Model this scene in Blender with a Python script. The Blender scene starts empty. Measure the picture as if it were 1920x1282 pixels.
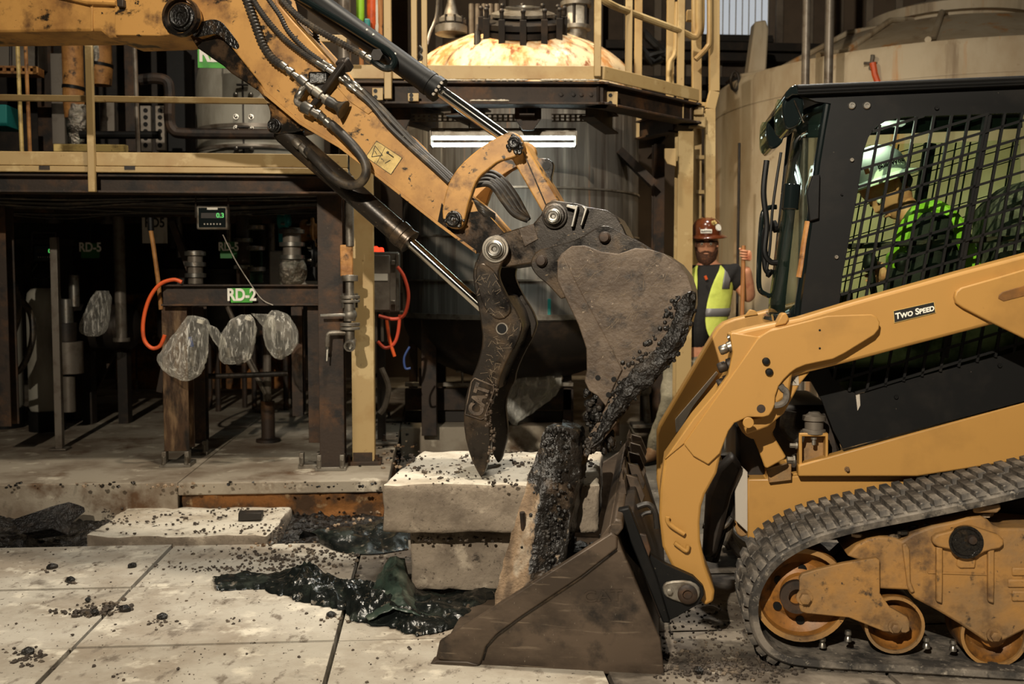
import bpy, bmesh, math, random
from mathutils import Vector, Matrix, noise
C = bpy.context.scene.collection
SC = bpy.context.scene
# ---------------------------------------------------------------- camera
FPX, CAMH = 1900.0, 1.40
PITCH = math.atan((641 - 525) / FPX)
cam_d = bpy.data.cameras.new('camera')
cam = bpy.data.objects.new('camera', cam_d)
C.objects.link(cam)
cam.location = (0, 0, CAMH)
cam.rotation_euler = (math.pi / 2 - PITCH, 0, 0)
cam_d.sensor_width = 36.0
cam_d.lens = FPX / 1920 * 36.0
cam_d.clip_end = 100
cam_d.dof.use_dof = True
cam_d.dof.focus_distance = 4.3
cam_d.dof.aperture_fstop = 3.2
SC.camera = cam
# ---------------------------------------------------------------- world, lights, exposure
world = bpy.data.worlds.new('world')
SC.world = world
world.use_nodes = True
world.node_tree.nodes['Background'].inputs[0].default_value = (0.55, 0.50, 0.42, 1)
world.node_tree.nodes['Background'].inputs[1].default_value = 0.022
SC.view_settings.view_transform = 'Standard'
SC.view_settings.look = 'None'
SC.view_settings.gamma = 1
SC.view_settings.exposure = 0.0
SC.view_settings.use_curve_mapping = False
WARM = (1.0, 0.89, 0.72)


def area(name, loc, to, size, energy, col, spread=180):
    l = bpy.data.lights.new(name, 'AREA')
    l.shape = 'DISK'
    l.size = size
    l.energy = energy
    l.color = col
    l.spread = math.radians(spread)
    o = bpy.data.objects.new(name, l)
    C.objects.link(o)
    o.location = loc
    o.rotation_euler = (Vector(to) - Vector(loc)).to_track_quat('-Z', 'Y').to_euler()
    return o


area('work_light', (-1.7, -2.6, 4.6), (2.3, 6.0, 1.5), 0.10, 270, WARM, 100)
area('high_bay_light', (2.8, 2.6, 7.0), (1.9, 4.0, 0.6), 0.8, 34, WARM, 120)
area('high_bay_light', (-0.3, 4.2, 7.4), (-0.3, 4.6, 0), 0.4, 150, WARM, 110)
area('high_bay_light', (1.7, 7.2, 6.6), (0.6, 4.4, 1.2), 0.5, 90, (1.0, 0.95, 0.86), 110)
area('high_bay_light', (-2.0, 7.2, 6.6), (0.1, 8.6, 3.2), 0.35, 60, (1.0, 0.80, 0.52), 65)


# ---------------------------------------------------------------- pixel -> world
def ray(px, py):
    x = (px - 960) / FPX
    y = -(py - 641) / FPX
    cp, sp = math.cos(PITCH), math.sin(PITCH)
    return Vector((x, cp + y * sp, -sp + y * cp))


EYE = Vector((0, 0, CAMH))


def P(px, py, Y):
    r = ray(px, py)
    return EYE + r * (Y / r.y)


def G(px, py, z=0.0):
    r = ray(px, py)
    return EYE + r * ((z - CAMH) / r.z)


class Plane:
    def __init__(s, origin, yaw):
        a = math.radians(yaw)
        s.o = Vector(origin)
        s.n = Vector((math.sin(a), math.cos(a), 0))      # away from the camera
        s.u = Vector((math.cos(a), -math.sin(a), 0))     # to the right
        s.z = Vector((0, 0, 1))

    def at(s, px, py, d=0.0):
        r = ray(px, py)
        t = ((s.o + s.n * d - EYE).dot(s.n)) / r.dot(s.n)
        return EYE + r * t

    def pts(s, lst, d=0.0):
        return [s.at(p[0], p[1], d) for p in lst]

    def w(s, a, b, d):
        return s.o + s.u * a + s.z * b + s.n * d

    def loc(s, p):
        q = Vector(p) - s.o
        return q.dot(s.u), q.z, q.dot(s.n)


# ---------------------------------------------------------------- materials
def lin(v):
    v /= 255.0
    return v / 12.92 if v <= 0.04045 else ((v + 0.055) / 1.055) ** 2.4


def rgb(r, g, b):
    return (lin(r), lin(g), lin(b), 1.0)


def mat(name, base, rough=0.5, metal=0.0, layers=(), bump=(), emit=None, estr=0.0, alpha=1.0, trans=0.0, ior=1.45, coat=0.0):
    """layers: (colour, scale, lo, hi, stretch xyz, roughness or None) of noise painted over the base; bump: (scale, strength, distance)"""
    m = bpy.data.materials.new(name)
    m.use_nodes = True
    nt = m.node_tree
    N, L = nt.nodes, nt.links
    b = N['Principled BSDF']
    b.inputs['Base Color'].default_value = base
    b.inputs['Roughness'].default_value = rough
    b.inputs['Metallic'].default_value = metal
    b.inputs['Alpha'].default_value = alpha
    b.inputs['Transmission Weight'].default_value = trans
    b.inputs['IOR'].default_value = ior
    b.inputs['Coat Weight'].default_value = coat
    if emit:
        b.inputs['Emission Color'].default_value = emit
        b.inputs['Emission Strength'].default_value = estr
    if layers or bump:
        tc = N.new('ShaderNodeTexCoord')
    col = None
    rgh = None
    for i, ly in enumerate(layers):
        c2, sc, lo, hi = ly[:4]
        st = ly[4] if len(ly) > 4 and ly[4] else (1, 1, 1)
        r2 = ly[5] if len(ly) > 5 else None
        mp = N.new('ShaderNodeMapping')
        mp.inputs['Scale'].default_value = st
        mp.inputs['Location'].default_value = (i * 3.7, i * 1.9, i * 5.3)
        L.new(tc.outputs['Object'], mp.inputs[0])
        no = N.new('ShaderNodeTexNoise')
        no.inputs['Scale'].default_value = sc
        no.inputs['Detail'].default_value = 6
        no.inputs['Roughness'].default_value = 0.62
        L.new(mp.outputs[0], no.inputs['Vector'])
        mr = N.new('ShaderNodeMapRange')
        mr.inputs[1].default_value = lo
        mr.inputs[2].default_value = hi
        mr.clamp = True
        L.new(no.outputs['Fac'], mr.inputs[0])
        mx = N.new('ShaderNodeMix')
        mx.data_type = 'RGBA'
        L.new(mr.outputs[0], mx.inputs[0])
        if col is None:
            mx.inputs[6].default_value = base
        else:
            L.new(col, mx.inputs[6])
        mx.inputs[7].default_value = c2
        col = mx.outputs[2]
        if r2 is not None:
            mf = N.new('ShaderNodeMix')
            L.new(mr.outputs[0], mf.inputs[0])
            if rgh is None:
                mf.inputs[2].default_value = rough
            else:
                L.new(rgh, mf.inputs[2])
            mf.inputs[3].default_value = r2
            rgh = mf.outputs[0]
    if col is not None:
        L.new(col, b.inputs['Base Color'])
    if rgh is not None:
        L.new(rgh, b.inputs['Roughness'])
    prev = None
    for bs in bump:
        no = N.new('ShaderNodeTexNoise')
        no.inputs['Scale'].default_value = bs[0]
        no.inputs['Detail'].default_value = 5
        L.new(tc.outputs['Object'], no.inputs['Vector'])
        bp = N.new('ShaderNodeBump')
        bp.inputs['Strength'].default_value = bs[1]
        bp.inputs['Distance'].default_value = bs[2]
        L.new(no.outputs['Fac'], bp.inputs['Height'])
        if prev:
            L.new(prev, bp.inputs['Normal'])
        prev = bp.outputs[0]
    if prev:
        L.new(prev, b.inputs['Normal'])
    return m


K = {}
YEL = rgb(206, 146, 66)
K['loader_yellow'] = mat('loader_yellow', rgb(166, 124, 63), 0.45, 0, [(rgb(144, 107, 55), 3, .52, .75), (rgb(70, 52, 34), 26, .70, .76)], [(220, .08, .002)])
K['dusty_yellow'] = mat('dusty_yellow', rgb(150, 110, 58), 0.65, 0, [(rgb(122, 96, 64), 4, .42, .60), (rgb(84, 62, 40), 7, .53, .68), (rgb(50, 40, 30), 12, .61, .69), (rgb(56, 44, 32), 44, .64, .72)], [(20, .25, .008), (80, .3, .003)])
K['wheel_yellow'] = mat('wheel_yellow', rgb(140, 92, 38), 0.5, 0, [(rgb(104, 70, 32), 6, .42, .60), (rgb(62, 44, 28), 14, .52, .68), (rgb(150, 122, 82), 30, .64, .74)], [(50, .25, .003)])
K['grimy_yellow'] = mat('grimy_yellow', rgb(180, 134, 72), 0.45, 0, [(rgb(132, 92, 48), 3.5, .46, .66), (rgb(96, 66, 38), 8, .56, .70), (rgb(34, 28, 22), 6, .585, .64, (1, 1, 1.6), .32), (rgb(24, 20, 16), 22, .64, .68, None, .4)], [(120, .1, .002)])
K['greasy_yellow'] = mat('greasy_yellow', rgb(150, 104, 50), 0.4, 0, [(rgb(56, 41, 26), 5, .30, .46, None, .3), (rgb(20, 17, 14), 9, .44, .55, None, .22), (rgb(170, 128, 76), 18, .66, .72)], [(90, .15, .003)])
K['black_paint'] = mat('black_paint', rgb(15, 15, 15), 0.48, 0, [(rgb(26, 24, 22), 8, .5, .75), (rgb(84, 77, 68), 60, .71, .76)], [(300, .12, .001)])
K['black_paint'].node_tree.nodes['Principled BSDF'].inputs['Specular IOR Level'].default_value = .22
K['gloss_black'] = mat('gloss_black', rgb(16, 22, 22), 0.12, 0, coat=.5)
K['rubber'] = mat('rubber', rgb(50, 47, 44), 0.8, 0, [(rgb(116, 108, 98), 8, .42, .62), (rgb(34, 32, 30), 14, .56, .66), (rgb(150, 141, 128), 40, .58, .72)], [(80, .3, .004)])
K['hose_rubber'] = mat('hose_rubber', rgb(40, 36, 32), 0.5, 0, [(rgb(88, 76, 60), 14, .5, .7)], [(120, .1, .002)])
K['steel'] = mat('steel', rgb(150, 146, 138), 0.3, 0.9, [(rgb(92, 80, 66), 20, .5, .7, None, .5)])
K['chrome'] = mat('chrome', rgb(225, 220, 210), 0.09, 1.0)
K['dull_steel'] = mat('dull_steel', rgb(132, 126, 116), 0.5, 0.7, [(rgb(84, 72, 58), 14, .45, .7)])
K['grease'] = mat('grease', rgb(22, 20, 18), 0.22, 0, [(rgb(60, 46, 30), 14, .55, .7)], [(60, .6, .01)])
K['worn_steel'] = mat('worn_steel', rgb(44, 38, 32), 0.34, 0.35, [(rgb(92, 74, 54), 4, .50, .68), (rgb(22, 19, 17), 9, .52, .66, None, .22), (rgb(120, 102, 80), 34, .64, .72, (1, .5, 3)), (rgb(170, 152, 126), 60, .68, .74, (5, 5, .6))], [(30, .15, .004), (160, .2, .002)])
K['muddy_steel'] = mat('muddy_steel', rgb(98, 84, 70), 0.6, 0.1, [(rgb(70, 57, 45), 4, .42, .60), (rgb(48, 40, 33), 13, .52, .66), (rgb(24, 21, 18), 6, .585, .66, None, .35), (rgb(158, 142, 122), 46, .655, .73)], [(16, .4, .012), (60, .5, .006), (160, .3, .002)])
K['bucket_steel'] = mat('bucket_steel', rgb(84, 71, 59), 0.46, 0.25, [(rgb(56, 46, 37), 2.6, .44, .62, (1, 1, 2)), (rgb(34, 29, 25), 7, .53, .68), (rgb(118, 104, 88), 14, .60, .72, (.3, .3, 4)), (rgb(172, 162, 146), 60, .68, .75, (3, 3, 1))], [(40, .12, .002), (5, .1, .01)])
K['wet_mud'] = mat('wet_mud', rgb(26, 24, 22), 0.28, 0, [(rgb(52, 45, 38), 12, .52, .7, None, .55)], [(30, .8, .02), (120, .6, .006)])
K['rust_steel'] = mat('rust_steel', rgb(52, 40, 31), 0.6, 0.2, [(rgb(86, 58, 34), 5, .5, .68), (rgb(30, 25, 22), 7, .5, .64), (rgb(126, 112, 96), 60, .68, .76)], [(60, .25, .004)])
K['rust_wet'] = mat('rust_wet', rgb(74, 54, 38), 0.3, 0.2, [(rgb(120, 96, 70), 20, .5, .66, (1, 1, .2)), (rgb(30, 24, 20), 12, .5, .66, (1, 1, .3))], [(60, .3, .004)])
K['cream_paint'] = mat('cream_paint', rgb(168, 142, 96), 0.5, 0, [(rgb(150, 118, 72), 3.2, .52, .72), (rgb(186, 162, 116), 2.4, .56, .6), (rgb(112, 76, 38), 22, .66, .76)], [(90, .1, .002)])
K['dark_metal'] = mat('dark_metal', rgb(38, 33, 29), 0.55, 0.3, [(rgb(62, 50, 40), 6, .5, .7)], [(60, .2, .003)])
K['pipe_grey'] = mat('pipe_grey', rgb(112, 104, 94), 0.42, 0.4, [(rgb(78, 66, 54), 8, .48, .68)])
K['insulation'] = mat('insulation', rgb(172, 122, 66), 0.6, 0, [(rgb(120, 76, 36), 6, .45, .65), (rgb(60, 42, 26), 11, .58, .68)], [(18, .5, .02)])
K['foil'] = mat('foil', rgb(176, 168, 154), 0.22, 0.9, [(rgb(90, 76, 58), 10, .5, .66)], [(26, 1.0, .04), (70, .8, .015)])
K['white_tote'] = mat('white_tote', rgb(150, 146, 134), 0.5, 0, [(rgb(112, 106, 94), 3, .45, .65, (1, 1, .4))])
K['tank_cream'] = mat('tank_cream', rgb(186, 172, 148), 0.62, 0, [(rgb(160, 140, 112), 1.4, .42, .66, (1, 1, .5)), (rgb(184, 124, 58), 2.3, .57, .70, (1.7, 1.7, .10)), (rgb(128, 108, 84), 3.2, .58, .72, (1.5, 1.5, .12)), (rgb(120, 92, 62), 9, .66, .78)], [(2.2, .12, .03), (26, .12, .006)])
K['rust_stain'] = mat('rust_stain', rgb(176, 104, 40), 0.65)
K['dome_metal'] = mat('dome_metal', rgb(220, 196, 156), 0.5, 0.0, [(rgb(190, 132, 74), 5, .46, .60, (1.6, 1.6, .35)), (rgb(132, 72, 30), 11, .54, .66, (1.4, 1.4, .3)), (rgb(250, 240, 214), 6, .6, .7)], [(20, .1, .004)])
K['vessel_jacket'] = mat('vessel_jacket', rgb(82, 77, 70), 0.62, 0.0, [(rgb(122, 116, 106), 7, .5, .64, (2, 2, .10)), (rgb(56, 47, 39), 9, .46, .64, (2.4, 2.4, .08)), (rgb(140, 92, 50), 5, .64, .74, (3, 3, .14))], [(40, .08, .003)])
K['concrete'] = mat('concrete', rgb(172, 165, 152), 0.88, 0, [(rgb(142, 131, 116), 1.7, .44, .62), (rgb(92, 83, 72), 2.6, .585, .70), (rgb(200, 192, 176), 6, .56, .68), (rgb(112, 102, 90), 16, .58, .68, (1, .5, 1)), (rgb(64, 56, 48), 48, .635, .69)], [(3, .35, .04), (22, .3, .008), (90, .4, .004)])
K['dirty_concrete'] = mat('dirty_concrete', rgb(122, 113, 101), 0.85, 0, [(rgb(72, 63, 54), 2.4, .42, .60), (rgb(48, 42, 36), 7, .54, .66), (rgb(160, 150, 134), 12, .60, .70)], [(6, .3, .02), (60, .5, .006)])
K['plinth_concrete'] = mat('plinth_concrete', rgb(150, 140, 124), 0.85, 0, [(rgb(112, 98, 82), 1.8, .44, .62), (rgb(86, 62, 40), 2.4, .56, .68), (rgb(186, 176, 158), 4.6, .60, .68), (rgb(70, 60, 50), 30, .66, .72)], [(8, .25, .015), (80, .3, .004)])
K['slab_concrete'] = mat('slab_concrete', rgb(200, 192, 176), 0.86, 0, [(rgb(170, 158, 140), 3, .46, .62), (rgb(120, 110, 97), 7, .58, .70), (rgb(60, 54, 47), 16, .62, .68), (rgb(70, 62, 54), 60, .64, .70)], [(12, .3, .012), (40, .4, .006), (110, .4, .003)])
K['shaded_slab_face'] = mat('shaded_slab_face', rgb(134, 122, 107), 0.92, 0, [(rgb(104, 93, 81), 4, .45, .62), (rgb(60, 53, 46), 13, .63, .69), (rgb(160, 148, 131), 9, .58, .68), (rgb(84, 75, 65), 55, .60, .68)], [(7, .6, .03), (26, .5, .012), (80, .5, .005)])  # slab sides, darkened to put the shade of the fronts into the colour
K['dirty_slab'] = mat('dirty_slab', rgb(150, 128, 104), 0.7, 0, [(rgb(28, 25, 22), 3.2, .44, .5, None, .3), (rgb(120, 86, 56), 6, .55, .7), (rgb(176, 160, 138), 9, .62, .7)], [(14, .5, .02), (60, .6, .008)])
K['crumb_dark'] = mat('crumb_dark', rgb(58, 50, 43), 0.8, 0, [(rgb(112, 98, 82), 14, .5, .7)])
K['glass_sheen'] = mat('glass_sheen', rgb(168, 174, 152), 0.5, 0, [(rgb(64, 68, 58), 5, .45, .65)])  # grey-green reflection of the lower cab glass put into the colour
K['orange_soil'] = mat('orange_soil', rgb(132, 86, 42), 0.9, 0, [(rgb(70, 50, 32), 6, .42, .58), (rgb(150, 124, 90), 11, .60, .70)], [(12, .6, .03), (50, .5, .01)])
K['asphalt_floor'] = mat('asphalt_floor', rgb(96, 90, 80), 0.85, 0, [(rgb(66, 60, 52), 3, .45, .65), (rgb(140, 130, 116), 12, .6, .72)], [(20, .4, .01)])
K['tarp'] = mat('tarp', rgb(18, 21, 20), 0.2, 0, [(rgb(44, 50, 44), 7, .52, .70, None, .4), (rgb(96, 88, 76), 24, .61, .70, None, .7)], [(30, .35, .01), (140, .3, .003)])
K['plastic_bag'] = mat('plastic_bag', rgb(238, 236, 228), 0.12, 0, alpha=.34, bump=[(16, .7, .02), (60, .5, .006)])
K['glass'] = mat('glass', rgb(150, 186, 150), 0.03, 0, alpha=.2)
K['door_glass'] = mat('door_glass', rgb(60, 76, 66), 0.03, 0, alpha=.55)
K['white_plate'] = mat('white_plate', rgb(206, 200, 186), 0.5, 0, [(rgb(150, 140, 122), 12, .55, .75)])
K['grey_plate'] = mat('grey_plate', rgb(168, 160, 148), 0.5, 0, [(rgb(132, 122, 108), 18, .5, .7, (1, 1, .3))])
K['decal_yellow'] = mat('decal_yellow', rgb(206, 178, 110), 0.5, 0, [(rgb(150, 126, 76), 12, .5, .68), (rgb(50, 42, 30), 20, .62, .68)])
K['decal_black'] = mat('decal_black', rgb(20, 18, 16), 0.5)
K['decal_white'] = mat('decal_white', rgb(226, 222, 210), 0.5)
K['sign_green'] = mat('sign_green', rgb(62, 160, 40), 0.5, 0, [(rgb(36, 112, 30), 9, .5, .75)])
K['shaded_green'] = mat('shaded_green', rgb(30, 92, 36), 0.6)  # darker copy of the sign green for signs standing in shade
K['lcd_green'] = mat('lcd_green', rgb(20, 60, 20), 0.4, emit=(.15, 1, .2, 1), estr=.55)
K['red_lamp'] = mat('red_lamp', rgb(220, 40, 20), 0.3, emit=(1, .06, .02, 1), estr=1.6)
K['tube_light'] = mat('tube_light', rgb(240, 250, 250), 0.4, emit=(.84, 1.0, .98, 1), estr=26)
K['orange_hose'] = mat('orange_hose', rgb(206, 84, 34), 0.5, 0, [(rgb(150, 60, 28), 10, .5, .7)])
K['red_hose'] = mat('red_hose', rgb(190, 70, 44), 0.5)
K['blue_hose'] = mat('blue_hose', rgb(50, 70, 120), 0.5)
K['cabinet_grey'] = mat('cabinet_grey', rgb(120, 112, 102), 0.5, 0.2, [(rgb(90, 80, 70), 6, .5, .7)], [(80, .1, .002)])
K['wall_brown'] = mat('wall_brown', rgb(92, 78, 64), 0.85, 0, [(rgb(60, 50, 42), 1.2, .4, .66)])
K['wall_panel'] = mat('wall_panel', rgb(120, 108, 94), 0.8, 0, [(rgb(84, 74, 64), 1.6, .42, .66)])
K['skylight'] = mat('skylight', rgb(200, 206, 210), 0.6, emit=(.80, .88, 1.0, 1), estr=.38)
K['teal'] = mat('teal', rgb(20, 116, 112), 0.5)
K['hi_vis'] = mat('hi_vis', rgb(214, 226, 104), 0.7, 0, [(rgb(190, 204, 88), 6, .45, .7)], [(14, .35, .02), (420, .3, .001)])
K['hi_vis_green'] = mat('hi_vis_green', rgb(150, 205, 50), 0.6, 0, [(rgb(120, 172, 40), 8, .5, .7)])
K['reflective_tape'] = mat('reflective_tape', rgb(120, 118, 118), 0.45, 0.2)
K['black_shirt'] = mat('black_shirt', rgb(28, 26, 25), 0.85, 0, bump=[(16, .4, .02)])
K['khaki'] = mat('khaki', rgb(136, 130, 112), 0.85, 0, [(rgb(104, 96, 82), 5, .48, .68)], [(14, .6, .03)])
K['skin'] = mat('skin', rgb(206, 146, 112), 0.5, 0, [(rgb(182, 112, 84), 14, .5, .7)])
K['beard'] = mat('beard', rgb(74, 46, 30), 0.8, 0, [(rgb(112, 68, 40), 60, .5, .7)], [(120, .9, .01)])
K['helmet_brown'] = mat('helmet_brown', rgb(92, 44, 22), 0.22, 0, [(rgb(112, 60, 30), 5, .5, .7)], coat=.4)
K['helmet_white'] = mat('helmet_white', rgb(236, 246, 234), 0.3)
K['leather'] = mat('leather', rgb(120, 88, 58), 0.7, 0, [(rgb(150, 128, 100), 12, .5, .7)])
K['wood'] = mat('wood', rgb(176, 118, 66), 0.6, 0, [(rgb(130, 82, 42), 10, .45, .65, (6, 6, .4))])
K['eye_white'] = mat('eye_white', rgb(216, 208, 196), 0.3)
K['lens'] = mat('lens', rgb(60, 56, 50), 0.05, 0, alpha=.35)



def film(name, tint, body, base_fac, edge_fac, rough, noise_scale=0, noise_amt=0, stretch=(1, 1, 1)):
    """thin clear sheet: tinted see-through mixed with a scattering, glossy surface that thickens at glancing angles, with optional painted highlight streaks"""
    m = bpy.data.materials.new(name)
    m.use_nodes = True
    nt = m.node_tree
    N, L = nt.nodes, nt.links
    N.remove(N['Principled BSDF'])
    tr = N.new('ShaderNodeBsdfTransparent')
    tr.inputs[0].default_value = tint
    pb = N.new('ShaderNodeBsdfPrincipled')
    pb.inputs['Base Color'].default_value = body
    pb.inputs['Roughness'].default_value = rough
    lw = N.new('ShaderNodeLayerWeight')
    lw.inputs[0].default_value = .35
    mr = N.new('ShaderNodeMapRange')
    mr.inputs[3].default_value = base_fac
    mr.inputs[4].default_value = edge_fac
    L.new(lw.outputs['Facing'], mr.inputs[0])
    fac = mr.outputs[0]
    if noise_scale:
        tc = N.new('ShaderNodeTexCoord')
        mp = N.new('ShaderNodeMapping')
        mp.inputs['Scale'].default_value = stretch
        L.new(tc.outputs['Object'], mp.inputs[0])
        no = N.new('ShaderNodeTexNoise')
        no.inputs['Scale'].default_value = noise_scale
        no.inputs['Detail'].default_value = 4
        no.inputs['Distortion'].default_value = .8
        L.new(mp.outputs[0], no.inputs['Vector'])
        nr = N.new('ShaderNodeMapRange')
        nr.inputs[1].default_value = .54
        nr.inputs[2].default_value = .67
        nr.inputs[4].default_value = noise_amt  # white noise streaks stand in for highlights on the folds
        L.new(no.outputs['Fac'], nr.inputs[0])
        ad = N.new('ShaderNodeMath')
        ad.use_clamp = True
        L.new(fac, ad.inputs[0])
        L.new(nr.outputs[0], ad.inputs[1])
        fac = ad.outputs[0]
        bp = N.new('ShaderNodeBump')
        bp.inputs['Strength'].default_value = .9
        bp.inputs['Distance'].default_value = .012
        L.new(no.outputs['Fac'], bp.inputs['Height'])
        L.new(bp.outputs[0], pb.inputs['Normal'])
    mx = N.new('ShaderNodeMixShader')
    L.new(fac, mx.inputs[0])
    L.new(tr.outputs[0], mx.inputs[1])
    L.new(pb.outputs[0], mx.inputs[2])
    L.new(mx.outputs[0], N['Material Output'].inputs[0])
    return m


K['plastic_bag'] = film('plastic_bag', (.93, .93, .91, 1), rgb(240, 236, 226), .05, .34, .10, 26, .46, (1.8, 1.8, .28))
K['plastic_sheet'] = film('plastic_sheet', (.93, .93, .91, 1), rgb(240, 238, 230), .24, .7, .12, 14, .4, (1.2, 1.2, .6))
K['glass'] = film('glass', (.88, .96, .85, 1), rgb(40, 60, 46), .02, .5, .03)
K['door_glass'] = film('door_glass', (.88, .93, .86, 1), rgb(30, 44, 38), .08, .75, .03)
K['lens'] = film('lens', (.8, .78, .74, 1), rgb(60, 56, 50), .12, .6, .05)


# ---------------------------------------------------------------- mesh builder
def frame_for(d):
    d = d.normalized()
    a = Vector((0, 0, 1)) if abs(d.z) < 0.95 else Vector((1, 0, 0))
    x = d.cross(a).normalized()
    return x, x.cross(d).normalized()      # x sideways, y up-ish


class MB:
    def __init__(s):
        s.bm = bmesh.new()

    def face(s, vs):
        try:
            return s.bm.faces.new(vs)
        except ValueError:
            return None

    def box(s, c, sx, sy, sz, ax=None):
        c = Vector(c)
        X, Y, Z = ax if ax else (Vector((1, 0, 0)), Vector((0, 1, 0)), Vector((0, 0, 1)))
        v = [s.bm.verts.new(c + X * (i * sx / 2) + Y * (j * sy / 2) + Z * (k * sz / 2)) for i in (-1, 1) for j in (-1, 1) for k in (-1, 1)]
        for f in ((0, 1, 3, 2), (4, 6, 7, 5), (0, 4, 5, 1), (2, 3, 7, 6), (0, 2, 6, 4), (1, 5, 7, 3)):
            s.face([v[i] for i in f])
        return s

    def beam(s, a, b, w, h, up=None):
        a, b = Vector(a), Vector(b)
        d = b - a
        if up is None:
            x, y = frame_for(d)
        else:
            x = d.cross(Vector(up)).normalized()
            y = x.cross(d).normalized()
        return s.box((a + b) / 2, w, h, d.length, (x, y, d.normalized()))

    def ibeam(s, a, b, w, h, t=.012, up=None):
        a, b = Vector(a), Vector(b)
        d = b - a
        if up is None:
            x, y = frame_for(d)
        else:
            x = d.cross(Vector(up)).normalized()
            y = x.cross(d).normalized()
        m = (a + b) / 2
        ax = (x, y, d.normalized())
        s.box(m + y * (h / 2 - t / 2), w, t, d.length, ax)
        s.box(m - y * (h / 2 - t / 2), w, t, d.length, ax)
        return s.box(m, t, h - 2 * t, d.length, ax)

    def prism(s, pts, vec):
        vec = Vector(vec)
        a = [s.bm.verts.new(p) for p in pts]
        b = [s.bm.verts.new(Vector(p) + vec) for p in pts]
        n = len(a)
        s.face(a[::-1])
        s.face(b)
        for i in range(n):
            s.face([a[i], a[(i + 1) % n], b[(i + 1) % n], b[i]])
        return s

    def loft(s, rings, closed=True, caps=True):
        R = [[s.bm.verts.new(p) for p in r] for r in rings]
        n = len(R[0])
        for i in range(len(R) - 1):
            for j in range(n if closed else n - 1):
                k = (j + 1) % n
                s.face([R[i][j], R[i][k], R[i + 1][k], R[i + 1][j]])
        if caps and closed:
            s.face(R[0][::-1])
            s.face(R[-1])
        return s

    def tube(s, pts, r, n=10, closed=False, caps=True):
        pts = [Vector(p) for p in pts]
        m = len(pts)
        rs = r if isinstance(r, (list, tuple)) else [r] * m
        T = []
        for i in range(m):
            if closed:
                t = pts[(i + 1) % m] - pts[i - 1]
            else:
                t = pts[min(i + 1, m - 1)] - pts[max(i - 1, 0)]
            T.append(t.normalized() if t.length > 1e-9 else Vector((0, 0, 1)))
        x, y = frame_for(T[0])
        rings = []
        for i in range(m):
            if i:
                q = T[i - 1].rotation_difference(T[i])
                x = q @ x
            y = T[i].cross(x).normalized()
            x = y.cross(T[i]).normalized()
            rings.append([pts[i] + (x * math.cos(2 * math.pi * k / n) + y * math.sin(2 * math.pi * k / n)) * rs[i] for k in range(n)])
        if closed:
            rings.append(rings[0])
            return s.loft(rings, True, False)
        return s.loft(rings, True, caps)

    def lathe(s, o, axis, prof, n=24, arc=2 * math.pi, caps=True):
        o = Vector(o)
        d = Vector(axis).normalized()
        x, y = frame_for(d)
        full = abs(arc - 2 * math.pi) < 1e-6
        m = n if full else n + 1
        rings = [[o + d * h + (x * math.cos(arc * k / n) + y * math.sin(arc * k / n)) * max(r, 1e-4) for k in range(m)] for r, h in prof]
        return s.loft(rings, full, caps and full)

    def cyl(s, a, b, r, n=16, r2=None):
        a, b = Vector(a), Vector(b)
        return s.lathe(a, b - a, [(r, 0), (r if r2 is None else r2, (b - a).length)], n)

    def ball(s, c, r, n=12, sc=(1, 1, 1)):
        c = Vector(c)
        prof = []
        rings = []
        for i in range(n // 2 + 1):
            t = -math.pi / 2 + math.pi * i / (n // 2)
            rr = max(math.cos(t), 1e-3)
            rings.append([c + Vector((rr * math.cos(2 * math.pi * k / n) * sc[0], rr * math.sin(2 * math.pi * k / n) * sc[1], math.sin(t) * sc[2])) * r for k in range(n)])
        return s.loft(rings)

    def bolt(s, p, d, r, h):
        p, d = Vector(p), Vector(d).normalized()
        s.lathe(p, d, [(r * 1.45, 0), (r * 1.45, h * .25)], 14)
        return s.lathe(p + d * h * .25, d, [(r, 0), (r, h * .7), (r * .8, h * .75)], 6)

    def ring(s, o, axis, r0, r1, h, n=28):
        return s.lathe(o, axis, [(r0, 0), (r1, 0), (r1, h), (r0, h), (r0, 0)], n, caps=False)

    def jitter(s, amp, scale, seed=0):
        for v in s.bm.verts:
            q = v.co * scale + Vector((seed, seed * 2, seed * 3))
            v.co += noise.noise_vector(q) * amp
        return s

    def build(s, name, m, parent=None, smooth=35, bevel=0.0, seg=2, sub=0, label=None):
        bmesh.ops.recalc_face_normals(s.bm, faces=s.bm.faces[:])
        me = bpy.data.meshes.new(name)
        s.bm.to_mesh(me)
        s.bm.free()
        return place(name, me, m, parent, smooth, bevel, seg, sub, label)


def place(name, me, m, parent=None, smooth=35, bevel=0.0, seg=2, sub=0, label=None):
    if m is not None:
        for mm in (m if isinstance(m, (list, tuple)) else [m]):
            me.materials.append(K[mm] if isinstance(mm, str) else mm)
    if smooth:
        me.polygons.foreach_set('use_smooth', [True] * len(me.polygons))
        me.set_sharp_from_angle(angle=math.radians(smooth))
    o = bpy.data.objects.new(name, me)
    C.objects.link(o)
    if parent is not None:
        o.parent = parent
        if parent.type == 'EMPTY':
            o.matrix_parent_inverse = Matrix.Translation(-parent.location)
    if sub:
        md = o.modifiers.new('subdivision', 'SUBSURF')
        md.levels = md.render_levels = sub
    if bevel:
        md = o.modifiers.new('bevel', 'BEVEL')
        md.width = bevel
        md.segments = seg
        md.limit_method = 'ANGLE'
        md.angle_limit = math.radians(40)
        md.harden_normals = False
    if label:
        o['label'] = label
    return o


def tag(o, label=None, cat=None, group=None, kind=None):
    if label:
        o['label'] = label
    if cat:
        o['category'] = cat
    if group:
        o['group'] = group
    if kind:
        o['kind'] = kind
    return o


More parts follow.
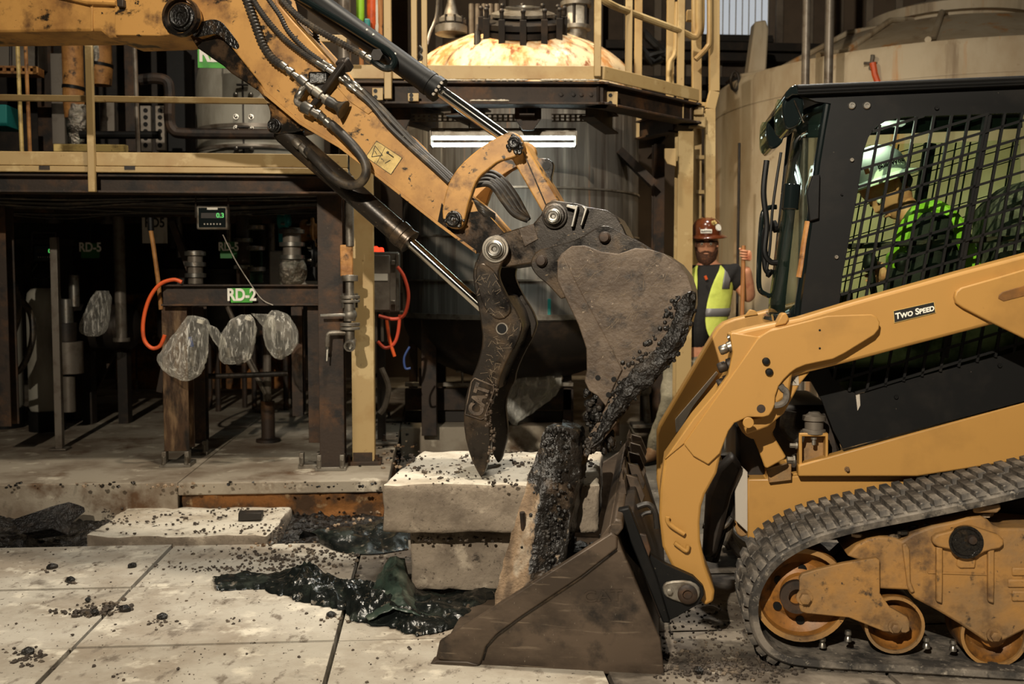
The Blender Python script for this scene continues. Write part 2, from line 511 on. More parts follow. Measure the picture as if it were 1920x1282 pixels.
def thing(name, loc, label, cat, group=None):
    o = bpy.data.objects.new(name, None)
    o.empty_display_size = .1
    C.objects.link(o)
    o.location = loc
    return tag(o, label, cat, group)


def dup(o, loc, label=None, rotz=None, group=None):
    r = o.copy()
    C.objects.link(r)
    r.location = loc
    if rotz is not None:
        r.rotation_euler = (0, 0, rotz)
    if label:
        r['label'] = label
    if group:
        r['group'] = group
    for ch in list(o.children):
        c = ch.copy()
        C.objects.link(c)
        c.parent = r
        for g in ch.children:
            d = g.copy()
            C.objects.link(d)
            d.parent = c
    return r


def chaikin(pts, it=1, closed=True):
    for _ in range(it):
        q = []
        n = len(pts)
        rng = range(n if closed else n - 1)
        if not closed:
            q.append(tuple(pts[0]))
        for i in rng:
            a, b = pts[i], pts[(i + 1) % n]
            q.append(tuple(x * .75 + y * .25 for x, y in zip(a, b)))
            q.append(tuple(x * .25 + y * .75 for x, y in zip(a, b)))
        if not closed:
            q.append(tuple(pts[-1]))
        pts = q
    return pts


def spline(pts, n=8):
    """Catmull-Rom through 3-D points"""
    pts = [Vector(p) for p in pts]
    out = []
    for i in range(len(pts) - 1):
        p0 = pts[max(i - 1, 0)]
        p1, p2 = pts[i], pts[i + 1]
        p3 = pts[min(i + 2, len(pts) - 1)]
        for k in range(n):
            t = k / n
            out.append(0.5 * ((2 * p1) + (p2 - p0) * t + (2 * p0 - 5 * p1 + 4 * p2 - p3) * t * t + (3 * p1 - p0 - 3 * p2 + p3) * t ** 3))
    out.append(pts[-1])
    return out


def plate(name, pl, px, d0, d1, m, parent, bevel=.004, ch=0, smooth=35, label=None, seg=2):
    """plate whose near face, traced on the plane at offset d0, goes back to d1"""
    if ch:
        px = chaikin(px, ch)
    b = MB()
    b.prism(pl.pts(px, d0), pl.n * (d1 - d0))
    return b.build(name, m, parent, smooth, bevel, seg, label=label)


def text_mesh(txt, size, depth=.001, bold=0.0, align='CENTER', sx=1.0):
    cu = bpy.data.curves.new('lettering', 'FONT')
    cu.body = txt
    cu.size = size
    cu.extrude = depth
    cu.offset = bold
    cu.align_x = align
    cu.align_y = 'CENTER'
    o = bpy.data.objects.new('lettering', cu)
    C.objects.link(o)
    dg = bpy.context.evaluated_depsgraph_get()
    me = bpy.data.meshes.new_from_object(o.evaluated_get(dg))
    bpy.data.objects.remove(o)
    bpy.data.curves.remove(cu)
    if sx != 1.0:
        me.transform(Matrix.Scale(sx, 4, (1, 0, 0)))
    return me


def text(name, txt, size, o, xdir, up, m, parent=None, depth=.001, bold=0.0, sx=1.0):
    me = text_mesh(txt, size, depth, bold, sx=sx)
    x = Vector(xdir).normalized()
    n = x.cross(Vector(up)).normalized()
    y = n.cross(x)
    M4 = Matrix((x, y, n)).transposed().to_4x4()
    M4.translation = Vector(o)
    me.transform(M4)
    return place(name, me, m, parent, 0)


def cut_poly(me_obj, name='cut'):
    pass
# ================================================================ SETTING
BLD = Plane((0, 0, 0), -4.5)
W = BLD.w
random.seed(7)


def struct(o):
    o['kind'] = 'structure'
    return o


def sbox(name, u0, u1, z0, z1, w0, w1, m, parent=None, bevel=.004, st=True):
    b = MB()
    b.box(W((u0 + u1) / 2, (z0 + z1) / 2, (w0 + w1) / 2), u1 - u0, w1 - w0, z1 - z0, (BLD.u, BLD.n, BLD.z))
    o = b.build(name, m, parent, 35, bevel)
    return struct(o) if st else o


floor = sbox('floor', -9, 9, -.42, -.12, .2, 14, 'asphalt_floor')
# sawn concrete panels, each a piece of its own
U0, DU, W0, DW = -.379, .995, 3.91, .768
for i in range(-5, 5):
    for j in range(-3, 2):
        g = .009
        dz = random.uniform(-.003, .002)
        b = MB()
        u0, u1, w0, w1 = U0 + i * DU + g, U0 + (i + 1) * DU - g, W0 + j * DW + g, W0 + (j + 1) * DW - g
        if j == 1 and i < 0:
            w1 -= random.uniform(0, .05)
        b.box(W((u0 + u1) / 2, -.06 + dz, (w0 + w1) / 2), u1 - u0, w1 - w0, .12, (BLD.u, BLD.n, BLD.z))
        b.build('floor_panel', 'dirty_concrete' if (i >= 1 and j >= -1) or (i == 0 and j == 1) else 'concrete', floor, 35, .002)
sbox('floor_panel', .3, 8.5, -.12, -.004, W0 + 2 * DW + .01, 8.2, 'asphalt_floor', floor, st=False)

plinth = sbox('plinth', -8, -1.515, -.12, .2, 6.1, 12.6, 'plinth_concrete')
sbox('plinth_edge', -1.51, -.27, .125, .2, 6.08, 8.4, 'plinth_concrete', plinth, .008, False)
sbox('plinth_step', -.262, 8.5, -.1, .2, 8.25, 12.6, 'plinth_concrete', plinth, .008, False)
b = MB()
b.box(W(-.9, .0, 7.24), 1.2, 2.26, .246, (BLD.u, BLD.n, BLD.z))
bmesh.ops.subdivide_edges(b.bm, edges=[e for e in b.bm.edges if abs((e.verts[0].co - e.verts[1].co).dot(BLD.u)) > .5], cuts=36)
bmesh.ops.subdivide_edges(b.bm, edges=[e for e in b.bm.edges if abs((e.verts[0].co - e.verts[1].co).z) > .2], cuts=7, use_grid_fill=True)
b.jitter(.022, 6, 2)
b.jitter(.014, 19, 5)
b.build('soil_bank', 'orange_soil', plinth, 30)
sbox('plinth_infill', -1.505, -.27, -.1, .195, 8.41, 12.6, 'plinth_concrete', plinth, 0, False)

wall = sbox('wall_back', -9, 9, -.1, 9, 12.6, 12.8, 'wall_brown')
for i in range(46):
    u = -8.8 + i * .385
    if 1.2 < u < 8.5 or i % 2:
        sbox('wall_rib', u, u + .09, .25, 8.8, 12.54, 12.6, 'wall_panel', wall, .006, False)
wl = struct(MB().box(W(-8.9, 4, 6), .2, 13.6, 9, (BLD.u, BLD.n, BLD.z)).build('wall_left', 'wall_brown'))
wr = struct(MB().box(W(8.9, 4, 6), .2, 13.6, 9, (BLD.u, BLD.n, BLD.z)).build('wall_right', 'wall_brown'))
# translucent daylight panel high on the back wall
a, c = BLD.at(1305, 66, 12.5), BLD.at(1440, -30, 12.5)
m_ = BLD.loc(a)
n_ = BLD.loc(c)
win = struct(MB().box(W((m_[0] + n_[0]) / 2, (m_[1] + n_[1]) / 2, 12.5), n_[0] - m_[0], .04, n_[1] - m_[1], (BLD.u, BLD.n, BLD.z)).build('window_1', 'skylight'))
fr = MB()
for k in range(12):
    uu = m_[0] + (n_[0] - m_[0]) * k / 11
    fr.box(W(uu, (m_[1] + n_[1]) / 2, 12.475), .012, .012, n_[1] - m_[1], (BLD.u, BLD.n, BLD.z))
fr.build('window_rib', 'grey_plate', win)
fr = MB()
for zz in (m_[1] - .04, n_[1] + .04):
    fr.box(W((m_[0] + n_[0]) / 2, zz, 12.47), n_[0] - m_[0] + .1, .08, .08, (BLD.u, BLD.n, BLD.z))
fr.build('window_frame', 'dark_metal', win)
# purlins behind the big tank
for k, py in enumerate((84, 104, 150, 176)):
    p = BLD.at(1250, py, 12.3)
    q = BLD.loc(p)
    sbox('wall_purlin', 1.4, 6.5, q[1] - .05, q[1] + .05, 12.3, 12.42, 'dark_metal', wall, .004, False)
sbox('wall_panel', -1.3, -.45, 2.9, 6.5, 11.0, 11.06, 'wall_panel', wall, .01, False)
sbox('wall_panel', .9, 2.0, 2.9, 6.5, 11.9, 11.96, 'wall_panel', wall, .01, False)
sbox('wall_panel', 2.5, 5.2, 5.0, 7.5, 12.2, 12.26, 'wall_brown', wall, .01, False)
# rusty lit wall cladding low behind the mezzanine
for k, (x0, x1) in enumerate(((215, 252), (256, 305), (385, 455), (460, 500), (505, 548))):
    a = BLD.loc(BLD.at(x0, 640, 10.4))[0]
    c = BLD.loc(BLD.at(x1, 640, 10.4))[0]
    sbox('cladding_panel', a, c, .3, 1.25, 10.4, 10.44, 'orange_soil', wall, .006, False)


# ---------------------------------------------------------------- trench soil
def heightfield(name, poly_u, poly_w, nu, nw, f, m, parent=None):
    b = MB()
    V = []
    for i in range(nu + 1):
        row = []
        for j in range(nw + 1):
            u = poly_u[0] + (poly_u[1] - poly_u[0]) * i / nu
            w = poly_w[0] + (poly_w[1] - poly_w[0]) * j / nw
            row.append(b.bm.verts.new(W(u, f(u, w), w)))
        V.append(row)
    for i in range(nu):
        for j in range(nw):
            b.face([V[i][j], V[i + 1][j], V[i + 1][j + 1], V[i][j + 1]])
    return b.build(name, m, parent, 60)


def soil(u, w):
    q = Vector((u * 3, w * 3, 0))
    h = noise.noise(q) * .05 + noise.noise(q * 3.1) * .03 + abs(noise.noise(q * 8)) * .035 + noise.noise(q * 19) * .014
    t = (w - 5.4) / .7
    base = -.07 + .06 * max(0, t - .5)
    if u < -2.2:
        base += .05 * math.exp(-((w - 5.75) / .25) ** 2) + .06 * math.exp(-((u + 3.1) / .5) ** 2)
    edge = min(1, max(0, (w - 5.44) / .05))
    return (base + h) * edge - .03 * (1 - edge)


so = heightfield('excavated_soil', (-5.6, .3), (5.44, 6.12), 260, 46, soil, 'wet_mud')
tag(so, 'wet black soil in the open trench before the concrete plinth', 'soil', kind='stuff')


def soil2(u, w):
    q = Vector((u * 4, w * 4, 3))
    return -.05 + noise.noise(q) * .04 + abs(noise.noise(q * 5)) * .05 + noise.noise(q * 14) * .02


so = heightfield('rubble_soil', (-.255, .29), (6.14, 8.24), 40, 90, soil2, 'asphalt_floor')
tag(so, 'grey dusty rubble strip beside the plinth end, behind the concrete blocks', 'rubble', kind='stuff')


# ---------------------------------------------------------------- concrete blocks
def block(name, bot, top, label, m_top='slab_concrete', m_side='shaded_slab_face', j=.008, parent=None, cuts=5, seed=1, rough=.012):
    """hexahedron from four bottom and four top corners, subdivided and roughened"""
    b = MB()
    v = [b.bm.verts.new(p) for p in bot + top]
    for f in ((3, 2, 1, 0), (4, 5, 6, 7), (0, 1, 5, 4), (1, 2, 6, 5), (2, 3, 7, 6), (3, 0, 4, 7)):
        b.face([v[i] for i in f])
    bmesh.ops.recalc_face_normals(b.bm, faces=b.bm.faces[:])
    bmesh.ops.bevel(b.bm, geom=b.bm.edges[:], offset=.018, segments=2, affect='EDGES', profile=.5)
    bmesh.ops.subdivide_edges(b.bm, edges=[e for e in b.bm.edges if e.calc_length() > .07], cuts=cuts, use_grid_fill=True)
    bmesh.ops.subdivide_edges(b.bm, edges=[e for e in b.bm.edges if e.calc_length() > .05], cuts=2, use_grid_fill=True)
    b.jitter(rough, 5, seed)
    b.jitter(rough * .6, 17, seed + 3)
    b.jitter(rough * .3, 45, seed + 5)
    bmesh.ops.recalc_face_normals(b.bm, faces=b.bm.faces[:])
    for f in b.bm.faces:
        f.material_index = 0 if f.normal.z > .72 else 1  # bright colour on upward faces, shaded copy on the sides
    return b.build(name, [m_top, m_side], parent, 50)


def quad(pxs, z):
    return [G(x, y, z) for x, y in pxs]


# lower block, upper block
lb = quad([(768, 1106), (905, 1108)], .036)
dep = Vector((.09, 1, 0))
l_top = .27
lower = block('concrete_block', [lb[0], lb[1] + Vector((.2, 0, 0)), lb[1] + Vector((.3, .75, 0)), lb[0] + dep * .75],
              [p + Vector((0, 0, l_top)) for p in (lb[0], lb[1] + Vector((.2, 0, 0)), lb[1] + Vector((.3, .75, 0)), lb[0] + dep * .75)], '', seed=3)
tag(lower, 'lower concrete block carrying the larger block, tarp heaped before it', 'concrete block')
zb = l_top + .056
f0, f1 = G(716, 1000, zb), G(1122, 1000, zb)
t0 = Vector((f0.x + .015, f0.y, .62))
hgt = .212
fl, fr_ = f0, f1
bl, br = f0 + Vector((.09, .84, 0)), f1 + Vector((.09, .84, 0))
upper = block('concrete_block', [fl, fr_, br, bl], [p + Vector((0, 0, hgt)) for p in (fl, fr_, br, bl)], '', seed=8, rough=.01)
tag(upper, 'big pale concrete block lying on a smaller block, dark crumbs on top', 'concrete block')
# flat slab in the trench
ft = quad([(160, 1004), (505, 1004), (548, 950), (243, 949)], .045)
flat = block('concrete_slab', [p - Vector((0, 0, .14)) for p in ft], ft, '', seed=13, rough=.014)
tag(flat, 'flat broken concrete slab lying in the black soil before the plinth', 'concrete slab')
ch_ = MB()
ch_.box(G(470, 966, .07), .13, .06, .045)
ch_.jitter(.01, 12)
tag(ch_.build('wood_offcut', 'dark_metal', None, 35, .004), 'dark flat offcut lying on the broken concrete slab', 'offcut')
# dark shard at left
sh = [BLD.at(40, 1000, 5.62), BLD.at(20, 975, 5.7), BLD.at(75, 958, 5.78), BLD.at(128, 940, 5.86), BLD.at(131, 948, 5.86), BLD.at(105, 972, 5.74), BLD.at(100, 990, 5.64)]
b = MB()
b.prism(sh, Vector((.05, .07, -.05)))
bmesh.ops.subdivide_edges(b.bm, edges=b.bm.edges[:], cuts=2, use_grid_fill=True)
b.jitter(.014, 7)
tag(b.build('slab_shard', 'wet_mud', None, 40), 'tapered black muddy shard propped against the plinth face', 'shard')
# ================================================================ MEZZANINE (left)
WM = 6.28                       # its front plane
UPZ = Vector((0, 0, 1))


def bl(px, py, w):
    return BLD.at(px, py, w)


def bbox(b, px0, px1, py0, py1, w0, w1):
    """box whose front face covers the pixel rectangle on the building plane w0"""
    p, q = BLD.loc(bl(px0, py1, w0)), BLD.loc(bl(px1, py0, w0))
    b.box(W((p[0] + q[0]) / 2, (p[1] + q[1]) / 2, (w0 + w1) / 2), q[0] - p[0], w1 - w0, q[1] - p[1], (BLD.u, BLD.n, BLD.z))
    return b


def pipe(b, pxs, w, r, n=10, smooth=True):
    pts = [bl(x, y, (w if len(t) == 0 else t[0])) for x, y, *t in pxs]
    return b.tube(spline(pts, 8) if smooth and len(pts) > 2 else pts, r, n)


mez = thing('steel_mezzanine', W(-2.6, .2, 6.6), 'dark steel mezzanine with cream kick plate and guard rail, on the left', 'platform')


def zline(py, px=300, w=WM):
    return BLD.loc(bl(px, py, w))[1]


UL, UR = -6.2, BLD.loc(bl(652, 300, WM))[0]


def mz(name, z0, z1, w0, w1, m, u0=UL, u1=UR, bevel=.004, parent=mez):
    b = MB()
    b.box(W((u0 + u1) / 2, (z0 + z1) / 2, (w0 + w1) / 2), u1 - u0, w1 - w0, z1 - z0, (BLD.u, BLD.n, BLD.z))
    return b.build(name, m, parent, 35, bevel)


z_k1, z_k0, z_b = zline(286), zline(313), zline(324)
mz('kick_plate', z_k0 + .004, z_k1, WM, WM + .012, 'cream_paint')
led = mz('deck_edge', z_b, z_k0, WM - .012, WM + .03, 'cream_paint')
for px in (83, 243):
    b = MB()
    bbox(b, px - 10, px + 10, 311, 318, WM - .016, WM + .0)
    b.build('drain_slot', 'dark_metal', led)
b = MB()
zt, zbm = zline(327), zline(361)
for w_ in (WM + .03, ):
    b.box(W((UL + UR) / 2, zt - .006, w_ + .07), UR - UL, .16, .014, (BLD.u, BLD.n, BLD.z))
    b.box(W((UL + UR) / 2, zbm + .006, w_ + .07), UR - UL, .16, .014, (BLD.u, BLD.n, BLD.z))
    b.box(W((UL + UR) / 2, (zt + zbm) / 2, w_ + .05), UR - UL, .012, zt - zbm - .02, (BLD.u, BLD.n, BLD.z))
b.build('edge_beam', 'rust_steel', mez, 35, .003)
mz('deck', z_b, z_b + .03, WM + .04, 10.2, 'dark_metal')
for w_ in (7.2, 8.2, 9.2):
    mz('joist', z_b - .14, z_b - .005, w_, w_ + .08, 'rust_steel')
mz('mid_rail', zline(192), zline(180), WM + .01, WM + .03, 'cream_paint')
mz('top_rail', zline(72), zline(58), WM + .01, WM + .03, 'cream_paint')
for x0, y0, x1, y1, r in ((166, 60, 178, 360, .021), (700, 40, 702, 330, .02), (-330, 60, -322, 360, .021)):
    if x0 == 700:
        continue
    p0, p1 = bl(x0, y0, WM - .02), bl(x1 - 3, y1, WM - .02)
    b = MB()
    b.beam((p0.x, p0.y, p0.z), (p0.x, p0.y, p1.z), .042, .034, BLD.n)
    b.build('rail_post', 'cream_paint', mez, 35, .004)


def column(x0, x1, y0, y1, w, m, name='column', parent=mez, deep=None):
    """H column, flange to the camera"""
    p, q = BLD.loc(bl(x0, y1, w)), BLD.loc(bl(x1, y0, w))
    wd = q[0] - p[0]
    dp = deep or wd
    uc = (p[0] + q[0]) / 2
    b = MB()
    h = q[1] - p[1]
    zc = (q[1] + p[1]) / 2
    b.box(W(uc, zc, w + .006), wd, .012, h, (BLD.u, BLD.n, BLD.z))
    b.box(W(uc, zc, w + dp - .006), wd, .012, h, (BLD.u, BLD.n, BLD.z))
    b.box(W(uc, zc, w + dp / 2), .012, dp - .026, h, (BLD.u, BLD.n, BLD.z))
    return b.build(name, m, parent, 35, .002)


def foot(uc, w, wd, parent, z=.2, m='dull_steel'):
    b = MB()
    b.box(W(uc, z + .012, w), wd * 1.5, wd * 1.3, .024, (BLD.u, BLD.n, BLD.z))
    b.build('base_plate', m, parent, 35, .003)
    for s in (-1, 1):
        b = MB()
        b.box(W(uc + s * wd * .55, z + .06, w - wd * .3), .028, .07, .08, (BLD.u, BLD.n, BLD.z))
        b.build('levelling_bracket', m, parent, 35, .003)
        b = MB()
        b.bolt(W(uc + s * wd * .55, z + .02, w - wd * .6), (0, 0, 1), .011, .05)
        b.build('anchor_bolt', m, parent)


column(600, 641, 362, 884, 6.40, 'rust_steel')
uc = BLD.loc(bl(620, 884, 6.4))[0]
foot(uc, 6.47, .13, mez)
column(579, 600, 574, 830, 6.62, 'rust_steel')
foot(BLD.loc(bl(585, 846, 6.6))[0], 6.55, .1, mez)
column(-20, 8, 362, 800, 7.0, 'rust_steel')

# lower frame with the RD-2 cross beam
fr2 = thing('vessel_stand', W(-1.6, .2, 6.7), 'rusty steel stand with cross beam and two thick legs under the mezzanine', 'stand')
p, q = bl(303, 553, 6.55), bl(598, 553, 6.55)
b = MB()
zz0, zz1 = zline(573, 450, 6.55), zline(533, 450, 6.55)
ua, ub = BLD.loc(p)[0], BLD.loc(q)[0]
b.box(W((ua + ub) / 2, zz1 - .006, 6.6), ub - ua, .14, .012, (BLD.u, BLD.n, BLD.z))
b.box(W((ua + ub) / 2, zz0 + .006, 6.6), ub - ua, .14, .012, (BLD.u, BLD.n, BLD.z))
b.box(W((ua + ub) / 2, (zz0 + zz1) / 2, 6.585), ub - ua, .012, zz1 - zz0 - .02, (BLD.u, BLD.n, BLD.z))
b.build('cross_beam', 'rust_steel', fr2, 35, .002)
column(308, 350, 575, 846, 6.62, 'rust_wet', 'leg', fr2)
foot(BLD.loc(bl(329, 846, 6.62))[0], 6.68, .13, fr2)
column(354, 381, 575, 832, 7.05, 'rust_steel', 'leg', fr2)
foot(BLD.loc(bl(368, 832, 7.05))[0], 7.1, .1, fr2)
column(548, 566, 575, 780, 7.3, 'rust_steel', 'leg', fr2)
b = MB()
pipe(b, [(355, 700), (400, 705), (540, 700)], 7.35, .02)
b.build('tie_bar', 'dark_metal', fr2)
sg = thing('equipment_sign', bl(453, 553, 6.57), 'green sign reading RD-2 fixed to the rusty cross beam', 'sign')
b = MB()
bbox(b, 433, 473, 540, 567, 6.535, 6.54)
b.build('plate', 'sign_green', sg)
text('lettering', 'RD-2', .105, bl(453, 553.5, 6.533), BLD.u, BLD.z, 'decal_white', sg, .001, .0035, .8)


def small_sign(x0, x1, y0, y1, w, txt, m, lab, size, split=None, tm='decal_white'):
    s = thing('equipment_sign', bl((x0 + x1) / 2, y1, w), lab, 'sign')
    b = MB()
    bbox(b, x0, x1, y0, y1, w, w + .006)
    b.build('plate', m, s)
    text('lettering', txt, size, bl((x0 + x1) / 2, split or (y0 + y1) / 2, w - .002), BLD.u, BLD.z, tm, s, .001, .0025, .8)
    b = MB()
    b.tube([bl((x0 + x1) / 2, y0, w + .003), bl((x0 + x1) / 2, 362, w + .003)], .003, 6)
    b.build('hanger', 'dark_metal', s)


small_sign(413, 444, 453, 484, 7.4, 'RD-5', 'shaded_green', 'small green RD-5 sign behind the cross beam, right of the hanging scale display', .083, 463)
small_sign(152, 186, 456, 484, 8.6, 'RD-5', 'shaded_green', 'dim dark green RD-5 sign far back under the mezzanine', .105, 464)
small_sign(267, 313, 408, 456, 7.8, 'RD5', 'grey_plate', 'pale grey card reading RD5 above the orange hose', .10, 418, 'decal_black')


def scale_display(x0, x1, y0, y1, w, lab, bezel, digit):
    s = thing('scale_display', bl((x0 + x1) / 2, y0, w), lab, 'display')
    b = MB()
    bbox(b, x0, x1, y0, y1, w, w + .07)
    hs = b.build('housing', bezel, s, 35, .012, 3)
    b = MB()
    dx, dy = (x1 - x0) * .07, (y1 - y0) * .08
    bbox(b, x0 + dx, x1 - dx, y0 + dy, y1 - dy, w - .003, w + .004)
    pn = b.build('front_panel', 'gloss_black', s, 35, .004)
    b = MB()
    bbox(b, x0 + dx * 2.2, x1 - dx * 3, y0 + (y1 - y0) * .3, y0 + (y1 - y0) * .52, w - .005, w)
    b.build('screen', 'dark_metal', pn)
    text('digits', digit, .04, bl(x1 - (x1 - x0) * .24, y0 + (y1 - y0) * .41, w - .007), BLD.u, BLD.z, 'lcd_green', pn, .001, .001)
    b = MB()
    for k in range(6):
        bbox(b, x0 + (x1 - x0) * (.24 + .1 * k), x0 + (x1 - x0) * (.28 + .1 * k), y0 + (y1 - y0) * .74, y0 + (y1 - y0) * .8, w - .005, w)
    b.build('key', 'grey_plate', pn)
    b = MB()
    xm = (x0 + x1) / 2
    b.tube([bl(x0 - 1, (y0 + y1) / 2, w + .03), bl(x0 - 1, y0 - 22, w + .03), bl(x1 + 1, y0 - 22, w + .03), bl(x1 + 1, (y0 + y1) / 2, w + .03)], .007, 6)
    b.build('bracket', 'dark_metal', s)
    return s


s1 = scale_display(368, 427, 386, 430, 6.45, 'grey scale display with green digits hanging under the mezzanine edge', 'dull_steel', '0.3')
b = MB()
bbox(b, 388, 408, 389, 393, 6.445, 6.45)
b.build('name_strip', 'white_plate', s1)
s2 = scale_display(61, 103, 458, 489, 8.0, 'black scale display with one green light on a steel post', 'black_paint', '0')
b = MB()
pipe(b, [(70, 494), (60, 510), (72, 522), (92, 518), (96, 495)], 7.98, .008, 6)
b.build('cable', 'black_paint', s2)
b = MB()
p, q = BLD.loc(bl(106, 460, 8.0)), BLD.loc(bl(106, 806, 7.0))
b.box(W(BLD.loc(bl(107, 640, 7.35))[0], .95, 7.35), .05, .05, 1.5, (BLD.u, BLD.n, BLD.z))
b.box(W(BLD.loc(bl(107, 640, 7.35))[0], .21, 7.35), .12, .12, .012, (BLD.u, BLD.n, BLD.z))
tag(b.build('steel_post', 'pipe_grey', None, 35, .003), 'slender grey steel post standing in front of the pressure tank', 'post')


# tall pressure tanks at far left
def ptank(x0, x1, y0, y1, w, lab):
    p, q = BLD.loc(bl(x0, y1, w)), BLD.loc(bl(x1, y0, w))
    r = (q[0] - p[0]) / 2
    o = W((p[0] + q[0]) / 2, .2, w + r)
    t = thing('pressure_tank', o, lab, 'tank', None)
    b = MB()
    h = q[1] - .36
    b.lathe(o + Vector((0, 0, .16)), (0, 0, 1), [(r * .9, 0), (r, .03), (r, h - .12), (r * .93, h - .05), (r * .7, h - .01), (r * .3, h)], 28)
    b.build('shell', 'white_tote', t, 40)
    b = MB()
    b.lathe(o, (0, 0, 1), [(r * 1.05, 0), (r * 1.05, .16), (r * .8, .165)], 28)
    b.build('base', 'black_paint', t, 40)
    b = MB()
    b.lathe(o + Vector((0, 0, .16 + h)), (0, 0, 1), [(.05, 0), (.05, .06), (.09, .07), (.09, .16), (.06, .2)], 16)
    b.build('valve_head', 'black_paint', t, 40)


ptank(43, 102, 538, 735, 8.2, 'pale upright pressure tank with black valve head behind the steel post')
ptank(-40, 24, 548, 735, 8.4, 'pale pressure tank cut by the left frame edge behind black hose')
b = MB()
pipe(b, [(-10, 505), (18, 530), (28, 585), (10, 640), (-12, 660)], 7.4, .045)
pipe(b, [(38, 560), (58, 590), (60, 640), (40, 690), (10, 705), (-20, 700)], 7.5, .022)
tag(b.build('black_hose', 'hose_rubber'), 'thick black hose looping in front of the pale pressure tanks', 'hose')

# pipework under the mezzanine
hn = thing('filter_housing', W(-3.1, .2, 8.4), 'stacked grey filter housing with clear tube end right of the steel post', 'filter')
for (x, y0, y1, rw, m, nm) in ((130, 705, 772, .05, 'pipe_grey', 'tube'), (131, 640, 700, .105, 'pipe_grey', 'canister'), (126, 560, 610, .05, 'steel', 'tube'), (126, 605, 640, .075, 'dark_metal', 'flange'), (140, 515, 575, .04, 'steel', 'tube')):
    b = MB()
    p, q = bl(x, y1, 8.2), bl(x, y0, 8.2)
    b.cyl((p.x, p.y, p.z), (p.x, p.y, q.z), rw, 18)
    b.build(nm, m, hn, 40, .004)
b = MB()
p, q = bl(140, 612, 8.7), bl(252, 612, 8.7)
b.lathe(p, q - p, [(.05, -.06), (.17, 0), (.19, .04), (.19, (q - p).length - .03), (.17, (q - p).length), (.05, (q - p).length + .06)], 24)
for x in (165, 232):
    p = bl(x, 640, 8.7)
    b.box((p.x, p.y, .5), .08, .1, .6)
tag(b.build('horizontal_drum', 'dark_metal', None, 40), 'dark horizontal drum on two feet behind the hanging bag', 'drum')
for x, y0, y1, w, r, lab in ((228, 430, 640, 8.38, .045, 'dull riser pipe standing in front of the dark drum'), (150, 362, 400, 8.4, .06, 'short fat pipe stub under the deck, left of the far RD-5 sign'), (100, 385, 420, 9.2, .06, 'short pipe stub under the deck above the black scale display'), (203, 362, 420, 9.0, .04, 'thin pipe stub under the deck right of the far RD-5 sign')):
    b = MB()
    p, q = bl(x, y1, w), bl(x, y0, w)
    b.cyl((p.x, p.y, p.z), (p.x, p.y, 1.985), r, 14)
    b.cyl((p.x, p.y, p.z), (p.x, p.y, p.z + .03), r * 1.5, 14)
    tag(b.build('riser_pipe', 'pipe_grey', None, 40), lab, 'pipe')
b = MB()
p = bl(120, 500, 9.0)
b.box((p.x - .05, p.y, 1.42), .42, .4, .55)
b.box((p.x - .05, p.y, 1.72), .5, .46, .06)
b.box((p.x - .05, p.y, .66), .36, .34, .9)
tag(b.build('control_box', 'dark_metal', None, 35, .01), 'large dark equipment box behind the black scale display', 'box')
for (x0, y0, x1, y1, w, lab) in ((170, 745, 262, 560, 9.15, 'rusty diagonal brace behind the dark drum'), (345, 505, 300, 735, 8.0, 'rusty diagonal brace leaning down to the left behind the orange hose loop'), (322, 415, 362, 520, 7.6, 'rusty diagonal brace beside the RD5 card')):
    b = MB()
    b.beam(bl(x0, y0, w), bl(x1, y1, w), .05, .05)
    tag(b.build('diagonal_brace', 'rust_steel', None, 35, .003), lab, 'brace')
# small dark process vessels added as clutter to darken the wall behind the cross beam
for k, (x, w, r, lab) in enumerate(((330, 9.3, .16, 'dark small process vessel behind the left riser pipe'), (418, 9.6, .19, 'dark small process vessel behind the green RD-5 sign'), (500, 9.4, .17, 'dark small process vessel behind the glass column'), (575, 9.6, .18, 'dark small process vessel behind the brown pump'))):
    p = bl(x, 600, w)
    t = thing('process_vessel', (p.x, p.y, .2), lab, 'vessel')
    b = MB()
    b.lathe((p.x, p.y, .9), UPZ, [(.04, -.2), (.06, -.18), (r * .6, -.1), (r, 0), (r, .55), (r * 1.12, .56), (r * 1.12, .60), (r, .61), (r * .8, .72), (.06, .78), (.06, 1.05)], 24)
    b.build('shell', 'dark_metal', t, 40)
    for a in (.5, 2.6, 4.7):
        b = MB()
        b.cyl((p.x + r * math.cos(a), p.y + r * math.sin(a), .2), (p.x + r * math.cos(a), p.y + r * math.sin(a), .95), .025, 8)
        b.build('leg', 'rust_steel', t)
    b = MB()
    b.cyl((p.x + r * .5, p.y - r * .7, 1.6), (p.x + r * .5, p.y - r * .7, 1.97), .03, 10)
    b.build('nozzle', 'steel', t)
tr = thing('tripod_stand', W(-2.2, .2, 7.9), 'grey braced stand leg with levelling foot behind the hanging bags', 'stand')
for nm, x0, y0, x1, y1, r, w in (('leg', 501, 600, 501, 752, .03, 7.6), ('brace', 447, 640, 499, 740, .018, 7.58), ('brace', 420, 560, 497, 735, .018, 7.62)):
    b = MB()
    b.tube([bl(x0, y0, w), bl(x1, y1, w)], r, 10)
    b.build(nm, 'pipe_grey', tr)
b = MB()
p = bl(502, 752, 7.6)
b.lathe((p.x, p.y, .2), (0, 0, 1), [(.09, 0), (.09, .02), (.05, .03), (.05, p.z - .2)], 14)
b.build('levelling_foot', 'rust_steel', tr)

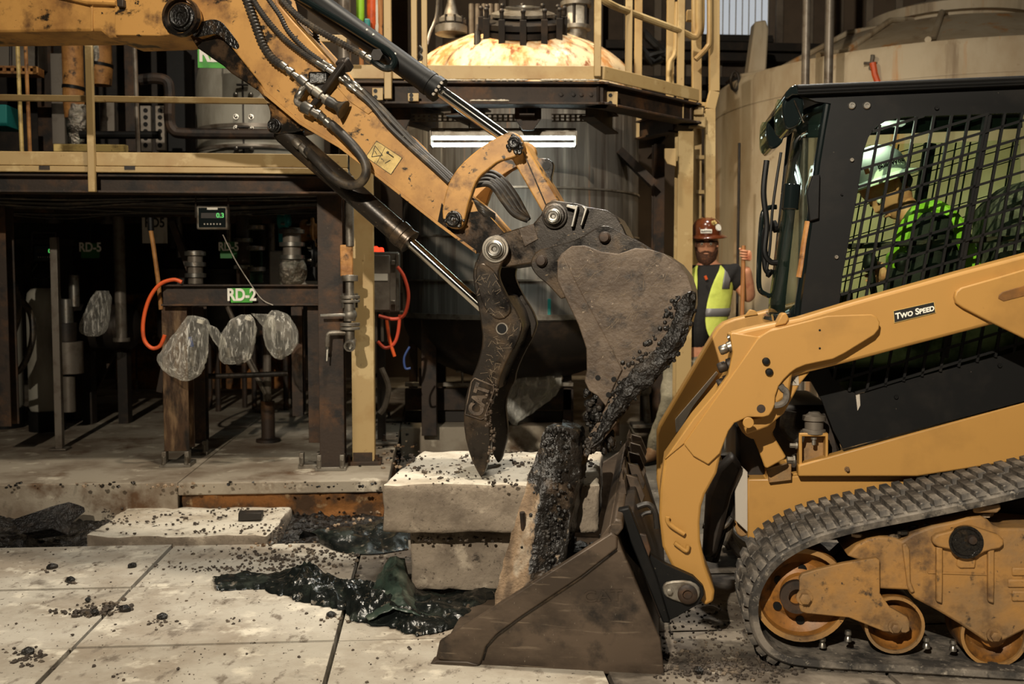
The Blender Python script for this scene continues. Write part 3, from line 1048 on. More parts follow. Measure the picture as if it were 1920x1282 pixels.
# upright pipes above the cross beam
ups = [('glass_column', 481, 412, 530, .045, 7.3, 'glass', 'clear glass process column with clamps behind the cross beam', 'column'),
       ('process_pipe', 367, 470, 532, .05, 7.0, 'pipe_grey', 'pale wrapped pipe rising behind the cross beam, left', 'pipe'),
       ('process_pipe', 548, 427, 500, .062, 7.1, 'pipe_grey', 'fat grey pipe with a bagged end above the cross beam', 'pipe'),
       ('process_pipe', 457, 380, 532, .05, 7.6, 'rust_steel', 'rusty square riser behind the green RD-5 sign', 'pipe')]
for nm, x, y0, y1, r, w, m, lab, ct in ups:
    p, q = bl(x, y1, w), bl(x, y0, w)
    t = thing(nm, (p.x, p.y, p.z), lab, ct)
    b = MB()
    b.cyl((p.x, p.y, p.z), (p.x, p.y, q.z), r, 18)
    b.build('tube', m, t, 40)
    for k in range(3):
        zz = p.z + (q.z - p.z) * (.18 + .33 * k)
        b = MB()
        b.lathe((p.x, p.y, zz), (0, 0, 1), [(r * .9, 0), (r * 1.4, .004), (r * 1.4, .03), (r * .9, .034)], 18)
        b.build('clamp', 'steel', t)
    if x == 548:
        b = MB()
        b.ball((p.x, p.y, p.z - .03), .1, 16, (1, 1, 1.15))
        b.jitter(.02, 14)
        b.build('bagged_end', 'foil', t, 30)
for k, (x0, x1, y0, y1, w, m, lab) in enumerate(((562, 597, 412, 455, 7.5, 'insulation', 'brown cast pump casing with bright bolts beside the mezzanine column'), (520, 545, 395, 430, 8.2, 'teal', 'teal motor barrel behind the fat grey pipe'), (565, 598, 455, 500, 7.4, 'black_paint', 'black motor under the brown pump casing'))):
    p, q = bl(x0, (y0 + y1) / 2, w), bl(x1, (y0 + y1) / 2, w)
    r = (y1 - y0) / 2 * w / FPX
    t = thing('pump' if k != 1 else 'motor', p, lab, 'pump' if k != 1 else 'motor')
    b = MB()
    L_ = (q - p).length
    b.lathe(p, q - p, [(r * .5, 0), (r * .9, .01), (r, .03), (r, L_ * .6), (r * 1.15, L_ * .62), (r * 1.15, L_ * .75), (r * .7, L_ * .8), (r * .6, L_)], 22)
    b.build('casing', m, t, 40)
    for a in range(6):
        b = MB()
        b.bolt(p + Vector((L_ * .72, -r * 1.05 * math.sin(a), r * 1.05 * math.cos(a))), (-1, 0, 0), .01, .03)
        b.build('bolt', 'steel', t)
    b = MB()
    b.box((p.x + L_ / 2, p.y, p.z - r - .05), L_ * .7, r, .1)
    b.build('foot', m, t)
# clutter shelf behind the beam
b = MB()
bbox(b, 505, 598, 470, 540, 7.9, 8.3)
tag(b.build('cabinet', 'cabinet_grey', None, 35, .01), 'grey cabinet standing behind the bagged pipe', 'cabinet')
b = MB()
bbox(b, 505, 560, 600, 665, 7.9, 8.2)
tag(b.build('junction_box', 'cabinet_grey', None, 35, .01), 'plain grey box behind the rightmost hanging bag', 'box')

# cables slung under the deck
b = MB()
random.seed(4)
for k in range(9):
    y = 372 + k * 3.4
    w = 6.7 + k * .14
    pipe(b, [(-40, y + random.uniform(-5, 5)), (110, y + random.uniform(0, 16)), (260, y + random.uniform(-5, 8)), (420, y + random.uniform(-3, 10)), (596, y + random.uniform(-6, 4))], w, random.uniform(.006, .016), 6)
tag(b.build('cable_bundle', 'hose_rubber'), 'dark bundle of cables slung under the mezzanine deck', 'cables', kind='stuff')
b = MB()
pipe(b, [(418, 440), (440, 485), (465, 525), (490, 560), (512, 572)], 6.5, .003, 6)
tag(b.build('thin_cable', 'grey_plate'), 'thin pale cable sagging in front of the cross beam', 'cable')

# orange hose
t = thing('orange_hose', bl(300, 650, 6.5), 'orange hose hanging in a loop left of the cross beam', 'hose')
b = MB()
pipe(b, [(341, 529), (325, 524), (300, 533), (280, 560), (269, 600), (270, 635), (284, 652), (300, 648), (309, 628)], 6.5, .012)
b.build('loop', 'orange_hose', t)
b = MB()
pipe(b, [(283, 432), (289, 470), (297, 530), (302, 580)], 6.62, .014)
b.build('drop', 'insulation', t)
b = MB()
pipe(b, [(282, 408), (283, 432)], 6.62, .02)
b.build('coupling', 'black_paint', t)


# plastic bags
def bag(pxs, w, depth, lab, nb=(0, 0), parts=(), wrinkle=1.0, seed=0, neck=None):
    """bag traced as left/right edges row by row, folded skin"""
    t = thing('plastic_bag', bl(pxs[0][0], pxs[0][1], w), lab, 'bag', None)
    b = MB()
    rings = []
    n = 34
    rows = spline([Vector((x0, x1, y)) for x0, x1, y in [(a, c, d) for a, d, c in pxs]], 6)
    tot = len(rows)
    for i, r in enumerate(rows):
        xa, xb, y = r
        c = (xa + xb) / 2
        hw = max((xb - xa) / 2, 1.0)
        ring = []
        f = min(1, hw / 22)
        for k in range(n):
            a = 2 * math.pi * k / n
            wr = 1 + .10 * wrinkle * math.sin(a * 7 + seed + i * .1) * f + .06 * wrinkle * noise.noise(Vector((math.cos(a) * 3, math.sin(a) * 3, i * .35 + seed)))
            p = bl(c + hw * math.cos(a) * wr, y, w)
            p += BLD.n * (math.sin(a) * hw * wr * depth * w / FPX)
            ring.append(p)
        rings.append(ring)
    b.loft(rings)
    b.jitter(.006 * wrinkle, 18, seed)
    b.build('skin', 'plastic_sheet' if w == 8.27 else 'plastic_bag', t, 60)
    for pr in parts:
        b = MB()
        kind, x, y, h, r, m = pr
        p = bl(x, y, w)
        b.cyl(p, p + Vector((.01, .01, -h)), r, 14)
        b.build(kind, m, t)
    if neck:
        b = MB()
        p = bl(neck[0], neck[1], w)
        b.ring(p - Vector((0, 0, .012)), (0.3, 0, 1), .012, .022, .022, 16)
        b.build('tie', 'white_plate', t)
    return t


bag([(352, 592, 368), (346, 600, 388), (335, 618, 392), (318, 640, 390), (303, 664, 388), (299, 678, 386), (308, 692, 380), (322, 704, 372), (338, 713, 356)], 6.42, .8, 'large clear plastic bag tied on the left valve, below the RD-2 beam', seed=1, neck=(375, 602), parts=[('tag', 356, 632, .06, .012, 'blue_hose'), ('nozzle', 358, 650, .12, .025, 'steel')])
bag([(384, 608, 390), (388, 614, 404), (395, 628, 416), (404, 644, 424), (412, 655, 420)], 6.44, .4, 'twisted clear bag tail between the two left bags', seed=2)
bag([(452, 590, 470), (436, 598, 476), (425, 612, 480), (416, 632, 478), (412, 655, 474), (413, 672, 466), (420, 682, 452)], 6.5, .8, 'middle clear plastic bag with tied mouth under the RD-2 sign', seed=3, neck=(465, 596), parts=[('nozzle', 428, 650, .06, .03, 'steel'), ('nozzle', 446, 668, .05, .025, 'dark_metal')])
bag([(472, 588, 500), (478, 594, 514), (492, 610, 514), (500, 628, 510), (502, 636, 508)], 6.48, .4, 'clear bag tail draped over the rightmost bag', seed=4)
bag([(510, 582, 522), (502, 592, 540), (494, 615, 554), (496, 640, 556), (505, 660, 546), (515, 672, 530)], 6.54, .8, 'rightmost of the clear bags hanging under the cross beam', seed=5, parts=[('nozzle', 524, 655, .06, .026, 'steel')])
bag([(180, 545, 204), (170, 560, 207), (160, 585, 205), (152, 605, 202), (152, 622, 196), (165, 630, 185)], 8.0, .7, 'dim clear bag hanging far left behind the orange hose', seed=6)
bag([(978, 665, 1022), (966, 680, 1036), (958, 700, 1046), (952, 720, 1046), (946, 745, 1030), (944, 770, 1000), (956, 790, 975), (966, 797, 970)], 8.27, .4, 'crumpled clear plastic bag on the floor behind the thumb', seed=7, wrinkle=2.0)

# valve on the column
v = thing('drain_valve', bl(655, 640, 6.34), 'grey flanged drain valve on a vertical pipe before the rusty column', 'valve')
xv, wv = 656, 6.34


def vc(name, y0, y1, r0, m='dull_steel', x=xv, n=18):
    b = MB()
    p, q = bl(x, y1, wv), bl(x, y0, wv)
    b.cyl((p.x, p.y, p.z), (p.x, p.y, q.z), r0, n)
    return b.build(name, m, v, 40, .002)


vc('pipe', 330, 462, .026)
vc('pipe', 515, 560, .026)
vc('clamp', 516, 527, .05)
vc('flange', 554, 560, .062)
vc('flange', 562, 567, .062)
vc('valve_body', 567, 602, .036)
vc('flange', 605, 611, .062)
vc('flange', 613, 618, .062)
vc('outlet', 618, 640, .03)
for a in range(4):
    b = MB()
    p = bl(xv, 568, wv)
    b.cyl(p + Vector((.05 * math.cos(a * 1.57 + .7), .05 * math.sin(a * 1.57 + .7), -.03)), p + Vector((.05 * math.cos(a * 1.57 + .7), .05 * math.sin(a * 1.57 + .7), .06)), .008, 8)
    b.build('stud', 'steel', v)
b = MB()
p = bl(xv, 590, wv)
b.ball(p, .045, 14)
b.build('ball_housing', 'dull_steel', v)
b = MB()
b.beam(p + Vector((-.02, -.03, 0)), bl(600, 591, wv - .03), .012, .018)
b.build('lever', 'steel', v, 35, .003)
b = MB()
p = bl(xv, 642, wv - .05)
b.lathe(p + Vector((0, .05, 0)), Vector((0, -1, -.35)), [(.028, -.03), (.032, .02), (.036, .05), (.036, .07), (.026, .07), (.024, .03)], 18)
b.build('cam_coupling', 'steel', v)
b = MB()
b.tube(spline([bl(652, 624, wv), bl(625, 624, wv), bl(616, 627, wv), bl(614, 640, wv), bl(614, 650, wv)], 5), .016, 10)
b.build('elbow', 'dull_steel', v)
b = MB()
b.cyl(bl(614, 648, wv), bl(614, 662, wv), .012, 10)
b.build('petcock', 'steel', v)
b = MB()
b.beam(bl(614, 655, wv - .02), bl(613, 677, wv - .02), .022, .008)
b.build('handle', 'white_plate', v, 35, .004)
b = MB()
bbox(b, 638, 661, 459, 518, 6.33, 6.38)
tag(b.build('support_block', 'insulation', None, 35, .006), 'rust-stained wooden block clamped between column and valve pipe', 'block')

# yellow column
cy = thing('cream_column', W(BLD.loc(bl(680, 870, 6.6))[0], .2, 6.66), 'patchy cream steel column with a rusty foot beside the drain valve', 'column')
column(661, 697, 206, 866, 6.6, 'cream_paint', 'shaft', cy)
u_ = BLD.loc(bl(680, 870, 6.6))[0]
b = MB()
b.box(W(u_, .212, 6.66), .24, .2, .024, (BLD.u, BLD.n, BLD.z))
b.build('base_plate', 'rust_steel', cy, 35, .003)
b = MB()
b.box(W(u_, .25, 6.597), .125, .006, .06, (BLD.u, BLD.n, BLD.z))
b.build('rust_skirt', 'rust_steel', cy)
for s in (-.09, .09):
    b = MB()
    b.bolt(W(u_ + s, .224, 6.6), (0, 0, 1), .012, .04)
    b.build('anchor_bolt', 'rust_steel', cy)
# loose plates lying by the column feet
for k, (x, y, w_, lab) in enumerate(((725, 788, .3, 'thin steel plate with studs lying behind the cream column'), (715, 832, .24, 'grey shim plate with a bolt beside the cream column foot'), (500, 770, .22, 'grey shim plate behind the stand leg foot'))):
    p = G(x, y, .205)
    t = thing('shim_plate', p, lab, 'plate')
    b = MB()
    b.box(p + Vector((0, 0, .01)), w_, .16, .02, (BLD.u, BLD.n, BLD.z))
    b.build('plate', 'dull_steel', t, 35, .003)
    b = MB()
    b.bolt(p + Vector((.02, 0, .02)), (0, 0, 1), .013, .05)
    b.build('bolt', 'rust_steel', t)

# electrical cabinet with red lamp
ec = thing('control_cabinet', bl(722, 585, 7.2), 'grey electrical cabinet with red lamp between cream column and vessel', 'cabinet')
b = MB()
bbox(b, 696, 748, 472, 585, 7.2, 7.45)
b.build('enclosure', 'cabinet_grey', ec, 35, .01)
b = MB()
bbox(b, 699, 731, 478, 582, 7.18, 7.2)
b.build('door', 'cabinet_grey', ec, 35, .006)
b = MB()
bbox(b, 700, 727, 513, 526, 7.175, 7.18)
b.build('label_plate', 'white_plate', ec)
b = MB()
bbox(b, 743, 748, 476, 583, 7.17, 7.2)
b.build('hinge_edge', 'steel', ec, 35, .003)
for y in (492, 567):
    b = MB()
    bbox(b, 733, 741, y - 4, y + 4, 7.17, 7.2)
    b.build('latch', 'steel', ec, 35, .003)
p = bl(704, 467, 7.3)
b = MB()
b.lathe((p.x, p.y, p.z - .03), (0, 0, 1), [(.026, 0), (.03, .012), (.026, .04), (.012, .05)], 14)
b.lathe((p.x + .04, p.y, p.z - .03), (0, 0, 1), [(.018, 0), (.022, .012), (.018, .035), (.01, .042)], 14)
b.build('beacon', 'red_lamp', ec)
b = MB()
for x in (704, 716, 728):
    pipe(b, [(x, 585), (x + 1, 640)], 7.25, .012, 8)
b.build('conduit', 'pipe_grey', ec)
b = MB()
b.beam(bl(714, 585, 7.5), W(BLD.loc(bl(714, 585, 7.5))[0], .2, 7.5), .06, .06, BLD.n)
b.build('stand_post', 'dark_metal', ec, 35, .003)
for k, (pts, m, lab) in enumerate((([(745, 500), (758, 520), (766, 555), (758, 590), (738, 598), (710, 592)], 'red_hose', 'red air hose arching out of the grey electrical cabinet'),
                                   ([(750, 590), (746, 625), (738, 645), (722, 652), (708, 640)], 'red_hose', 'lower red hose loop below the electrical cabinet'),
                                   ([(725, 600), (730, 635), (740, 668)], 'orange_hose', 'short straight orange hose end dangling below the cabinet'),
                                   ([(715, 690), (728, 725), (722, 760), (712, 775)], 'pipe_grey', 'grey flexible conduit near the floor behind the cream column'),
                                   ([(768, 650), (758, 670), (760, 690), (770, 690)], 'blue_hose', 'thin blue hose hanging beside the vessel stand'))):
    b = MB()
    pipe(b, pts, 7.12, .012 if k < 3 else (.02 if k == 3 else .008), 8)
    tag(b.build('air_hose' if k < 3 else ('conduit' if k == 3 else 'air_hose'), m), lab, 'hose' if k != 3 else 'conduit')

# ================================================================ upper deck equipment (behind the guard rail)
WU = 8.2
items = []
for k, (x, y0, y1, w, r, lab) in enumerate(((139, 60, 222, 8.0, .075, 'amber lagged pipe with black straps and foil end, left of the rail post'), (190, 60, 160, 8.4, .085, 'lagged pipe half wrapped in crinkled foil, right of the rail post'))):
    p, q = bl(x, y1, w), bl(x, y0, w)
    t = thing('lagged_pipe', (p.x, p.y, p.z), lab, 'pipe')
    b = MB()
    h = q.z - p.z + .8
    b.lathe((p.x, p.y, p.z), (0, 0, 1), [(r * .9, 0), (r * 1.05, h * .1), (r, h * .2), (r * 1.03, h * .5), (r, h)], 20)
    b.build('lagging', 'insulation', t, 50)
    b = MB()
    if k == 0:
        b.lathe((p.x + .01, p.y, p.z - .22), (.06, 0, 1), [(r * .5, 0), (r * .75, .05), (r * 1.08, .22), (r * 1.06, .32)], 20)
    else:
        b.lathe((p.x - .02, p.y - .005, p.z + .1), (0, 0, 1), [(r * .9, 0), (r * 1.03, .1), (r * 1.0, .3), (r * .9, .8)], 20)
    b.jitter(.012, 30)
    b.build('foil_wrap', 'foil', t, 25)
    for f in ((.15, .42) if k == 0 else (.12,)):
        b = MB()
        b.ring((p.x, p.y, p.z + h * f), (.12, 0, 1), r, r * 1.1, .025, 22)
        b.build('strap', 'black_paint', t)
for k, (x0, x1, m, r, lab) in enumerate(((38, 46, 'decal_yellow', .014, 'thin cream pipe standing on the mezzanine at far left'), (54, 60, 'insulation', .013, 'thin amber pipe beside the cream pipe on the mezzanine'), (257, 263, 'pipe_grey', .016, 'slim grey tube rising behind the mezzanine mid rail'))):
    b = MB()
    p = bl((x0 + x1) / 2, 284, 7.4)
    b.tube([(p.x, p.y, z_b + .02), (p.x - .02, p.y, 3.6)], r, 8)
    tag(b.build('thin_pipe', m), lab, 'pipe')
t = thing('cable_tray', bl(34, 135, 7.8), 'yellow perforated cable tray at the upper left', 'tray')
b = MB()
bbox(b, -40, 68, 124, 126, 7.8, 7.95)
bbox(b, -40, 68, 134, 137, 7.8, 7.95)
for k in range(8):
    bbox(b, -40 + k * 15, -34 + k * 15, 125, 136, 7.8, 7.81)
bbox(b, 62, 68, 125, 136, 7.8, 7.95)
b.build('tray', 'insulation', t, 35)
b = MB()
b.tube([bl(20, 125, 7.9), bl(20, -120, 7.9)], .012, 8)
b.build('hanger', 'dark_metal', t)
for k, (x0, x1, y0, y1, w, m, nm, lab, ct) in enumerate(((-30, 12, 196, 236, 7.9, 'teal', 'equipment_box', 'teal box at the far left behind the mezzanine rail', 'box'),
                                                        (-60, 70, 40, 124, 8.6, 'cabinet_grey', 'wall_cabinet', 'dull cabinet above the yellow cable tray', 'cabinet'),
                                                        (72, 92, -40, 284, 8.8, 'rust_steel', 'steel_upright', 'dark steel upright left of the amber lagged pipe', 'post'),
                                                        (236, 252, -40, 284, 8.6, 'rust_steel', 'steel_upright', 'dark steel upright right of the foil wrapped pipe', 'post'),
                                                        (264, 282, 198, 284, 8.3, 'cabinet_grey', 'perforated_strip', 'left perforated metal strip behind the mezzanine rail', 'strip'),
                                                        (292, 308, 198, 282, 8.3, 'pipe_grey', 'perforated_strip', 'right perforated metal strip beside the brown bent pipe', 'strip'),
                                                        (100, 236, 271, 284, 7.6, 'decal_yellow', 'timber_plank', 'yellowish plank lying behind the mezzanine kick plate', 'plank'),
                                                        (98, 118, 100, 270, 8.7, 'cabinet_grey', 'panel_board', 'tall thin grey panel behind the amber lagged pipe', 'panel'),
                                                        (188, 214, 190, 255, 8.7, 'pipe_grey', 'riser_duct', 'spotted grey duct below the foil wrapped pipe', 'duct'),
                                                        (315, 345, 90, 284, 9.45, 'black_paint', 'dark_cabinet', 'black cabinet behind the brown bent pipe', 'cabinet'))):
    b = MB()
    bbox(b, x0, x1, y0, y1, w, w + (.3 if ct in ('box', 'cabinet') else .06))
    o = b.build(nm, m, None, 35, .005)
    tag(o, lab, ct)
    if ct == 'strip':
        h = MB()
        for q in range(6):
            c0 = bl((x0 + x1) / 2, y0 + 9 + q * 13, w)
            h.cyl(c0 + Vector((0, -.004, 0)), c0 + Vector((0, .01, 0)), .018, 12)
        h.build('hole', 'black_paint', o)
b = MB()
pipe(b, [(262, 150), (290, 147), (312, 152), (318, 172), (318, 225), (326, 245), (345, 250), (420, 251), (560, 252)], 7.7, .04)
tag(b.build('bent_pipe', 'rust_steel'), 'brown pipe bending down and running across the white tote', 'pipe')
b = MB()
pipe(b, [(150, 253), (190, 253), (300, 253)], 7.9, .03)
tag(b.build('low_pipe', 'black_paint'), 'black horizontal pipe low behind the mezzanine rail', 'pipe')
# pale tote vessel with clamp rows
t = thing('tote_vessel', bl(430, 284, 7.9), 'pale grey tote vessel with rows of clamps behind the excavator stick', 'vessel')
p, q = BLD.loc(bl(338, 284, 8.0)), BLD.loc(bl(590, 120, 8.0))
b = MB()
uc, r_ = (p[0] + q[0]) / 2, (q[0] - p[0]) / 2
b.lathe(W(uc, z_b + .03, 8.6), (0, 0, 1), [(r_, 0), (r_, q[1] - z_b - .1), (r_ * .96, q[1] - z_b), (r_ * .8, q[1] - z_b + .08), (r_ * .3, q[1] - z_b + .14)], 40)
b.build('shell', 'white_tote', t, 50)
b = MB()
us = BLD.loc(bl(452, 200, 8.0))[0]
sd = us - uc
ws = 8.6 - math.sqrt(max(r_ * r_ - sd * sd, 0.01)) - .004
b.box(W(us, 2.7, ws), .012, .012, 1.2, (BLD.u, BLD.n, BLD.z))
b.build('seam', 'dark_metal', t)
for y in (160, 238, 278):
    b = MB()
    zc = zline(y, 452, ws)
    b.box(W(us, zc, ws - .02), .09, .02, .016, (BLD.u, BLD.n, BLD.z))
    b.build('clamp', 'dark_metal', t, 35, .003)
for y in (178, 219, 240, 279):
    for s in (-.055, .06):
        b = MB()
        b.bolt(W(us + s, zline(y, 452, ws), ws), -BLD.n, .014, .03)
        b.build('bolt', 'steel', t)
for y in (245, 284):
    b = MB()
    zc = zline(y, 452, ws) + .03
    b.ring(W(uc, zc, 8.6), (0, 0, 1), r_, r_ + .012, .03, 40)
    b.build('hoop', 'pipe_grey', t)
t = thing('equipment_sign', bl(398, 127, 7.4), 'green sign with white letter partly hidden by the excavator stick', 'sign')
b = MB()
bbox(b, 371, 440, 70, 127, 7.4, 7.41)
b.build('plate', 'sign_green', t)
text('lettering', 'RD-5', .17, bl(410, 101, 7.397), BLD.u, BLD.z, 'decal_white', t, .001, .006, .75)
b = MB()
b.tube([bl(372, 75, 7.42), bl(372, -140, 7.42)], .008, 6)
b.build('hanger', 'dark_metal', t)
b = MB()
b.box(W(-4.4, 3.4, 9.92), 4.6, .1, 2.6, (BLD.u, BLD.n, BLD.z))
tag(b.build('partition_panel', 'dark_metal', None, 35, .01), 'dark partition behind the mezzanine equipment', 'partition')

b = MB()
b.box(W(-3.0, 1.62, 10.2), 5.6, .05, .72, (BLD.u, BLD.n, BLD.z))  # dark sheet added to deepen the shade of the bay
tag(b.build('shade_panel', 'dark_metal', None, 35, .01), 'long dark sheet added for the deep shade at the back under the mezzanine', 'panel')
# ================================================================ REACTOR PLATFORM (centre)
rp = thing('reactor_platform', Vector((.1, 6.6, .2)), 'octagonal cream railed platform on rusty beams around the domed vessel', 'platform')


def hz(py, px, Y):
    return P(px, py, Y).z


c0, c1, c2, c3 = Vector((-1.20, 6.62, 0)), Vector((.60, 6.66, 0)), Vector((1.36, 7.46, 0)), Vector((1.42, 9.6, 0))
zk0, zk1 = hz(147, 960, 6.62), hz(121, 960, 6.62)        # toe board
zb1, zb0 = hz(153, 960, 6.66), hz(196, 960, 6.66)        # edge beam
UPV = Vector((0, 0, 1))


def wall_strip(name, a, c, z0, z1, t, m, parent=rp, off=0.0, bevel=.004):
    d = (c - a)
    n = Vector((-d.y, d.x, 0)).normalized()      # inwards
    b = MB()
    mid = (a + c) / 2 + n * (off + t / 2)
    b.box((mid.x, mid.y, (z0 + z1) / 2), d.length, t, z1 - z0, (d.normalized(), n, UPV))
    return b.build(name, m, parent, 35, bevel)


def edge_beam(a, c, z0, z1, parent=rp):
    d = c - a
    n = Vector((-d.y, d.x, 0)).normalized()
    b = MB()
    for z in (z0 + .008, z1 - .008):
        mid = (a + c) / 2 + n * .07
        b.box((mid.x, mid.y, z), d.length + .06, .15, .016, (d.normalized(), n, UPV))
    mid = (a + c) / 2 + n * .06
    b.box((mid.x, mid.y, (z0 + z1) / 2), d.length, .014, z1 - z0 - .03, (d.normalized(), n, UPV))
    return b.build('edge_beam', 'rust_steel', parent, 35, .003)


for a, c in ((c0, c1), (c1, c2), (c2, c3)):
    wall_strip('toe_board', a, c, zk0, zk1, .012, 'cream_paint')
    edge_beam(a, c, zb0, zb1)
wall_strip('toe_board', Vector((c0.x - .25, 6.62, 0)), c0, zk0 - .05, zk1 - .05, .012, 'cream_paint')
# deck of expanded metal with a round hole for the vessel
b = MB()
n = 48
R0 = 1.12
cx, cy = .07, 8.55
ins, outs = [], []
poly = [(-1.2, 6.7), (.58, 6.72), (1.32, 7.5), (1.38, 9.55), (.6, 10.3), (-1.2, 10.3)]


def hit(a):
    dx, dy = math.cos(a), math.sin(a)
    best = 9
    for i in range(len(poly)):
        (x1, y1), (x2, y2) = poly[i], poly[(i + 1) % len(poly)]
        den = dx * (y2 - y1) - dy * (x2 - x1)
        if abs(den) < 1e-9:
            continue
        t = ((x1 - cx) * (y2 - y1) - (y1 - cy) * (x2 - x1)) / den
        u = ((x1 - cx) * dy - (y1 - cy) * dx) / den
        if t > 0 and -1e-6 <= u <= 1 + 1e-6:
            best = min(best, t)
    return best


zd = zb1 - .02
for k in range(n):
    a = 2 * math.pi * k / n
    t = hit(a)
    ins.append((cx + R0 * math.cos(a), cy + R0 * math.sin(a)))
    outs.append((cx + t * math.cos(a), cy + t * math.sin(a)))
for z, fl_ in ((zd, 0), (zd - .02, 1)):
    A = [b.bm.verts.new((x, y, z)) for x, y in ins]
    O = [b.bm.verts.new((x, y, z)) for x, y in outs]
    for k in range(n):
        b.face([A[k], O[k], O[(k + 1) % n], A[(k + 1) % n]])
b.build('deck', 'dark_metal', rp)
# radial joists and gussets under the deck
for a_, b_ in (((-.9, 6.8), (-.55, 7.6)), ((.1, 6.8), (.1, 7.4)), ((.5, 6.9), (.75, 7.7)), ((-.4, 6.8), (-.2, 7.5)), ((1.2, 7.6), (1.0, 8.0))):
    b = MB()
    b.ibeam((a_[0], a_[1], zd - .1), (b_[0], b_[1], zd - .1), .1, .14)
    b.build('joist', 'rust_steel', rp)
for px0, px1 in ((735, 770), (965, 1015)):
    q0, q1 = P(px0, 200, 6.9), P(px1, 200, 6.9)
    b = MB()
    w_ = q1.x - q0.x
    b.prism([(q0.x, 6.9, zb0 + .02), (q1.x, 6.9, zb0 + .02), (q1.x, 6.9, zb0 - .05), (q0.x + w_ * .7, 6.9, zb0 - .13), (q0.x + w_ * .3, 6.9, zb0 - .13), (q0.x, 6.9, zb0 - .05)], (0, .02, 0))
    b.build('gusset', 'rust_steel', rp, 35, .003)
# expanded metal lip hanging below the beam (the lit perforated strip)
for xa, xb in ((-1.05, -.32), (-.17, .07), (.29, .53)):
    b = MB()
    n_ = int((xb - xa) / .036)
    for k in range(n_):
        b.box((xa + k * .036, 6.98, zb0 - .035), .016, .006, .05)
    for dz in (-.058, -.035, -.012):
        b.box(((xa + xb) / 2 - .02, 6.98, zb0 + dz), xb - xa, .005, .008)
    b.build('perforated_strip', 'dull_steel', rp)
# chequered patches of spilt resin on the beam flange
b = MB()
random.seed(5)
for x0, x1, z in ((.2, .55, zb1 + .0), (-.25, -.02, zb0 + .016), (-.5, .1, zb1)):
    x = x0
    while x < x1:
        b.ball((x, 6.64, z + .006), random.uniform(.008, .018), 6, (1.6, 1, .5))
        x += .018
b.build('spill_crust', 'slab_concrete', rp)
for x in (1052, 1075, 1090, 1108, 870, 868):
    b = MB()
    b.bolt(P(x, 178, 6.715), (0, -1, 0), .014, .02)
    b.build('bolt', 'rust_steel', rp)


def rpost(a, z0, z1, w, parent=rp, name='rail_post', dirn=None):
    b = MB()
    b.box((a.x, a.y, (z0 + z1) / 2), w, w * .8, z1 - z0, None)
    return b.build(name, 'cream_paint', parent, 35, .004)


TOP = 4.0
for px, Y, py0, py1, w in ((728, 6.6, -60, 186, .048), (777, 6.62, -60, 128, .038), (796, 6.62, -60, 128, .036), (1120, 6.62, -60, 144, .045), (1178, 7.02, -60, 205, .046), (1275, 7.42, -60, 226, .05)):
    p = P(px, py1, Y)
    rpost(Vector((p.x, p.y, 0)), p.z, max(P(px, py0, Y).z, 3.3), w)
for a, py, Y in ((765, 80, 6.6), (1178, 0, 7.0)):
    pass
b = MB()
b.tube(spline([P(1096, -32, 6.62), P(1120, -8, 6.62), P(1145, 8, 6.7), P(1178, 22, 7.02), P(1275, 58, 7.42), P(1300, 69, 7.5), P(1310, 60, 7.5), P(1310, 20, 7.5), P(1311, -60, 7.5)], 5), .024, 10)
b.build('hand_rail', 'cream_paint', rp)
for x, Y, y0, y1 in ((708, 6.58, 165, 188), (775, 6.6, 175, 190), (1148, 6.75, 172, 200)):
    b = MB()
    p, q = P(x - 10, y1, Y), P(x + 10, y0, Y)
    b.box(((p.x + q.x) / 2, Y, (p.z + q.z) / 2), q.x - p.x, .012, q.z - p.z)
    o = b.build('clip_plate', 'cream_paint', rp, 35, .003)
    b = MB()
    for s in (.25, .75):
        b.cyl((p.x + .022, Y - .009, p.z + (q.z - p.z) * s), (p.x + .022, Y - .004, p.z + (q.z - p.z) * s), .013, 12)
    b.build('hole', 'black_paint', o)
b = MB()
for k, (y0, y1) in enumerate(((86, 100), (100, 114))):
    b.tube([P(786 + 5 * math.sin(t * .5), y0 + (y1 - y0) * t / 6, 6.6) for t in range(7)], .008, 6)
b.build('chain', 'steel', rp)
# right-hand columns
col = column(1266, 1301, 246, 868, 7.35, 'cream_paint', 'column', rp)
b = MB()
p, q = P(1246, 312, 7.3), P(1268, 278, 7.3)
b.prism([(q.x, 7.3, p.z), (p.x + .02, 7.3, p.z + .02), (p.x, 7.3, p.z + .06), (p.x, 7.3, q.z), (q.x, 7.3, q.z)], (0, .02, 0))
b.build('gusset', 'cream_paint', rp, 35, .003)
column(1222, 1247, 270, 820, 8.2, 'rust_steel', 'column', rp)
b = MB()
b.beam(P(1160, 282, 8.1), P(1225, 345, 8.1), .12, .06)
b.build('brace', 'rust_steel', rp)

# access ladder with hoop
ld = thing('access_ladder', P(1315, 830, 7.9), 'cream steel access ladder with curved hand grips right of the platform', 'ladder')


def stile(pts, w, name, Y):
    b = MB()
    for i in range(len(pts) - 1):
        (x0, y0), (x1, y1) = pts[i], pts[i + 1]
        b.beam(P(x0, y0, Y), P(x1, y1, Y), w, .06, Vector((0, 1, 0)))
    return b.build(name, 'cream_paint', ld, 35, .004)


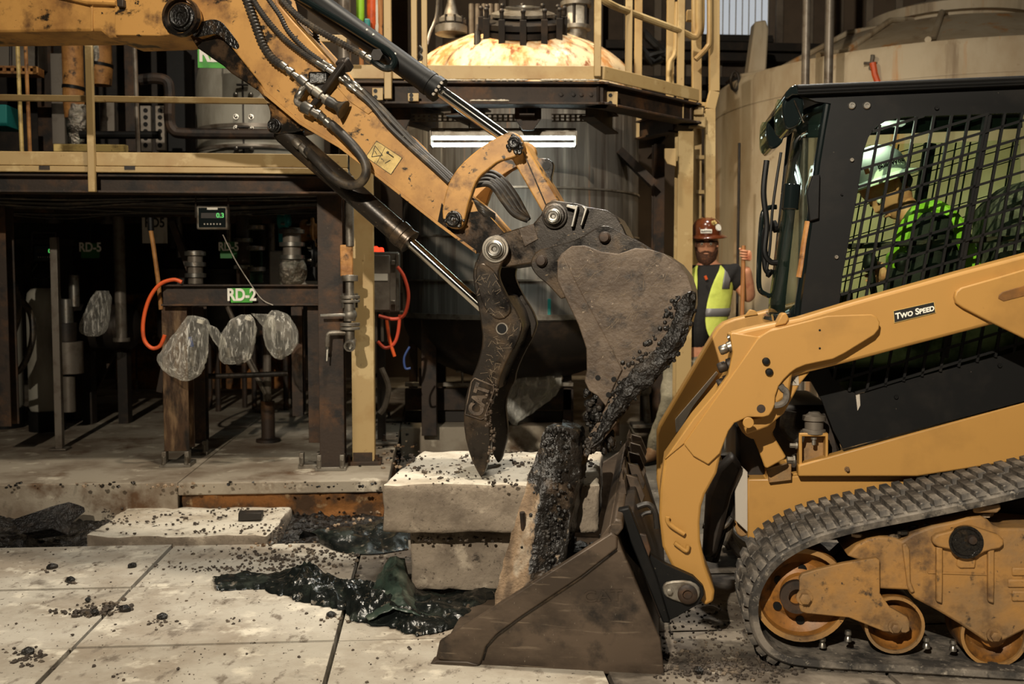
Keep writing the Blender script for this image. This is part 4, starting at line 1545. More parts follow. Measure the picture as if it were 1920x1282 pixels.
stile([(1306, -60), (1306, 830)], .07, 'stile', 7.9)
stile([(1339, -60), (1339, 172), (1331, 205), (1331, 830)], .075, 'stile', 7.75)
for y in (196, 295, 360, 430, 500, 570, 640, 710, 780):
    b = MB()
    b.beam(P(1306, y, 7.86), P(1332, y, 7.8), .03, .03)
    b.build('rung', 'cream_paint', ld, 35, .003)
for pts, Y in (([(1302, -40), (1302, 50), (1308, 62), (1316, 50), (1316, -40)], 7.6), ([(1330, -40), (1330, 70), (1326, 88), (1316, 100), (1304, 112)], 7.6), ([(1270, 4), (1268, 60), (1266, 100), (1256, 120), (1254, 160)], 8.3)):
    b = MB()
    b.tube(spline([P(x, y, Y) for x, y in pts], 6), .02, 8)
    b.build('hand_grip', 'cream_paint', ld)
for x0, x1, y0, y1, Y in ((1287, 1320, 20, 40, 7.85), (1292, 1322, 214, 240, 7.6), (1300, 1318, 203, 216, 7.55)):
    b = MB()
    p, q = P(x0, y1, Y), P(x1, y0, Y)
    b.box(((p.x + q.x) / 2, Y, (p.z + q.z) / 2), q.x - p.x, .06, q.z - p.z)
    b.build('bracket', 'cream_paint', ld, 35, .004)
b = MB()
for pts in ([(1205, 60), (1240, 95), (1252, 105)], [(1215, 108), (1250, 98)], [(1196, 85), (1225, 118), (1240, 110)]):
    b.tube([P(x, y, 8.6) for x, y in pts], .035, 8)
tag(b.build('black_linkage', 'black_paint'), 'black angular linkage behind the sloping hand rail', 'linkage')
for x, lab in ((1256, 'cream upright post behind the platform right corner'), (1196, 'slim cream upright behind the sloping hand rail')):
    b = MB()
    p = P(x, 170, 8.4)
    b.box((p.x, p.y, 3.4), .06, .05, 1.7)
    tag(b.build('guard_post', 'cream_paint', None, 35, .004), lab, 'post')

# ---------------------------------------------------------------- the vessel
vs = thing('reactor_vessel', Vector((.07, 8.7, .2)), 'domed reactor vessel with streaked dome and grey jacket behind the excavator', 'vessel')
AX = Vector((.07, 8.7, 0))
zr = hz(136, 960, 7.75)
b = MB()
prof = []
for k in range(15):
    t = k / 14 * math.pi / 2
    prof.append((1.03 * math.cos(t), .62 * math.sin(t)))
b.lathe(AX + Vector((0, 0, zr - .1)), UPV, [(1.03, -.02)] + prof, 72)
b.build('dome', 'dome_metal', vs, 60)
zj = hz(602, 960, 7.7)
b = MB()
b.lathe(AX + Vector((0, 0, zj)), UPV, [(1.02, 0), (1.0, .02), (1.0, zr - .1 - zj)], 72)
b.build('jacket', 'vessel_jacket', vs, 60)
for py, r in ((440, .012), (527, .012), (352, .012), (600, .03)):
    b = MB()
    b.ring(AX + Vector((0, 0, hz(py, 960, 7.7))), UPV, 1.0, 1.0 + r, .014 if py != 600 else .04, 72)
    b.build('jacket_band', 'dull_steel', vs)
b = MB()
prof = []
for k in range(12):
    t = k / 11 * math.pi / 2
    prof.append((1.0 * math.cos(t), -.55 * math.sin(t)))
b.lathe(AX + Vector((0, 0, zj)), UPV, prof[::-1], 60)
b.build('dished_bottom', 'dark_metal', vs, 60)
for a in (-2.5, -.65, .65, 2.5):
    b = MB()
    x, y = AX.x + .92 * math.cos(a), AX.y + .92 * math.sin(a)
    b.box((x, y, (.2 + zj) / 2 + .1), .12, .12, zj + .1)
    b.build('leg', 'rust_steel', vs, 35, .003)
# teal drips and vertical seam
for x0, y0, y1, dx in ((1030, 560, 600, .012), (950, 596, 604, .05), (1031, 380, 420, .01)):
    p, q = P(x0, y1, 7.69), P(x0, y0, 7.69)
    b = MB()
    b.box((p.x, math.sqrt(max(1.01 - (p.x - AX.x) ** 2, .01)) * -1 + AX.y, (p.z + q.z) / 2), dx * 2, .012, q.z - p.z)
    b.build('paint_drip', 'teal', vs, 35, .002)
# manway
mw = P(980, 58, 8.12)
axm = Vector((0, -.34, 1)).normalized()
b = MB()
b.lathe(mw - axm * .06, axm, [(.26, -.1), (.26, .02), (.31, .02), (.31, .06), (.26, .065), (.26, .075), (.31, .08), (.31, .12), (.24, .15), (.14, .16)], 36)
man = b.build('manway', 'dark_metal', vs, 40)
b = MB()
b.lathe(mw + axm * .12, axm, [(.25, -.01), (.25, .012), (.16, .04), (.02, .045)], 32)
b.build('lid', 'dull_steel', man, 40)
b = MB()
b.lathe(mw + axm * .155, axm, [(.10, 0), (.135, .0), (.135, .025), (.10, .03), (.095, .015), (.02, .01)], 28)
b.build('sight_glass', 'steel', man, 40)
xm, ym = frame_for(axm)
for k in range(12):
    a = 2 * math.pi * k / 12
    p = mw + (xm * math.cos(a) + ym * math.sin(a)) * .325
    b = MB()
    b.beam(p - axm * .1, p + axm * .11, .05, .045)
    b.cyl(p + axm * .08, p + axm * .17, .016, 8)
    b.ball(p + axm * .17, .022, 8)
    b.build('clamp', 'dark_metal', man, 35, .003)
for x, y in ((950, 82), (965, 84), (980, 84), (895, 72)):
    p = P(x, y, 7.95)
    b = MB()
    b.cyl(p + Vector((0, -.02, -.10)), p + Vector((0, .02, .05)), .028, 10)
    b.cyl(p + Vector((0, .0, .0)), p + Vector((0, .03, .11)), .012, 8)
    b.build('valve', 'dark_metal', vs)
# nozzles
p = P(846, 50, 8.3)
b = MB()
b.lathe(p, UPV, [(.13, -.06), (.13, 0), (.10, .01), (.12, .02), (.12, .05), (.06, .09), (.03, .2), (.026, .5)], 22)
b.build('left_nozzle', 'dull_steel', vs, 40)
b = MB()
for k in range(10):
    a = k * .628
    b.cyl(p + Vector((.112 * math.cos(a), .112 * math.sin(a), -.03)), p + Vector((.112 * math.cos(a), .112 * math.sin(a), .07)), .012, 6)
b.build('flange_bolt', 'dark_metal', vs)
p = P(1080, 52, 8.3)
b = MB()
b.lathe(p, UPV, [(.09, -.1), (.09, -.03), (.12, -.02), (.12, .01), (.085, .015)], 22)
nz = b.build('sight_glass_nozzle', 'dull_steel', vs, 40)
b = MB()
b.lathe(p, UPV, [(.08, .16), (.125, .165), (.125, .2), (.08, .22), (.06, .25)], 22)
b.tube(spline([p + Vector((0, 0, .24)), p + Vector((.01, 0, .32)), p + Vector((.07, 0, .37)), p + Vector((.15, .02, .38))], 5), .05, 12)
b.build('elbow', 'dull_steel', nz, 40)
b = MB()
b.cyl(p + Vector((0, 0, .01)), p + Vector((0, 0, .17)), .075, 18)
b.build('backlit_glass', 'white_plate', nz)  # opaque white imitates glass lit from behind
for k in range(6):
    a = k * math.pi / 3 + .3
    b = MB()
    b.cyl(p + Vector((.1 * math.cos(a), .1 * math.sin(a), 0)), p + Vector((.1 * math.cos(a), .1 * math.sin(a), .18)), .012, 8)
    b.build('tie_rod', 'dark_metal', nz)
for k in range(5):
    b = MB()
    o = P(884 + k * 12, 30, 8.9)
    b.cyl(o + Vector((0, 0, -.18)), o + Vector((0, 0, .1)), .024, 10)
    b.build('small_pipe', 'pipe_grey', vs)
b = MB()
b.tube(spline([P(822, -20, 7.9), P(818, 30, 7.9), P(806, 62, 7.85), P(800, 84, 7.8)], 6), .012, 8)
tag(b.build('grey_cable', 'pipe_grey'), 'grey cable hanging onto the left of the streaked dome', 'cable')
# base frame below the vessel
vb = thing('vessel_base_frame', Vector((.0, 8.0, .2)), 'dark rusty base frame of beams under the reactor vessel', 'frame')
for y0, y1, Y, m in ((716, 724, 8.45, 'dull_steel'), (728, 768, 8.5, 'rust_steel'), (770, 790, 8.55, 'dark_metal')):
    p, q = P(760, y1, Y), P(1075, y0, Y)
    b = MB()
    b.box(((p.x + q.x) / 2, Y, (p.z + q.z) / 2), q.x - p.x, .06, q.z - p.z)
    b.build('beam', m, vb, 35, .004)
for x0, x1, y0, y1, Y in ((768, 782, 600, 735, 8.55), (786, 790, 690, 722, 8.4), (1055, 1072, 620, 798, 8.5), (1200, 1222, 640, 800, 8.5), (900, 912, 720, 796, 8.45), (800, 815, 720, 796, 8.45)):
    p, q = P(x0, y1, Y), P(x1, y0, Y)
    b = MB()
    b.box(((p.x + q.x) / 2, Y, (p.z + q.z) / 2), q.x - p.x, .06, q.z - p.z)
    b.build('upright', 'rust_steel', vb, 35, .004)
b = MB()
b.tube([P(855, 696, 8.4), P(888, 692, 8.4)], .012, 8)
b.tube([P(867, 718, 8.4), P(867, 687, 8.4)], .01, 8)
b.build('lever', 'dull_steel', vb)
# clutter around the man's feet: small valve stand
b = MB()
p = P(1215, 800, 8.3)
b.box((p.x, p.y, .21), .28, .2, .03)
b.cyl((p.x, p.y, .2), (p.x - .03, p.y, .55), .03, 10)
b.ball((p.x - .03, p.y, .5), .06, 10)
tag(b.build('floor_valve', 'dull_steel', None, 40, .003), 'small floor valve on a plate behind the worker', 'valve')

# ---------------------------------------------------------------- fluorescent lamp under the platform
fl = thing('fluorescent_lamp', P(945, 276, 7.1), 'twin tube fluorescent lamp lit white under the platform beam', 'lamp')
a, c = P(808, 262, 7.1), P(1080, 258, 7.1)
b = MB()
m_ = (a + c) / 2
b.box((m_.x, 7.16, m_.z + .03), c.x - a.x, .2, .03)
b.box((m_.x, 7.16, m_.z + .055), c.x - a.x, .1, .04)
for x in (a.x, c.x):
    b.box((x, 7.16, m_.z - .0), .012, .22, .1)
b.build('housing', 'dull_steel', fl, 35, .003)
for y0, Yt in ((272, 7.1), (284, 7.2)):
    p, q = P(811, y0 - (Yt - 7.1) * 40, Yt), P(1076, y0 - 5, Yt)
    b = MB()
    b.cyl((p.x, Yt, m_.z + .006 - (Yt - 7.1) * .35), (q.x, Yt, m_.z + .006 - (Yt - 7.1) * .35), .013, 12)
    b.build('tube', 'tube_light', fl)
for x in (880, 1000):
    b = MB()
    p = P(x, 258, 7.16)
    b.cyl((p.x, 7.16, m_.z + .06), (p.x, 7.16, zd - .02), .006, 6)
    b.build('hanger', 'dull_steel', fl)
b = MB()
random.seed(3)
for k in range(26):
    p = P(random.choice((830, 838, 842, 905, 920, 1010, 1030, 1065)) + random.uniform(-7, 7), 252 + random.uniform(-8, 6), 7.12)
    b.ball(p, random.uniform(.01, .024), 6, (1.4, 1, .6))
b.build('dust_crust', 'slab_concrete', fl)

# brooms and shovels stored left of the vessel
tl = [('broom', 676, 'hi_vis_green', .03, 'green handled broom leaning behind the black cylinder', 0, 42),
      ('shovel', 697, 'orange_hose', .035, 'orange shovel leaning beside the green broom', 0, 56),
      ('rake', 707, 'white_plate', .016, 'pale rake handle between orange and brown tools', 0, 62),
      ('mop', 713, 'wood', .02, 'brown mop handle nearest the cream post', 0, 52)]
for nm, x, m, r, lab, dx, yb in tl:
    p, q = P(x + dx, 128, 7.4), P(x, -50, 7.4)
    t = thing(nm, p, lab, nm)
    b = MB()
    b.tube([P(x, yb, 7.4), P(x + 2, 128, 7.4)], .016, 8)
    b.build('handle', 'wood', t)
    b = MB()
    b.tube([P(x - 1, -40, 7.4), P(x, yb - 10, 7.4), P(x, yb, 7.4)], [r, r, r * .6], 10)
    b.build('head', m, t)
b = MB()
p, q = P(684, 55, 7.3), P(694, 36, 7.3)
b.box(((p.x + q.x) / 2, 7.3, (p.z + q.z) / 2), q.x - p.x, .05, q.z - p.z)
tag(b.build('teal_holder', 'teal', None, 35, .008), 'small teal holder between the green and orange tools', 'holder')
b = MB()
p = P(646, 130, 7.1)
b.cyl((p.x, p.y, 2.0), (p.x, p.y, 4.2), .045, 14)
tag(b.build('riser_pipe', 'pipe_grey'), 'thick grey riser pipe behind the stick and black cylinder', 'pipe')

# ================================================================ BIG STORAGE TANK (right)
TA = Vector((4.95, 11.6, 0))
TR = 2.62
bt = thing('storage_tank', TA + Vector((0, 0, .2)), 'huge cream storage tank with rust streaks behind the loader', 'tank')
ze = hz(62, 1790, TA.y - TR)
b = MB()
b.lathe(TA + Vector((0, 0, .2)), UPV, [(TR, 0), (TR, ze - .2 - .06), (TR - .03, ze - .2)], 96)
b.build('shell', 'tank_cream', bt, 60)
b = MB()
zt_ = hz(24, 1700, TA.y - .9)
b.lathe(TA + Vector((0, 0, ze)), UPV, [(TR - .03, 0), (TR - .5, .1), (1.3, zt_ - ze - .1), (.9, zt_ - ze)], 96)
b.build('roof', 'tank_cream', bt, 60)
b = MB()
b.lathe(TA + Vector((0, 0, zt_ - .05)), UPV, [(.82, 0), (.82, .1), (.92, .1), (.92, .2), (.75, .26), (.1, .34)], 60)
b.build('neck_lid', 'tank_cream', bt, 50)
for zc in (ze - .32,):
    b = MB()
    b.ring(TA + Vector((0, 0, zc)), UPV, TR, TR + .006, .014, 96)
    b.build('weld_seam', 'tank_cream', bt)
# roof ribs
for a in (-2.9, -2.45, -2.05):
    b = MB()
    b.tube([TA + Vector((math.cos(a) * r, math.sin(a) * r, z)) for r, z in ((TR - .04, ze + .02), (TR - .5, ze + .12), (1.3, zt_ - .06), (.86, zt_ + .02))], .03, 8)
    b.build('roof_rib', 'tank_cream', bt)
for x, y, m, lab in ((1378, 152, 'dark_metal', ''), (1640, 138, 'orange_hose', '')):
    r_ = ray(x, y)
    ox, oy = -TA.x, -TA.y
    A_ = r_.x ** 2 + r_.y ** 2
    B_ = 2 * (ox * r_.x + oy * r_.y)
    C_ = ox * ox + oy * oy - (TR + .03) ** 2
    h = EYE + r_ * ((-B_ - math.sqrt(max(B_ * B_ - 4 * A_ * C_, 0))) / (2 * A_))
    b = MB()
    if m == 'dark_metal':
        b.tube([h + Vector((.045 * math.sin(t), 0, .1 * math.cos(t))) for t in [k * .6283 for k in range(10)]], .016, 8, True)
        b.cyl(h + Vector((-.09, .0, -.02)), h + Vector((0, .05, .06)), .014, 8)
        b.build('lifting_lug', m, bt)
    else:
        b.tube([h + Vector((-.02, 0, .1)), h + Vector((.0, 0, 0)), h + Vector((.06, 0, -.16))], .03, 8)
        b.build('orange_strap', m, bt)
        b = MB()
        b.cyl(h + Vector((-.09, .03, .1)), h + Vector((.07, .03, .1)), .014, 8)
        b.cyl(h + Vector((-.02, .05, .05)), h + Vector((-.02, .0, .17)), .02, 8)
        b.build('strap_hook', 'dull_steel', bt)
# roof vent block
p = P(1425, 62, 11.2)
b = MB()
b.prism([(p.x - .16, 11.1, ze - .02), (p.x - .08, 11.1, p.z + .1), (p.x + .04, 11.1, p.z + .12), (p.x + .07, 11.1, p.z + .02), (p.x + .05, 11.1, ze + .05), (p.x + .06, 11.1, ze - .02)], (0, .2, 0))
b.build('roof_vent', 'tank_cream', bt, 35, .02)
for px, r, lab in ((1510, .033, 'left brown vertical conduit in front of the storage tank'), (1553, .036, 'right brown vertical conduit in front of the storage tank')):
    b = MB()
    p = P(px, 160, 8.4)
    b.cyl((p.x, p.y, .2), (p.x, p.y, 5.2), r, 14)
    tag(b.build('vertical_conduit', 'pipe_grey'), lab, 'conduit')
# dark vertical stay beside the worker, standing before the tank
b = MB()
p = P(1383, 520, 8.9)
b.cyl((p.x, p.y, .2), (p.x, p.y, hz(268, 1383, 8.9)), .012, 8)
tag(b.build('thin_rod', 'dark_metal'), 'thin dark upright rod before the tank, above the worker hand', 'rod')
# long hose / clutter at lower right of the pad
# ================================================================ EXCAVATOR ARM
EX = Plane(P(930, 467, 4.42), 12)
ex = thing('excavator', EX.at(345, 35, .1), 'yellow excavator boom and stick with dark bucket and thumb above the blocks', 'excavator')


def in_poly(poly, x, y):
    c = False
    for i in range(len(poly)):
        (x1, y1), (x2, y2) = poly[i], poly[(i + 1) % len(poly)]
        if (y1 > y) != (y2 > y) and x < (x2 - x1) * (y - y1) / (y2 - y1) + x1:
            c = not c
    return c


def twin(name, px, ref, d0, d1, m, parent, bevel=.005, ch=0):
    if ch:
        px = chaikin(px, ch)
    b = MB()
    b.prism([p + EX.n * (d0 - ref) for p in EX.pts(px, ref)], EX.n * (d1 - d0))
    return b.build(name, m, parent, 35, bevel)


def xp(name, px, d0, d1, m, parent=ex, bevel=.005, ch=0, **k):
    return plate(name, EX, px, d0, d1, m, parent, bevel, ch, **k)


def pin(px, py, r, d, h, m='steel', parent=ex, name='pin', pl=EX, hole=True):
    """stepped round pin head standing proud of the plane at offset d; r in pixels"""
    c = pl.at(px, py, d)
    s = (c - EYE).dot(pl.n) / FPX / pl.n.y * .98
    R = r * s
    b = MB()
    pr = [(R, 0), (R, h * .5), (R * .82, h * .55), (R * .8, h), (R * .68, h * 1.02)]
    if hole:
        pr += [(R * .62, h * .9), (R * .3, h * .88), (R * .26, h * .6), (R * .02, h * .6)]
    b.lathe(c, -pl.n, pr, 32)
    return b.build(name, m, parent, 40, .0015)


boom = xp('boom', [(-160, -90), (-160, 63), (188, 58), (204, 71), (300, 68), (340, 62), (365, 52), (374, 36), (370, 16), (350, 2), (330, -20), (290, -70), (120, -100)], -.03, .27, 'grimy_yellow', bevel=.012)
xp('fork_plate', [(215, -40), (215, 66), (300, 67), (342, 62), (364, 52), (374, 36), (370, 16), (352, 4), (335, -20), (300, -70)], -.045, -.0305, 'grimy_yellow', boom, .004)
xp('weld_bead', [(168, -60), (172, -60), (174, 58), (170, 58)], -.036, -.03, 'grimy_yellow', boom, .002)
xp('lug', [(218, -4), (230, -2), (231, 13), (219, 12)], -.07, -.03, 'dark_metal', boom, .004)
b = MB()
b.tube([EX.at(60, -20, -.05), EX.at(165, 4, -.05), EX.at(218, 6, -.05)], .012, 8)
b.build('grease_line', 'grimy_yellow', boom)
pin(343, 33, 27, -.045, .035, 'grease', boom, 'pin_cover')
b = MB()
c = EX.at(343, 33, -.045)
b.ring(c, -EX.n, .076, .088, .03, 40)
b.build('pin_collar', 'greasy_yellow', boom)

stick = xp('stick', [(348, 14), (395, -70), (500, -70), (520, 5), (547, 37), (581, 74), (615, 111), (631, 134), (688, 191), (697, 207), (752, 248), (769, 265), (792, 295), (839, 339), (907, 392), (945, 435), (950, 455), (940, 475), (915, 483), (893, 473), (820, 420), (692, 319), (635, 275), (561, 231), (497, 174), (488, 157), (430, 84), (405, 58), (372, 70), (350, 60)], 0, .24, 'grimy_yellow', bevel=.006)
xp('lower_gusset', [(352, 62), (370, 90), (400, 111), (418, 123), (433, 137), (485, 171), (497, 187), (520, 205), (505, 172), (470, 120), (430, 78), (400, 55)], .04, .20, 'greasy_yellow', stick, .006)
xp('flange_lip', [(488, 160), (497, 170), (561, 226), (635, 271), (692, 314), (820, 415), (893, 470), (893, 476), (820, 422), (692, 321), (635, 277), (561, 233), (495, 178)], -.008, .01, 'grimy_yellow', stick, .002)
xp('seam_plate', [(640, 150), (690, 190), (698, 208), (690, 214), (655, 190), (620, 150)], -.006, .0, 'grimy_yellow', stick, .002)
# tar smeared around the top joint
xp('grease_patch', chaikin([(358, 52), (376, 40), (410, 34), (432, 60), (452, 88), (438, 94), (410, 62), (385, 66), (362, 72)], 2), -.004, .002, 'grease', stick, .001)
# greasy foot of the stick
xp('wear_plate', [(820, 418), (828, 380), (858, 430), (880, 398), (907, 394), (945, 436), (950, 455), (940, 474), (915, 482), (893, 472)], -.005, .001, 'greasy_yellow', stick, .001)

# thumb cylinder underneath
lug = xp('cylinder_lug', [(497, 190), (505, 203), (507, 222), (499, 236), (503, 247), (515, 251), (530, 250), (562, 247), (575, 240), (560, 228), (520, 200)], .05, .18, 'greasy_yellow', stick, .006, 1)
pin(516, 236, 14, .05, .03, 'grease', lug)


def axis_tube(b, pts, d, rs, n=24):
    P3 = [EX.at(x, y, d) for x, y in pts]
    return b.tube(P3, rs, n)


def lathe_px(name, a, c, d, prof, m, parent, n=28, **k):
    """revolve about the pixel axis a->c at offset d; profile (radius m, fraction)"""
    A, B_ = EX.at(a[0], a[1], d), EX.at(c[0], c[1], d)
    L_ = (B_ - A).length
    b = MB()
    b.lathe(A, B_ - A, [(r, f * L_) for r, f in prof], n)
    return b.build(name, m, parent, 40, **k)


tc = lathe_px('thumb_cylinder', (528, 244), (769, 454), .11, [(.02, -.02), (.05, .0), (.052, .03), (.052, .9), (.058, .905), (.058, .95), (.054, .955), (.054, .985), (.058, .99), (.058, 1.0), (.03, 1.005)], 'worn_steel', ex)
lathe_px('cylinder_rod', (765, 450), (915, 586), .11, [(.024, 0), (.024, 1)], 'chrome', tc)
b = MB()
b.tube(spline([EX.at(556, 262, .05), EX.at(575, 280, .04), EX.at(600, 318, .04), EX.at(640, 350, .05)], 5), .012, 8)
b.build('feed_pipe', 'hose_rubber', tc)
lathe_px('hose_fitting', (550, 262), (580, 292), .04, [(.012, 0), (.02, .1), (.02, .4), (.014, .45), (.018, .6), (.018, 1)], 'dull_steel', tc, 10)

# bucket cylinder on top
bc = lathe_px('bucket_cylinder', (470, -84), (824, 170), .12, [(.052, 0), (.052, .93), (.056, .932), (.056, .955), (.053, .957), (.053, .97), (.058, .972), (.058, 1), (.03, 1.0)], 'black_paint', ex)
lathe_px('cylinder_rod', (822, 168), (956, 264), .12, [(.028, 0), (.028, 1)], 'chrome', bc)
b = MB()
b.tube(spline([EX.at(560, -5, .055), EX.at(640, 42, .05), EX.at(700, 80, .05), EX.at(728, 97, .05), EX.at(739, 112, .05), EX.at(735, 126, .04), EX.at(722, 128, .035), EX.at(706, 119, .03), EX.at(694, 110, .03)], 7), .016, 10)
b.build('return_pipe', 'gloss_black', bc)
b = MB()
for k in range(4):
    p = EX.at(829 - k * 5, 156 + k * 7, .06)
    b.cyl(p, p - EX.n * .012, .007, 8)
b.build('gland_bolt', 'dull_steel', bc)
b = MB()
for x, y in ((700, 65), (715, 100), (741, 101), (688, 56)):
    b.ball(EX.at(x, y, .066), .006, 6)
b.build('paint_speck', 'decal_white', bc)
b = MB()
c = EX.at(713, 107, .06)
b.cyl(c, c - EX.n * .04, .02, 10)
b.cyl(c - EX.n * .04, c - EX.n * .05, .028, 6)
b.build('port_plug', 'dark_metal', bc)

# links
LK = [(828, 403), (833, 369), (843, 337), (862, 310), (894, 281), (926, 260), (947, 250), (961, 247), (974, 253), (980, 265), (979, 281), (969, 292), (955, 297), (934, 302), (918, 315), (900, 329), (890, 345), (882, 369), (877, 384), (870, 416), (864, 427), (850, 430), (836, 422)]
l1 = xp('curved_link', LK, -.055, -.012, 'grimy_yellow', ex, .005, 1)
l2 = twin('curved_link', LK, -.055, .252, .295, 'grimy_yellow', ex, .005, 1)
pin(966, 268, 13, -.055, .03, 'grease', l1)
pin(852, 411, 16, -.055, .03, 'grease', l1)
b = MB()
random.seed(9)
for cx_, cy_, rr in ((852, 414, 15), (966, 270, 15)):
    for k in range(26):
        a = random.uniform(0, 6.28)
        q = random.uniform(.3, 1.15) * rr
        b.ball(EX.at(cx_ + q * math.cos(a), cy_ + q * math.sin(a), -.062), random.uniform(.006, .014), 6, (1, .6, 1))
b.build('grease_clot', 'grease', l1)['kind'] = 'stuff'
tl_ = xp('bucket_link', [(961, 300), (960, 280), (968, 262), (982, 266), (990, 280), (1048, 376), (1052, 395), (1035, 410), (1016, 396)], .02, .22, 'grimy_yellow', ex, .006)
xp('seam_weld', [(979, 283), (981, 282), (1028, 392), (1026, 393)], .012, .02, 'greasy_yellow', tl_, .001)
b = MB()
eye_px = [(1003, 298), (1012, 296), (1029, 297), (1038, 306), (1037, 320), (1033, 336), (1037, 352), (1052, 380), (1040, 380), (1000, 312)]
eye = xp('lifting_eye', eye_px, .15, .185, 'greasy_yellow', tl_, .004, 1)
b = MB()
c = EX.at(1024, 311, .15)
b.lathe(c, -EX.n, [(.018, -.002), (.018, .003), (.001, .003)], 20)
b.build('eye_hole', 'black_paint', eye)

# coupler
cp = xp('coupler', [(941, 437), (974, 427), (1000, 419), (1014, 402), (1024, 381), (1040, 375), (1059, 378), (1085, 382), (1101, 388), (1138, 394), (1157, 406), (1168, 424), (1176, 442), (1150, 470), (1085, 470), (1030, 480), (995, 494), (945, 502), (915, 495), (905, 475), (918, 450)], -.04, .28, 'worn_steel', ex, .006)
xp('paint_patch', [(972, 429), (1000, 419), (1009, 448), (984, 462)], -.046, -.04, 'muddy_steel', cp, .002)
for pts in ([(1062, 383), (1084, 386), (1075, 425), (1069, 426), (1077, 393), (1060, 388)], [(1090, 385), (1102, 390), (1091, 423), (1087, 423), (1095, 393)]):
    xp('lug_glint', pts, -.075, -.04, 'steel', cp, .003)  # bright steel strips shaped like the rim highlights on the lugs
for x, y, r in ((1040, 405, 24), (930, 467, 27)):
    o = pin(x, y, r, -.046, .02, 'worn_steel', cp, 'pin_boss', hole=False)
    pin(x - 1, y + 1, r * .62, -.066, .035, 'steel', cp, 'pin')

# bucket
ear = xp('bucket_ear', [(995, 488), (1006, 469), (1032, 463), (1085, 448), (1122, 424), (1136, 422), (1154, 430), (1202, 456), (1216, 468), (1200, 500), (1120, 500), (1060, 570), (1027, 533), (1006, 517), (995, 500)], -.10, -.06, 'worn_steel', ex, .005, 1)
twin('bucket_ear', [(995, 488), (1006, 469), (1032, 463), (1085, 448), (1122, 424), (1136, 422), (1154, 430), (1202, 456), (1216, 468), (1200, 500), (1120, 500), (1060, 570), (1027, 533), (1006, 517), (995, 500)], -.10, .30, .34, 'worn_steel', ex, .005, 1)
pin(1016, 489, 11, -.10, .03, 'rust_steel', ear, hole=False)
pin(1134, 445, 11, -.10, .03, 'rust_steel', ear, hole=False)
BK = [(1045, 487), (1053, 475), (1072, 461), (1096, 460), (1128, 472), (1160, 476), (1191, 465), (1218, 467), (1244, 475), (1271, 493), (1290, 517), (1300, 549), (1301, 576), (1290, 621), (1266, 666), (1244, 693), (1191, 740), (1149, 793), (1125, 825), (1101, 852), (1093, 852), (1096, 838), (1104, 815), (1120, 791), (1136, 762), (1120, 740), (1104, 730), (1097, 714), (1101, 693), (1100, 653), (1085, 608), (1064, 565), (1045, 525)]
S0, S1 = -.17, .41
side = xp('bucket', BK, S0, S0 + .03, 'muddy_steel', ex, .004)
twin('far_side_plate', BK, S0, S1 - .03, S1, 'muddy_steel', side, .004)
sh_px = BK[0:20]
b = MB()
o0 = [EX.at(x, y, S0) for x, y in sh_px]
cen = EX.at(1160, 610, S0)
rings = []
for d in (S0 + .012, S1 - .012):
    off = EX.n * (d - S0)
    rings.append((off,))
prof = []
for p in o0:
    inn = p + (cen - p).normalized() * .022
    prof.append([p + rings[0][0], p + rings[1][0], inn + rings[1][0], inn + rings[0][0]])
b.loft(prof)
b.build('wrapper_shell', 'worn_steel', side, 40)
xp('side_cutter', [(1045, 489), (1056, 478), (1078, 525), (1110, 585), (1140, 640), (1167, 693), (1152, 722), (1136, 762), (1120, 742), (1104, 732), (1096, 714), (1100, 693), (1099, 653), (1084, 608), (1063, 565), (1044, 525)], S0 - .012, S0, 'muddy_steel', side, .004)
for k in range(4):
    d = S0 + .0 + k * .17
    b = MB()
    b.prism([p + EX.n * (d - S0) for p in EX.pts([(1150, 780), (1120, 800), (1103, 830), (1092, 853), (1101, 856), (1128, 828), (1158, 792)], S0)], EX.n * .06)
    b.jitter(.006, 20)
    b.build('tooth', 'muddy_steel', side, 35, .004)
for x, y in ((1121, 708), (1151, 711), (1141, 740)):
    b = MB()
    c = EX.at(x, y, S0 - .0135)
    b.lathe(c, -EX.n, [(.011, -.002), (.011, .001), (.001, .001)], 14)
    b.build('cutter_hole', 'black_paint', side)
# welded-on mud: thick wet crust along the heel and tip
mud = MB()
rows = []
crust = [((1302, 548), (1278, 552)), ((1302, 575), (1268, 586)), ((1296, 605), (1252, 620)), ((1284, 638), (1232, 655)), ((1266, 670), (1215, 672)), ((1244, 697), (1185, 690)), ((1216, 722), (1165, 715)), ((1190, 745), (1150, 738)), ((1170, 770), (1138, 768)), ((1148, 797), (1124, 794)), ((1126, 828), (1110, 822)), ((1104, 852), (1096, 848))]
for (xo, yo), (xi, yi) in crust:
    ring = []
    for k in range(7):
        t = k / 6
        x, y = xo + (xi - xo) * t, yo + (yi - yo) * t
        ring.append(EX.at(x, y, S0 - .004 - .02 * math.sin(math.pi * min(1, t * 1.1 + .05))))
    rows.append(ring + [p + EX.n * .02 for p in ring[::-1]])
mud.loft(rows)
bmesh.ops.subdivide_edges(mud.bm, edges=mud.bm.edges[:], cuts=3, use_grid_fill=True)
mud.jitter(.012, 40, 2)
mud.jitter(.006, 120, 5)
mud.build('mud_crust', 'wet_mud', side, 60)
mud = MB()
random.seed(21)
for k in range(220):
    t = random.random()
    i = min(int(t * 11), 10)
    (xo, yo), (xi, yi) = crust[i]
    (xo2, yo2), (xi2, yi2) = crust[i + 1]
    f = random.random()
    g = random.betavariate(1.2, 1.2) * 1.9 - .1
    x = (xo + (xo2 - xo) * f) * (1 - g) + (xi + (xi2 - xi) * f) * g
    y = (yo + (yo2 - yo) * f) * (1 - g) + (yi + (yi2 - yi) * f) * g
    mud.ball(EX.at(x, y, S0 - .002), random.uniform(.003, .013), 6, (1, .7, 1))
